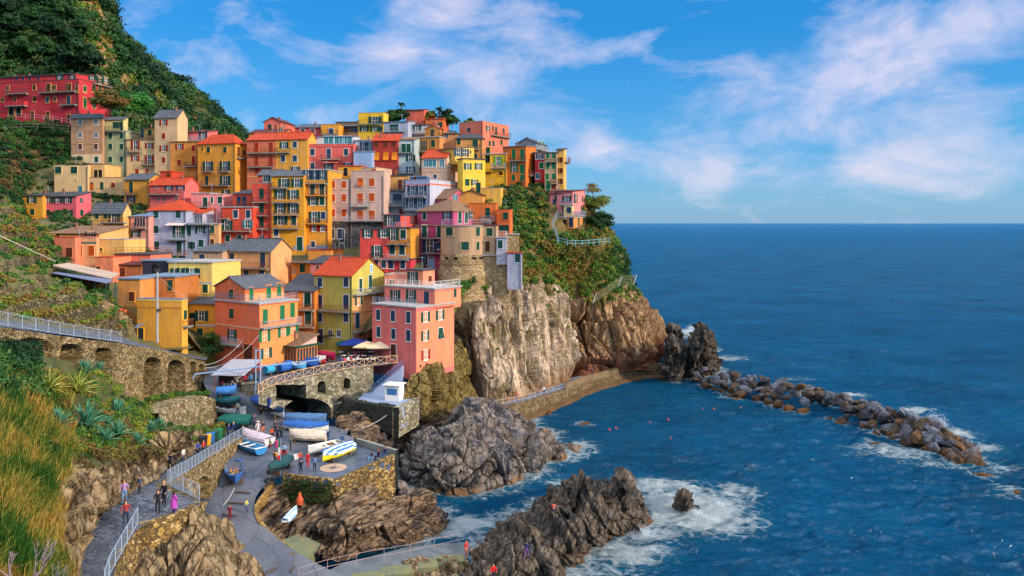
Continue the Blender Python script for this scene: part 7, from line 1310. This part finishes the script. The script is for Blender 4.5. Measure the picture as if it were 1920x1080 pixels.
# ---------------------------------------------------------------- trees
def tree(label, base, h, cr, n, leaf, mat, seed, name='tree', flat=.8, spread=1., cat='tree', trunk=.16):
    rg = np.random.default_rng(seed); root = ob(name, None, loc=base); tag(root, label, cat); m = MB(); tips = []
    top = Vector((rg.uniform(-.3, .3), rg.uniform(-.3, .3), h*.4)); m.tube([(0, 0, -.5), top*.5, top], trunk, 7, 0, trunk*.6)
    for i in range(n):
        a = i*2.4; r = cr*spread*math.sqrt((i+.5)/n); q = Vector((r*math.cos(a), r*math.sin(a), h*.3+cr*flat*1.5*(1.-.75*(r/cr/spread)**2)*rg.uniform(-.15, 1.))); mid = top.lerp(q, .5)+Vector((0, 0, .2)); m.tube([top, mid, q], trunk*.42, 5, 0, trunk*.12); tips.append(q)
    ob('trunk', m.mesh('trunk', [BARK]), root); C = np.array([tuple(t) for t in tips])
    foliage('crown', leafcloud(C, rg.uniform(.42, .62, n)*cr, 300, leaf, None, .7, seed, shell=.35), mat, root); return root
tree('broad round evergreen tree in front of the deep yellow house', G(408,668,14.5), 3.4, 2.6, 20, .13, L_DARK, 201)
tree('tree with rust-tinged leaves in front of the right end of the crimson block', P(203, 212, 172), 5.5, 3.2, 18, .22, leafmat('rusty_leaves', [(40, 60, 28), (74, 84, 34), (128, 88, 40)]), 202)
tree('dense bright green round tree above the tall slim cream tower house', P(252, 215, 188), 5, 3.6, 18, .26, leafmat('bright', [(28, 84, 34), (52, 116, 44), (70, 130, 50)]), 203)
tree('wispy tamarisk leaning out over the sea behind the pink headland house', P(1114, 402, 167), 6.5, 2.6, 22, .16, L_MIX, 204, flat=1.5)
tree('round glossy tree hanging over the sea below the pink headland house', P(1124, 432, 163), 4.0, 2.4, 20, .2, L_DARK, 205)
for i, (x, y, h, c, l) in enumerate(((688,218,2.2,1.5,'small round roof-garden shrub left of the skyline pergola'),(745,222,3.4,2.0,'tall bushy plant in the roof garden left of the windowless tower'),(733,222,2.6,1.8,'middle bush of the roof garden beside the windowless tower'),(758,218,4.,1.7,'highest leafy plant of the skyline garden'),(722,222,2.2,1.5,'low bush at the start of the skyline garden'),(838,225,3.2,2.0,'bush right of the palm on the skyline'),(806,218,2.6,1.6,'shrub left of the palm on the skyline'),(848,228,2.2,1.5,'smaller bush at the right end of the skyline garden'),(880,226,1.6,1.1,'potted shrub on the salmon flat roof'))):
    tree(l, P(x, y+9, 192), h, c, 12, .2, L_DARK if i % 2 else L_MIX, 210+i, name='shrub', cat='shrub', trunk=.09)
def tree_copies(src, spots, label, group):
    for i, (x, y, d, s) in enumerate(spots):
        r = src.copy(); COL.objects.link(r); r.location = V(P(x, y, d)); r.scale = (s, s, s); r.rotation_euler = (0, 0, i*1.3); r['label'] = label; r['category'] = 'tree'; r['group'] = group
        for c in list(src.children): k = c.copy(); COL.objects.link(k); k.parent = r
LD = leafmat('oak_leaves', [(10, 36, 24), (20, 54, 30), (34, 72, 34)]); tr1 = tree('dark holm oak at the foot of the steep hill behind the crimson block', P(150, 128, 226), 8, 5, 18, .5, LD, 301); tr2 = tree('light green tree on the steep hill right of the ochre outcrops', P(262, 176, 262), 7, 4.5, 16, .5, leafmat('light_oak', [(22, 56, 28), (38, 76, 34), (60, 94, 40)]), 302)
rg = random.Random(12); HG = [(20,60,240),(60,40,245),(95,70,240),(40,100,236),(10,30,250),(120,30,250),(130,80,242),(85,110,236),(150,60,246),(30,5,258),(80,8,258),(210,120,262),(225,150,258),(205,90,262),(250,130,278),(280,170,284),(300,200,288),(330,215,300),(350,240,305),(270,215,268),(310,235,285),(240,200,258),(375,250,318),(295,160,298)]
tree_copies(tr1, [(x, y, d-4, rg.uniform(.45, .85)) for x, y, d in HG[::2]], 'dark round holm oak rising out of the scrub on the steep hill', 'dark oaks on the hill')
tree_copies(tr2, [(x, y, d-4, rg.uniform(.45, .8)) for x, y, d in HG[1::2]], 'lighter green tree rising out of the scrub on the steep hill', 'lighter trees on the hill')
def palm(label, base, h, r, seed):
    rg = random.Random(seed); root = ob('palm_tree', None, loc=base); tag(root, label, 'palm'); m = MB(); m.tube([(0, 0, -.5), (.1, 0, h*.5), (0, 0, h)], .2, 7, 0, .14); ob('trunk', m.mesh('trunk', [BARK]), root); m = MB()
    for i in range(22):
        a = i*2.4; el = rg.uniform(-.1, 1.2); pr = None
        for j in range(7):
            t = j/6; x = r*t*math.cos(el)*(1-.15*t); z = h+r*(t*math.sin(el)-.55*t*t); w = .22*math.sin(math.pi*min(1, .15+t*.85)); c = Vector((x*math.cos(a), x*math.sin(a), z)); s = Vector((-math.sin(a), math.cos(a), 0))*w; cur = (c-s-Vector((0, 0, w*.6)), c, c+s-Vector((0, 0, w*.6)))
            if pr: m.add([pr[0], pr[1], cur[1], cur[0]], [(0, 1, 2, 3)]); m.add([pr[1], pr[2], cur[2], cur[1]], [(0, 1, 2, 3)])
            pr = cur
    ob('fronds', m.mesh('fronds', [mottled('palm_frond', (44, 84, 44), .4, 2)]), root)
palm('palm tree standing out against the sky on the village skyline', P(824, 222, 191), 2.2, 2.2, 5)
palm('smaller palm left of the windowless tower on the skyline', P(752, 215, 192), 2.6, 1.8, 6)
# safety net with posts on the headland
root = ob('safety_net', None, loc=P(1120, 560, 158)); tag(root, 'slanting wire safety net between two white posts on the green headland slope', 'net'); o = P(1120, 560, 158); q = lambda x, y, d: V(P(x, y, d)-o); m = MB(); A, B_, C_, D_ = q(1112,568,155), q(1162,532,160), q(1190,530,166), None
for x, y, d in ((1112,568,155),(1160,536,160),(1188,533,166)): m.tube([q(x, y, d), q(x+6, y-18, d)], .06, 5)
ob('posts', m.mesh('posts', [WHITE]), root); m = MB()
for (a, b) in (((1112,568,155),(1160,536,160)),((1160,536,160),(1188,533,166))):
    for i in range(13): t = i/12; x, y, d = [a[k]*(1-t)+b[k]*t for k in range(3)]; m.tube([q(x, y, d), q(x+6, y-18, d)], .022, 3)
    for i in range(8): t = i/7; m.tube([q(a[0]+6*t, a[1]-18*t, a[2]), q(b[0]+6*t, b[1]-18*t, b[2])], .022, 3)
ob('mesh', m.mesh('mesh', [plain('net_wire', (150, 146, 110))]), root)
railing('turquoise railing along the headland path below the pink house', [P(1046,456,147), P(1070,462,146), P(1100,461,149), P(1142,457,156)], 1.1, mat=plain('turquoise_rail', (110, 170, 180), .5), every=2, style='two', r=.05)
railing('zigzag stair railing left of the pink headland house', [P(1046,405,151), P(1036,425,149.5), P(1042,440,148.5), P(1047,455,147.5)], 1.2, mat=GALV, every=1.2, style='bars')
# terrace rails and posts on the vineyard slope
railing('wire fence on the slope below the crimson block', [P(10,245,170), P(60,243,171), P(128,247,172)], 1.4, mat=plain('fence_grey', (120, 120, 110)), every=3, style='two', r=.03)
railing('white railing of the street in front of the crimson block', [P(30,222,172), P(90,226,171), P(132,233,170)], 1.1, mat=plain('pinkish_rail', (180, 130, 140)), every=2.4, style='two', r=.04)

# ---------------------------------------------------------------- sea
def nd_col(nt, v, s):
    n = nd(nt, 'ShaderNodeTexNoise'); lk(nt, v, n.inputs['Vector']); n.inputs['Scale'].default_value = s; n.inputs['Detail'].default_value = 4; return n.outputs['Color']
def sea():
    ny, nx = 520, 620; t = np.linspace(0, 1, ny); Y = 40*(900/40)**t; Y = np.concatenate([Y, 900*(60000/900)**np.linspace(0.01, 1, 60)]); ax = np.linspace(-.9, 1.25, nx)
    g = np.zeros((len(Y), nx, 3)); g[..., 1] = Y[:, None]; g[..., 0] = ax[None, :]*Y[:, None]
    X2, Y2 = g[..., 0], g[..., 1]; amp = 1/(1+(Y2/420)**2)
    q = np.stack([X2*.16+Y2*.05, Y2*.3-X2*.04, 0*X2], -1); h = .75*fbm(q, 5, 301, .62)+.55*ridge(q*np.array([1.6, 2.4, 1])+4, 4, 305)
    px = X2/Y2*F+960; py = HY+CAMZ/Y2*F; calm = np.clip((py-690)/40, 0, 1)*np.clip((1300-px)/200, 0, 1)*np.clip((880-py)/60, 0, 1); g[..., 2] = h*amp*(1-.65*calm)-.1
    foam = np.zeros_like(X2)
    def blob(px_, py_, rx, ry, w=1., rot=0.):
        c = G(px_, py_, 0); s = c[1]/F; e = G(px_, py_+ry, 0); sy = abs(e[1]-c[1]); dx, dy = (X2-c[0])/(rx*s), (Y2-c[1])/sy; ca, sa = math.cos(rot), math.sin(rot); a, b = dx*ca+dy*sa, -dx*sa+dy*ca
        return w*np.clip(1.25-np.sqrt(a*a+b*b), 0, 1)
    for b in ((1300,955,130,58,1.35),(1225,912,110,22,1.0),(1385,925,60,30,.8),(1340,985,110,30,.9),(1180,1040,100,30,1.05,.3),(1250,1000,70,25,.85),(1080,1085,80,16,.9),(1130,1070,120,30,.7),(880,985,75,26,1.1),(845,1003,40,14,1.3),(1085,835,45,14,.95),(1045,905,45,10,.8),(960,920,30,6,.8),(1000,787,26,5,1.0),(1080,842,60,20,.4),(1290,625,50,9,1.0),(1310,616,20,7,1.2),(1240,640,50,10,.8),(1360,672,60,8,.7),(1780,815,60,16,1.0),(1830,840,60,16,.95),(1720,768,40,8,.95),(1600,742,45,5,.85),(1500,712,60,4,.6),(1700,850,130,16,.75),(1620,840,70,8,.6),(1760,870,110,14,.62),(1870,875,60,20,.6),(1520,790,120,5,.3),(1160,905,60,20,.45),(1420,880,80,12,.3),(1880,930,60,20,.3),(1150,780,40,6,.3)):
        foam = np.maximum(foam, blob(*b))
    # foam that hugs the rocks: nearness to any rock or boulder vertex at the waterline
    W = [gg.reshape(-1, 3)[np.abs(gg.reshape(-1, 3)[:, 2]) < .35][:, :2] for gg in (R1, R2, R3, R7, R8, R9, R10)]
    W.append(np.array([o.location[:2] for o in bpy.data.objects if o.name.startswith('boulder') and o.location.z < .6])); W = np.concatenate(W); cell = {}
    H2, xe, ye = np.histogram2d(W[:, 0], W[:, 1], bins=[np.arange(-60, 120, .8), np.arange(60, 260, .8)]); H2 = (H2 > 0).astype(float)
    for _ in range(3): H2 = np.maximum.reduce([H2]+[np.roll(H2, s, a)*.78 for s in (-1, 1) for a in (0, 1)])
    ix = np.clip(((X2+60)/.8).astype(int), 0, H2.shape[0]-1); iy = np.clip(((Y2-60)/.8).astype(int), 0, H2.shape[1]-1); inside = (X2 > -60)&(X2 < 119)&(Y2 > 60)&(Y2 < 259); foam = np.maximum(foam, H2[ix, iy]*inside*.8)
    g[..., 2] += foam*.25*np.clip(fbm(np.stack([X2*.6, Y2*.6, 0*X2], -1), 4, 311)+.3, 0, 1)
    m, nt, bs = newmat('sea_water'); v = mapc(nt, coord='Object'); at = nd(nt, 'ShaderNodeAttribute', attribute_name='foam')
    mp = nd(nt, 'ShaderNodeMapping'); mp.inputs['Scale'].default_value = (.7, 1.2, 1); mp.inputs['Rotation'].default_value = (0, 0, R(12)); lk(nt, v, mp.inputs[0]); vv = mp.outputs[0]
    n1 = noise(nt, vv, .9, 8, .72, 1.2); n2 = noise(nt, vv, .22, 6, .65, .8); f = mth(nt, 'ADD', at.outputs['Fac'], mth(nt, 'MULTIPLY', mth(nt, 'SUBTRACT', n1, .5), 1.7)); f = mth(nt, 'ADD', f, mth(nt, 'MULTIPLY', mth(nt, 'SUBTRACT', n2, .5), .9)); f = mth(nt, 'MULTIPLY', f, mth(nt, 'GREATER_THAN', at.outputs['Fac'], .02))
    vl = nd(nt, 'ShaderNodeTexVoronoi', feature='DISTANCE_TO_EDGE'); lk(nt, mixc(nt, .25, vv, nd_col(nt, vv, .8), 'LINEAR_LIGHT'), vl.inputs['Vector']); vl.inputs['Scale'].default_value = .75; lace = ramp(nt, vl.outputs[0], [(.0, (1,1,1)), (.22, (0,0,0))]); f = mth(nt, 'ADD', f, mth(nt, 'MULTIPLY', mth(nt, 'SUBTRACT', lace, .4), .28)); fm = ramp(nt, f, [(.46, (0,0,0)), (.62, (.35,)*3), (.98, (1,1,1))]); turq = ramp(nt, at.outputs['Fac'], [(.05, (0,0,0)), (1, (.8,)*3)])
    deep = ramp(nt, noise(nt, v, .035, 6, .65), [(.3, (.003, .088, .205)), (.7, (.006, .17, .39))]); c = mixc(nt, turq, deep, (.02, .2, .3)); c = mixc(nt, fm, c, (.7, .82, .88)); lk(nt, c, bs.inputs['Base Color'])
    m2 = nd(nt, 'ShaderNodeMapping'); m2.inputs['Scale'].default_value = (.45, 1, 1); r2 = nd(nt, 'ShaderNodeMapping'); r2.inputs['Rotation'].default_value = (0, 0, R(10)); lk(nt, v, r2.inputs[0]); lk(nt, r2.outputs[0], m2.inputs[0])
    hh = mth(nt, 'ADD', noise(nt, m2.outputs[0], .8, 7, .75, .6), mth(nt, 'ADD', mth(nt, 'MULTIPLY', noise(nt, m2.outputs[0], .12, 5, .6), 3.), mth(nt, 'MULTIPLY', noise(nt, m2.outputs[0], .3, 5, .7, .5), 1.6))); bump(nt, hh, 1., 4.2, bs)
    bs.inputs['Roughness'].default_value = .9; bs.inputs['Specular IOR Level'].default_value = 0; bn = bs.inputs['Normal'].links[0].from_socket
    gl = nd(nt, 'ShaderNodeBsdfGlossy'); gl.inputs['Roughness'].default_value = .1; gl.inputs['Color'].default_value = (.55, .72, .9, 1); lk(nt, bn, gl.inputs['Normal']); fr = nd(nt, 'ShaderNodeFresnel'); fr.inputs[0].default_value = 1.33; lk(nt, bn, fr.inputs['Normal'])
    ff = mth(nt, 'MULTIPLY', mth(nt, 'MINIMUM', mth(nt, 'MULTIPLY', fr.outputs[0], 1.), .55), mth(nt, 'SUBTRACT', 1., fm)); mx = nd(nt, 'ShaderNodeMixShader'); lk(nt, ff, mx.inputs[0]); lk(nt, bs.outputs[0], mx.inputs[1]); lk(nt, gl.outputs[0], mx.inputs[2])
    lk(nt, mx.outputs[0], [n for n in nt.nodes if n.type == 'OUTPUT_MATERIAL'][0].inputs[0])
    q4 = quads(len(Y), nx); me = fast('sea', g.reshape(-1, 3), q4, [m], smooth=True, attr={'foam': ('POINT', foam.ravel())}); 
    if me.polygons[0].normal.z < 0: me.flip_normals()
    struct(ob('sea', me))
sea()
def spray(label, px, py, z, w, h, n, seed, lean=0):
    rg = np.random.default_rng(seed); c = G(px, py, z); p = rg.normal(size=(n, 3))*np.array([w*.4, w*.3, h*.3]); p[:, 2] = np.abs(p[:, 2]); p[:, 0] *= 1-.5*np.clip(p[:, 2]/h, 0, 1); p[:, 0] += lean*p[:, 2]
    a = rg.normal(size=(n, 3)); a /= np.linalg.norm(a, axis=1, keepdims=True); b = np.cross(a, rg.normal(size=(n, 3))); b /= np.linalg.norm(b, axis=1, keepdims=True); s = (.03+.06*rg.random(n)**2)[:, None]*h*.3
    v = np.stack([p-a*s, p-b*s, p+a*s, p+b*s], 1).reshape(-1, 3); o = ob('spray', fast('spray', v, np.arange(4*n).reshape(-1, 4), [plain('spray_white', (226, 236, 244), .9)]), loc=c); tag(o, label, 'spray', kind='stuff')
spray('burst of white spray beside the lone far rock', 1290, 634, 0, 3.0, 4.2, 6000, 1, .3); spray('white spray breaking behind the seaward end of the breakwater', 1745, 800, 0, 3.2, 2.6, 6000, 2, .4); spray('white water tumbling over the small black rock', 1304, 968, 0, 1.6, 1.5, 5000, 3, -.3); spray('surf splash at the right foot of the jagged rock', 1200, 1005, 0, 3.0, 1.3, 6000, 4)

def crate(label, x, y, z, c, w=.8, h=.45, rz=0):
    m = MB(); m.box(-w/2, w/2, -.3, .3, .0, .05); m.box(-w/2, w/2, -.3, -.26, .05, h); m.box(-w/2, w/2, .26, .3, .05, h); m.box(-w/2, -w/2+.04, -.26, .26, .05, h); m.box(w/2-.04, w/2, -.26, .26, .05, h)
    tag(ob('fish_crate', m.mesh('fish_crate', [plain('crate', c, .6)]), loc=G(x, y, z), rz=rz), label, 'crate')
for i, (x, y, z, c, l) in enumerate(((530,852,7.2,(190,60,50),'red fish crate on the square left of the cream covered boat'),(450,868,6.7,(60,100,160),'blue fish crate below the light blue dinghy'),(556,860,7.1,(220,216,206),'white fish crate beside the open motorboat'),(398,812,8.2,(200,170,60),'yellow fish crate by the big green tarpaulin'),(504,905,5.9,(60,60,66),'black crate on the pebbled kerb'),(640,826,7.9,(70,110,150),'faded blue crate against the platform parapet end'),(462,790,9.1,(206,90,50),'orange fish crate in the middle of the street'),(620,838,7.6,(120,90,60),'wooden crate under the cream covered boat bow'))): crate(l, x, y, z, c, rz=i)
CABW = plain('rope_white', (206, 204, 200), .8)
def cable(label, a, b, sag, r=.03, m_=None):
    a, b = V(a), V(b); m = MB(); m.tube([Vector((0, 0, 0)).lerp(b-a, t/12)-Vector((0, 0, sag*4*(t/12)*(1-t/12))) for t in range(13)], r, 4); tag(ob('rope', m.mesh('rope', [m_ or CABW]), loc=a), label, 'rope')
cable('slack white mooring rope hanging from the kiosk landing to the strata slope', G(748,757,9.4), G(648,806,8.0), 1.0)
cable('short white rope down the strata beside the kiosk landing', G(744,790,6.4), G(722,822,5.2), .3)
cable('overhead wire from the arcaded wall to the balcony of the peach-orange house', P(384,684,104), P(455,638,108.5), .8, .025)
cable('second overhead wire from the arcaded wall to the peach-orange house', P(384,690,104), P(486,628,108.2), 1.2, .025)
cable('thin line from the lamp pole to the yellow house wall', P(296,515,100), P(350,556,113), .5, .025)
cable('mooring line from the rowing boat up to the harbour wall', G(440,914,6.2), G(418,948,5), .2)
for i, (x, y, z, c, t_, l, pz) in enumerate(((446,778,9.9,(190,180,170),(50,60,90),'man in beige walking down the street between the boats','walk'),(476,802,8.6,(50,60,90),(40,40,56),'dark-clothed pair left of the woman in the sun hat','stand'),(545,845,7.3,(80,110,80),(60,60,70),'person in olive beside the cream covered boat','stand'),(590,884,7.08,(90,120,170),(50,54,70),'person in blue looking over the shaded platform wall','lean'),(344,872,11.9,(200,196,190),(60,70,100),'person in white halfway down the sloping path','walk'),(262,925,14.2,(60,90,120),(50,50,60),'child in teal near the rock side of the path','stand'),(236,985,14.35,(160,60,60),(50,60,90),'person in rust red on the lower path','walk'),(462,960,4.8,(210,200,90),(70,80,110),'child in yellow beside the pebbled kerb','stand'),(1110,705,2.4,(60,80,120),(40,40,50),'person in blue on the middle of the headland walkway','walk'),(1020,741,2.75,(220,220,220),(60,70,100),'person in white on the headland walkway near the bend','walk'))):
    person(l, x, y, z, pz, c, t_, i*1.1, .8 if 'child' in l else 1.)
# ---------------------------------------------------------------- light, sky, camera
TOSUN = Vector((.9, -.44, 0)).normalized(); EL = R(20); SUN_EN = 2.7; EXPO = .68; SKY = .14
sd = Vector((TOSUN.x*math.cos(EL), TOSUN.y*math.cos(EL), math.sin(EL)))
l = bpy.data.lights.new('sun', 'SUN'); l.energy = SUN_EN; l.angle = R(6); l.color = (1, .82, .62); lo = bpy.data.objects.new('sun', l); COL.objects.link(lo); lo.rotation_euler = (-sd).to_track_quat('-Z', 'Y').to_euler()
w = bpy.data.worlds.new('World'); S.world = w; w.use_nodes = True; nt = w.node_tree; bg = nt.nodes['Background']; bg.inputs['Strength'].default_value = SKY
sky = nd(nt, 'ShaderNodeTexSky', sky_type='NISHITA', sun_disc=False, sun_elevation=EL, sun_rotation=math.atan2(TOSUN.x, TOSUN.y), altitude=0, air_density=1.0, dust_density=.6, ozone_density=2.2)
tc = nd(nt, 'ShaderNodeTexCoord'); sep = nd(nt, 'ShaderNodeSeparateXYZ'); lk(nt, tc.outputs['Generated'], sep.inputs[0])
az = mth(nt, 'ARCTAN2', sep.outputs[0], sep.outputs[1]); el = mth(nt, 'ARCSINE', sep.outputs[2])
def blob(px, py, rx, ry, rot=0., wt=1.):
    a0 = math.atan2(px-960, F); e0 = math.atan2(HY-py, math.hypot(F, px-960)); ca, sa = math.cos(rot), math.sin(rot)
    dx = mth(nt, 'SUBTRACT', az, a0); dy = mth(nt, 'SUBTRACT', el, e0); rx, ry = rx/F, ry/F
    u = mth(nt, 'ADD', mth(nt, 'MULTIPLY', dx, ca/rx), mth(nt, 'MULTIPLY', dy, sa/rx)); v = mth(nt, 'ADD', mth(nt, 'MULTIPLY', dx, -sa/ry), mth(nt, 'MULTIPLY', dy, ca/ry))
    r = mth(nt, 'SQRT', mth(nt, 'ADD', mth(nt, 'MULTIPLY', u, u), mth(nt, 'MULTIPLY', v, v))); return mth(nt, 'MULTIPLY', mth(nt, 'SUBTRACT', 1.0, r, clamp=True), wt)
def addall(L):
    r = L[0]
    for x in L[1:]: r = mth(nt, 'MAXIMUM', r, x)
    return r
big = addall([blob(770,70,130,200,-.95,.9), blob(890,150,300,110,-.6,1.), blob(1060,240,300,85,-.45,.95), blob(1000,60,170,60,-.2,.6), blob(1560,160,400,160,.4,.95), blob(1480,230,420,110,.05,.8), blob(1780,60,330,110,.4,.95), blob(1650,310,520,80,0,.6), blob(1250,310,380,60,-.1,.6), blob(600,210,260,50,.25,.35), blob(420,60,300,80,.2,.3), blob(1120,95,150,35,.2,.75), blob(520,110,340,80,0,.3), blob(330,150,110,50,-.6,.4)])
cv = nd(nt, 'ShaderNodeCombineXYZ'); lk(nt, az, cv.inputs[0]); lk(nt, mth(nt, 'MULTIPLY', el, 2.2), cv.inputs[1]); mpn = nd(nt, 'ShaderNodeMapping'); mpn.inputs['Rotation'].default_value = (0, 0, R(-28)); lk(nt, cv.outputs[0], mpn.inputs[0])
n1 = noise(nt, mpn.outputs[0], 5.5, 9, .6, .5); n2 = noise(nt, cv.outputs[0], 17, 8, .65, .4)
n3 = noise(nt, cv.outputs[0], 42, 5, .6, .3); d = mth(nt, 'ADD', mth(nt, 'MULTIPLY', big, .95), mth(nt, 'ADD', mth(nt, 'MULTIPLY', mth(nt, 'SUBTRACT', n1, .5), 2.0), mth(nt, 'ADD', mth(nt, 'MULTIPLY', mth(nt, 'SUBTRACT', n2, .5), .5), mth(nt, 'MULTIPLY', mth(nt, 'SUBTRACT', n3, .5), .16))))
cm = ramp(nt, d, [(.16, (0,0,0)), (.45, (.36,)*3), (.85, (.78,)*3)])
grad = ramp(nt, mth(nt, 'MULTIPLY', el, 1.6), [(0, (.17, .33, .57)), (.16, (.055, .265, .56)), (.4, (.008, .20, .53)), (1, (.03, .16, .42))])
skc = nd(nt, 'ShaderNodeHueSaturation'); skc.inputs['Saturation'].default_value = 1.35; lk(nt, sky.outputs[0], skc.inputs['Color']); base = mixc(nt, 1., skc.outputs[0], (.62, 1.02, 1.25), 'MULTIPLY')
gs = nd(nt, 'ShaderNodeVectorMath', operation='SCALE'); lk(nt, grad, gs.inputs[0]); gs.inputs['Scale'].default_value = 5.6; base = mixc(nt, .8, base, gs.outputs[0]); ccol = mixc(nt, ramp(nt, n1, [(.38, (0,0,0)), (.62, (1,1,1))]), (1.9, 2.6, 4.1), (3.8, 3.5, 4.15))
fin = mixc(nt, cm, base, ccol); high = ramp(nt, el, [(.34, (0,0,0)), (.62, (1,1,1))]); fill_cloud = ramp(nt, noise(nt, tc.outputs['Generated'], 3, 6, .6), [(.3, (4., 5.2, 6.8)), (.65, (9, 9, 9.4))]); lk(nt, mixc(nt, high, fin, fill_cloud), bg.inputs['Color'])  # bright overhead cloud, out of view, added as soft fill light
cam = bpy.data.cameras.new('camera'); cam.sensor_width = 36; cam.lens = F/1920*36; cam.shift_y = -122/1920; cam.clip_start = .5; cam.clip_end = 100000; co = bpy.data.objects.new('camera', cam); COL.objects.link(co); co.location = (0, 0, CAMZ); co.rotation_euler = (R(90), 0, 0); S.camera = co
S.view_settings.view_transform = 'Standard'; S.view_settings.look = 'None'; S.view_settings.exposure = EXPO; S.view_settings.gamma = 1
S.cycles.max_bounces = 5; S.cycles.diffuse_bounces = 2; S.cycles.glossy_bounces = 2; S.cycles.use_denoising = True
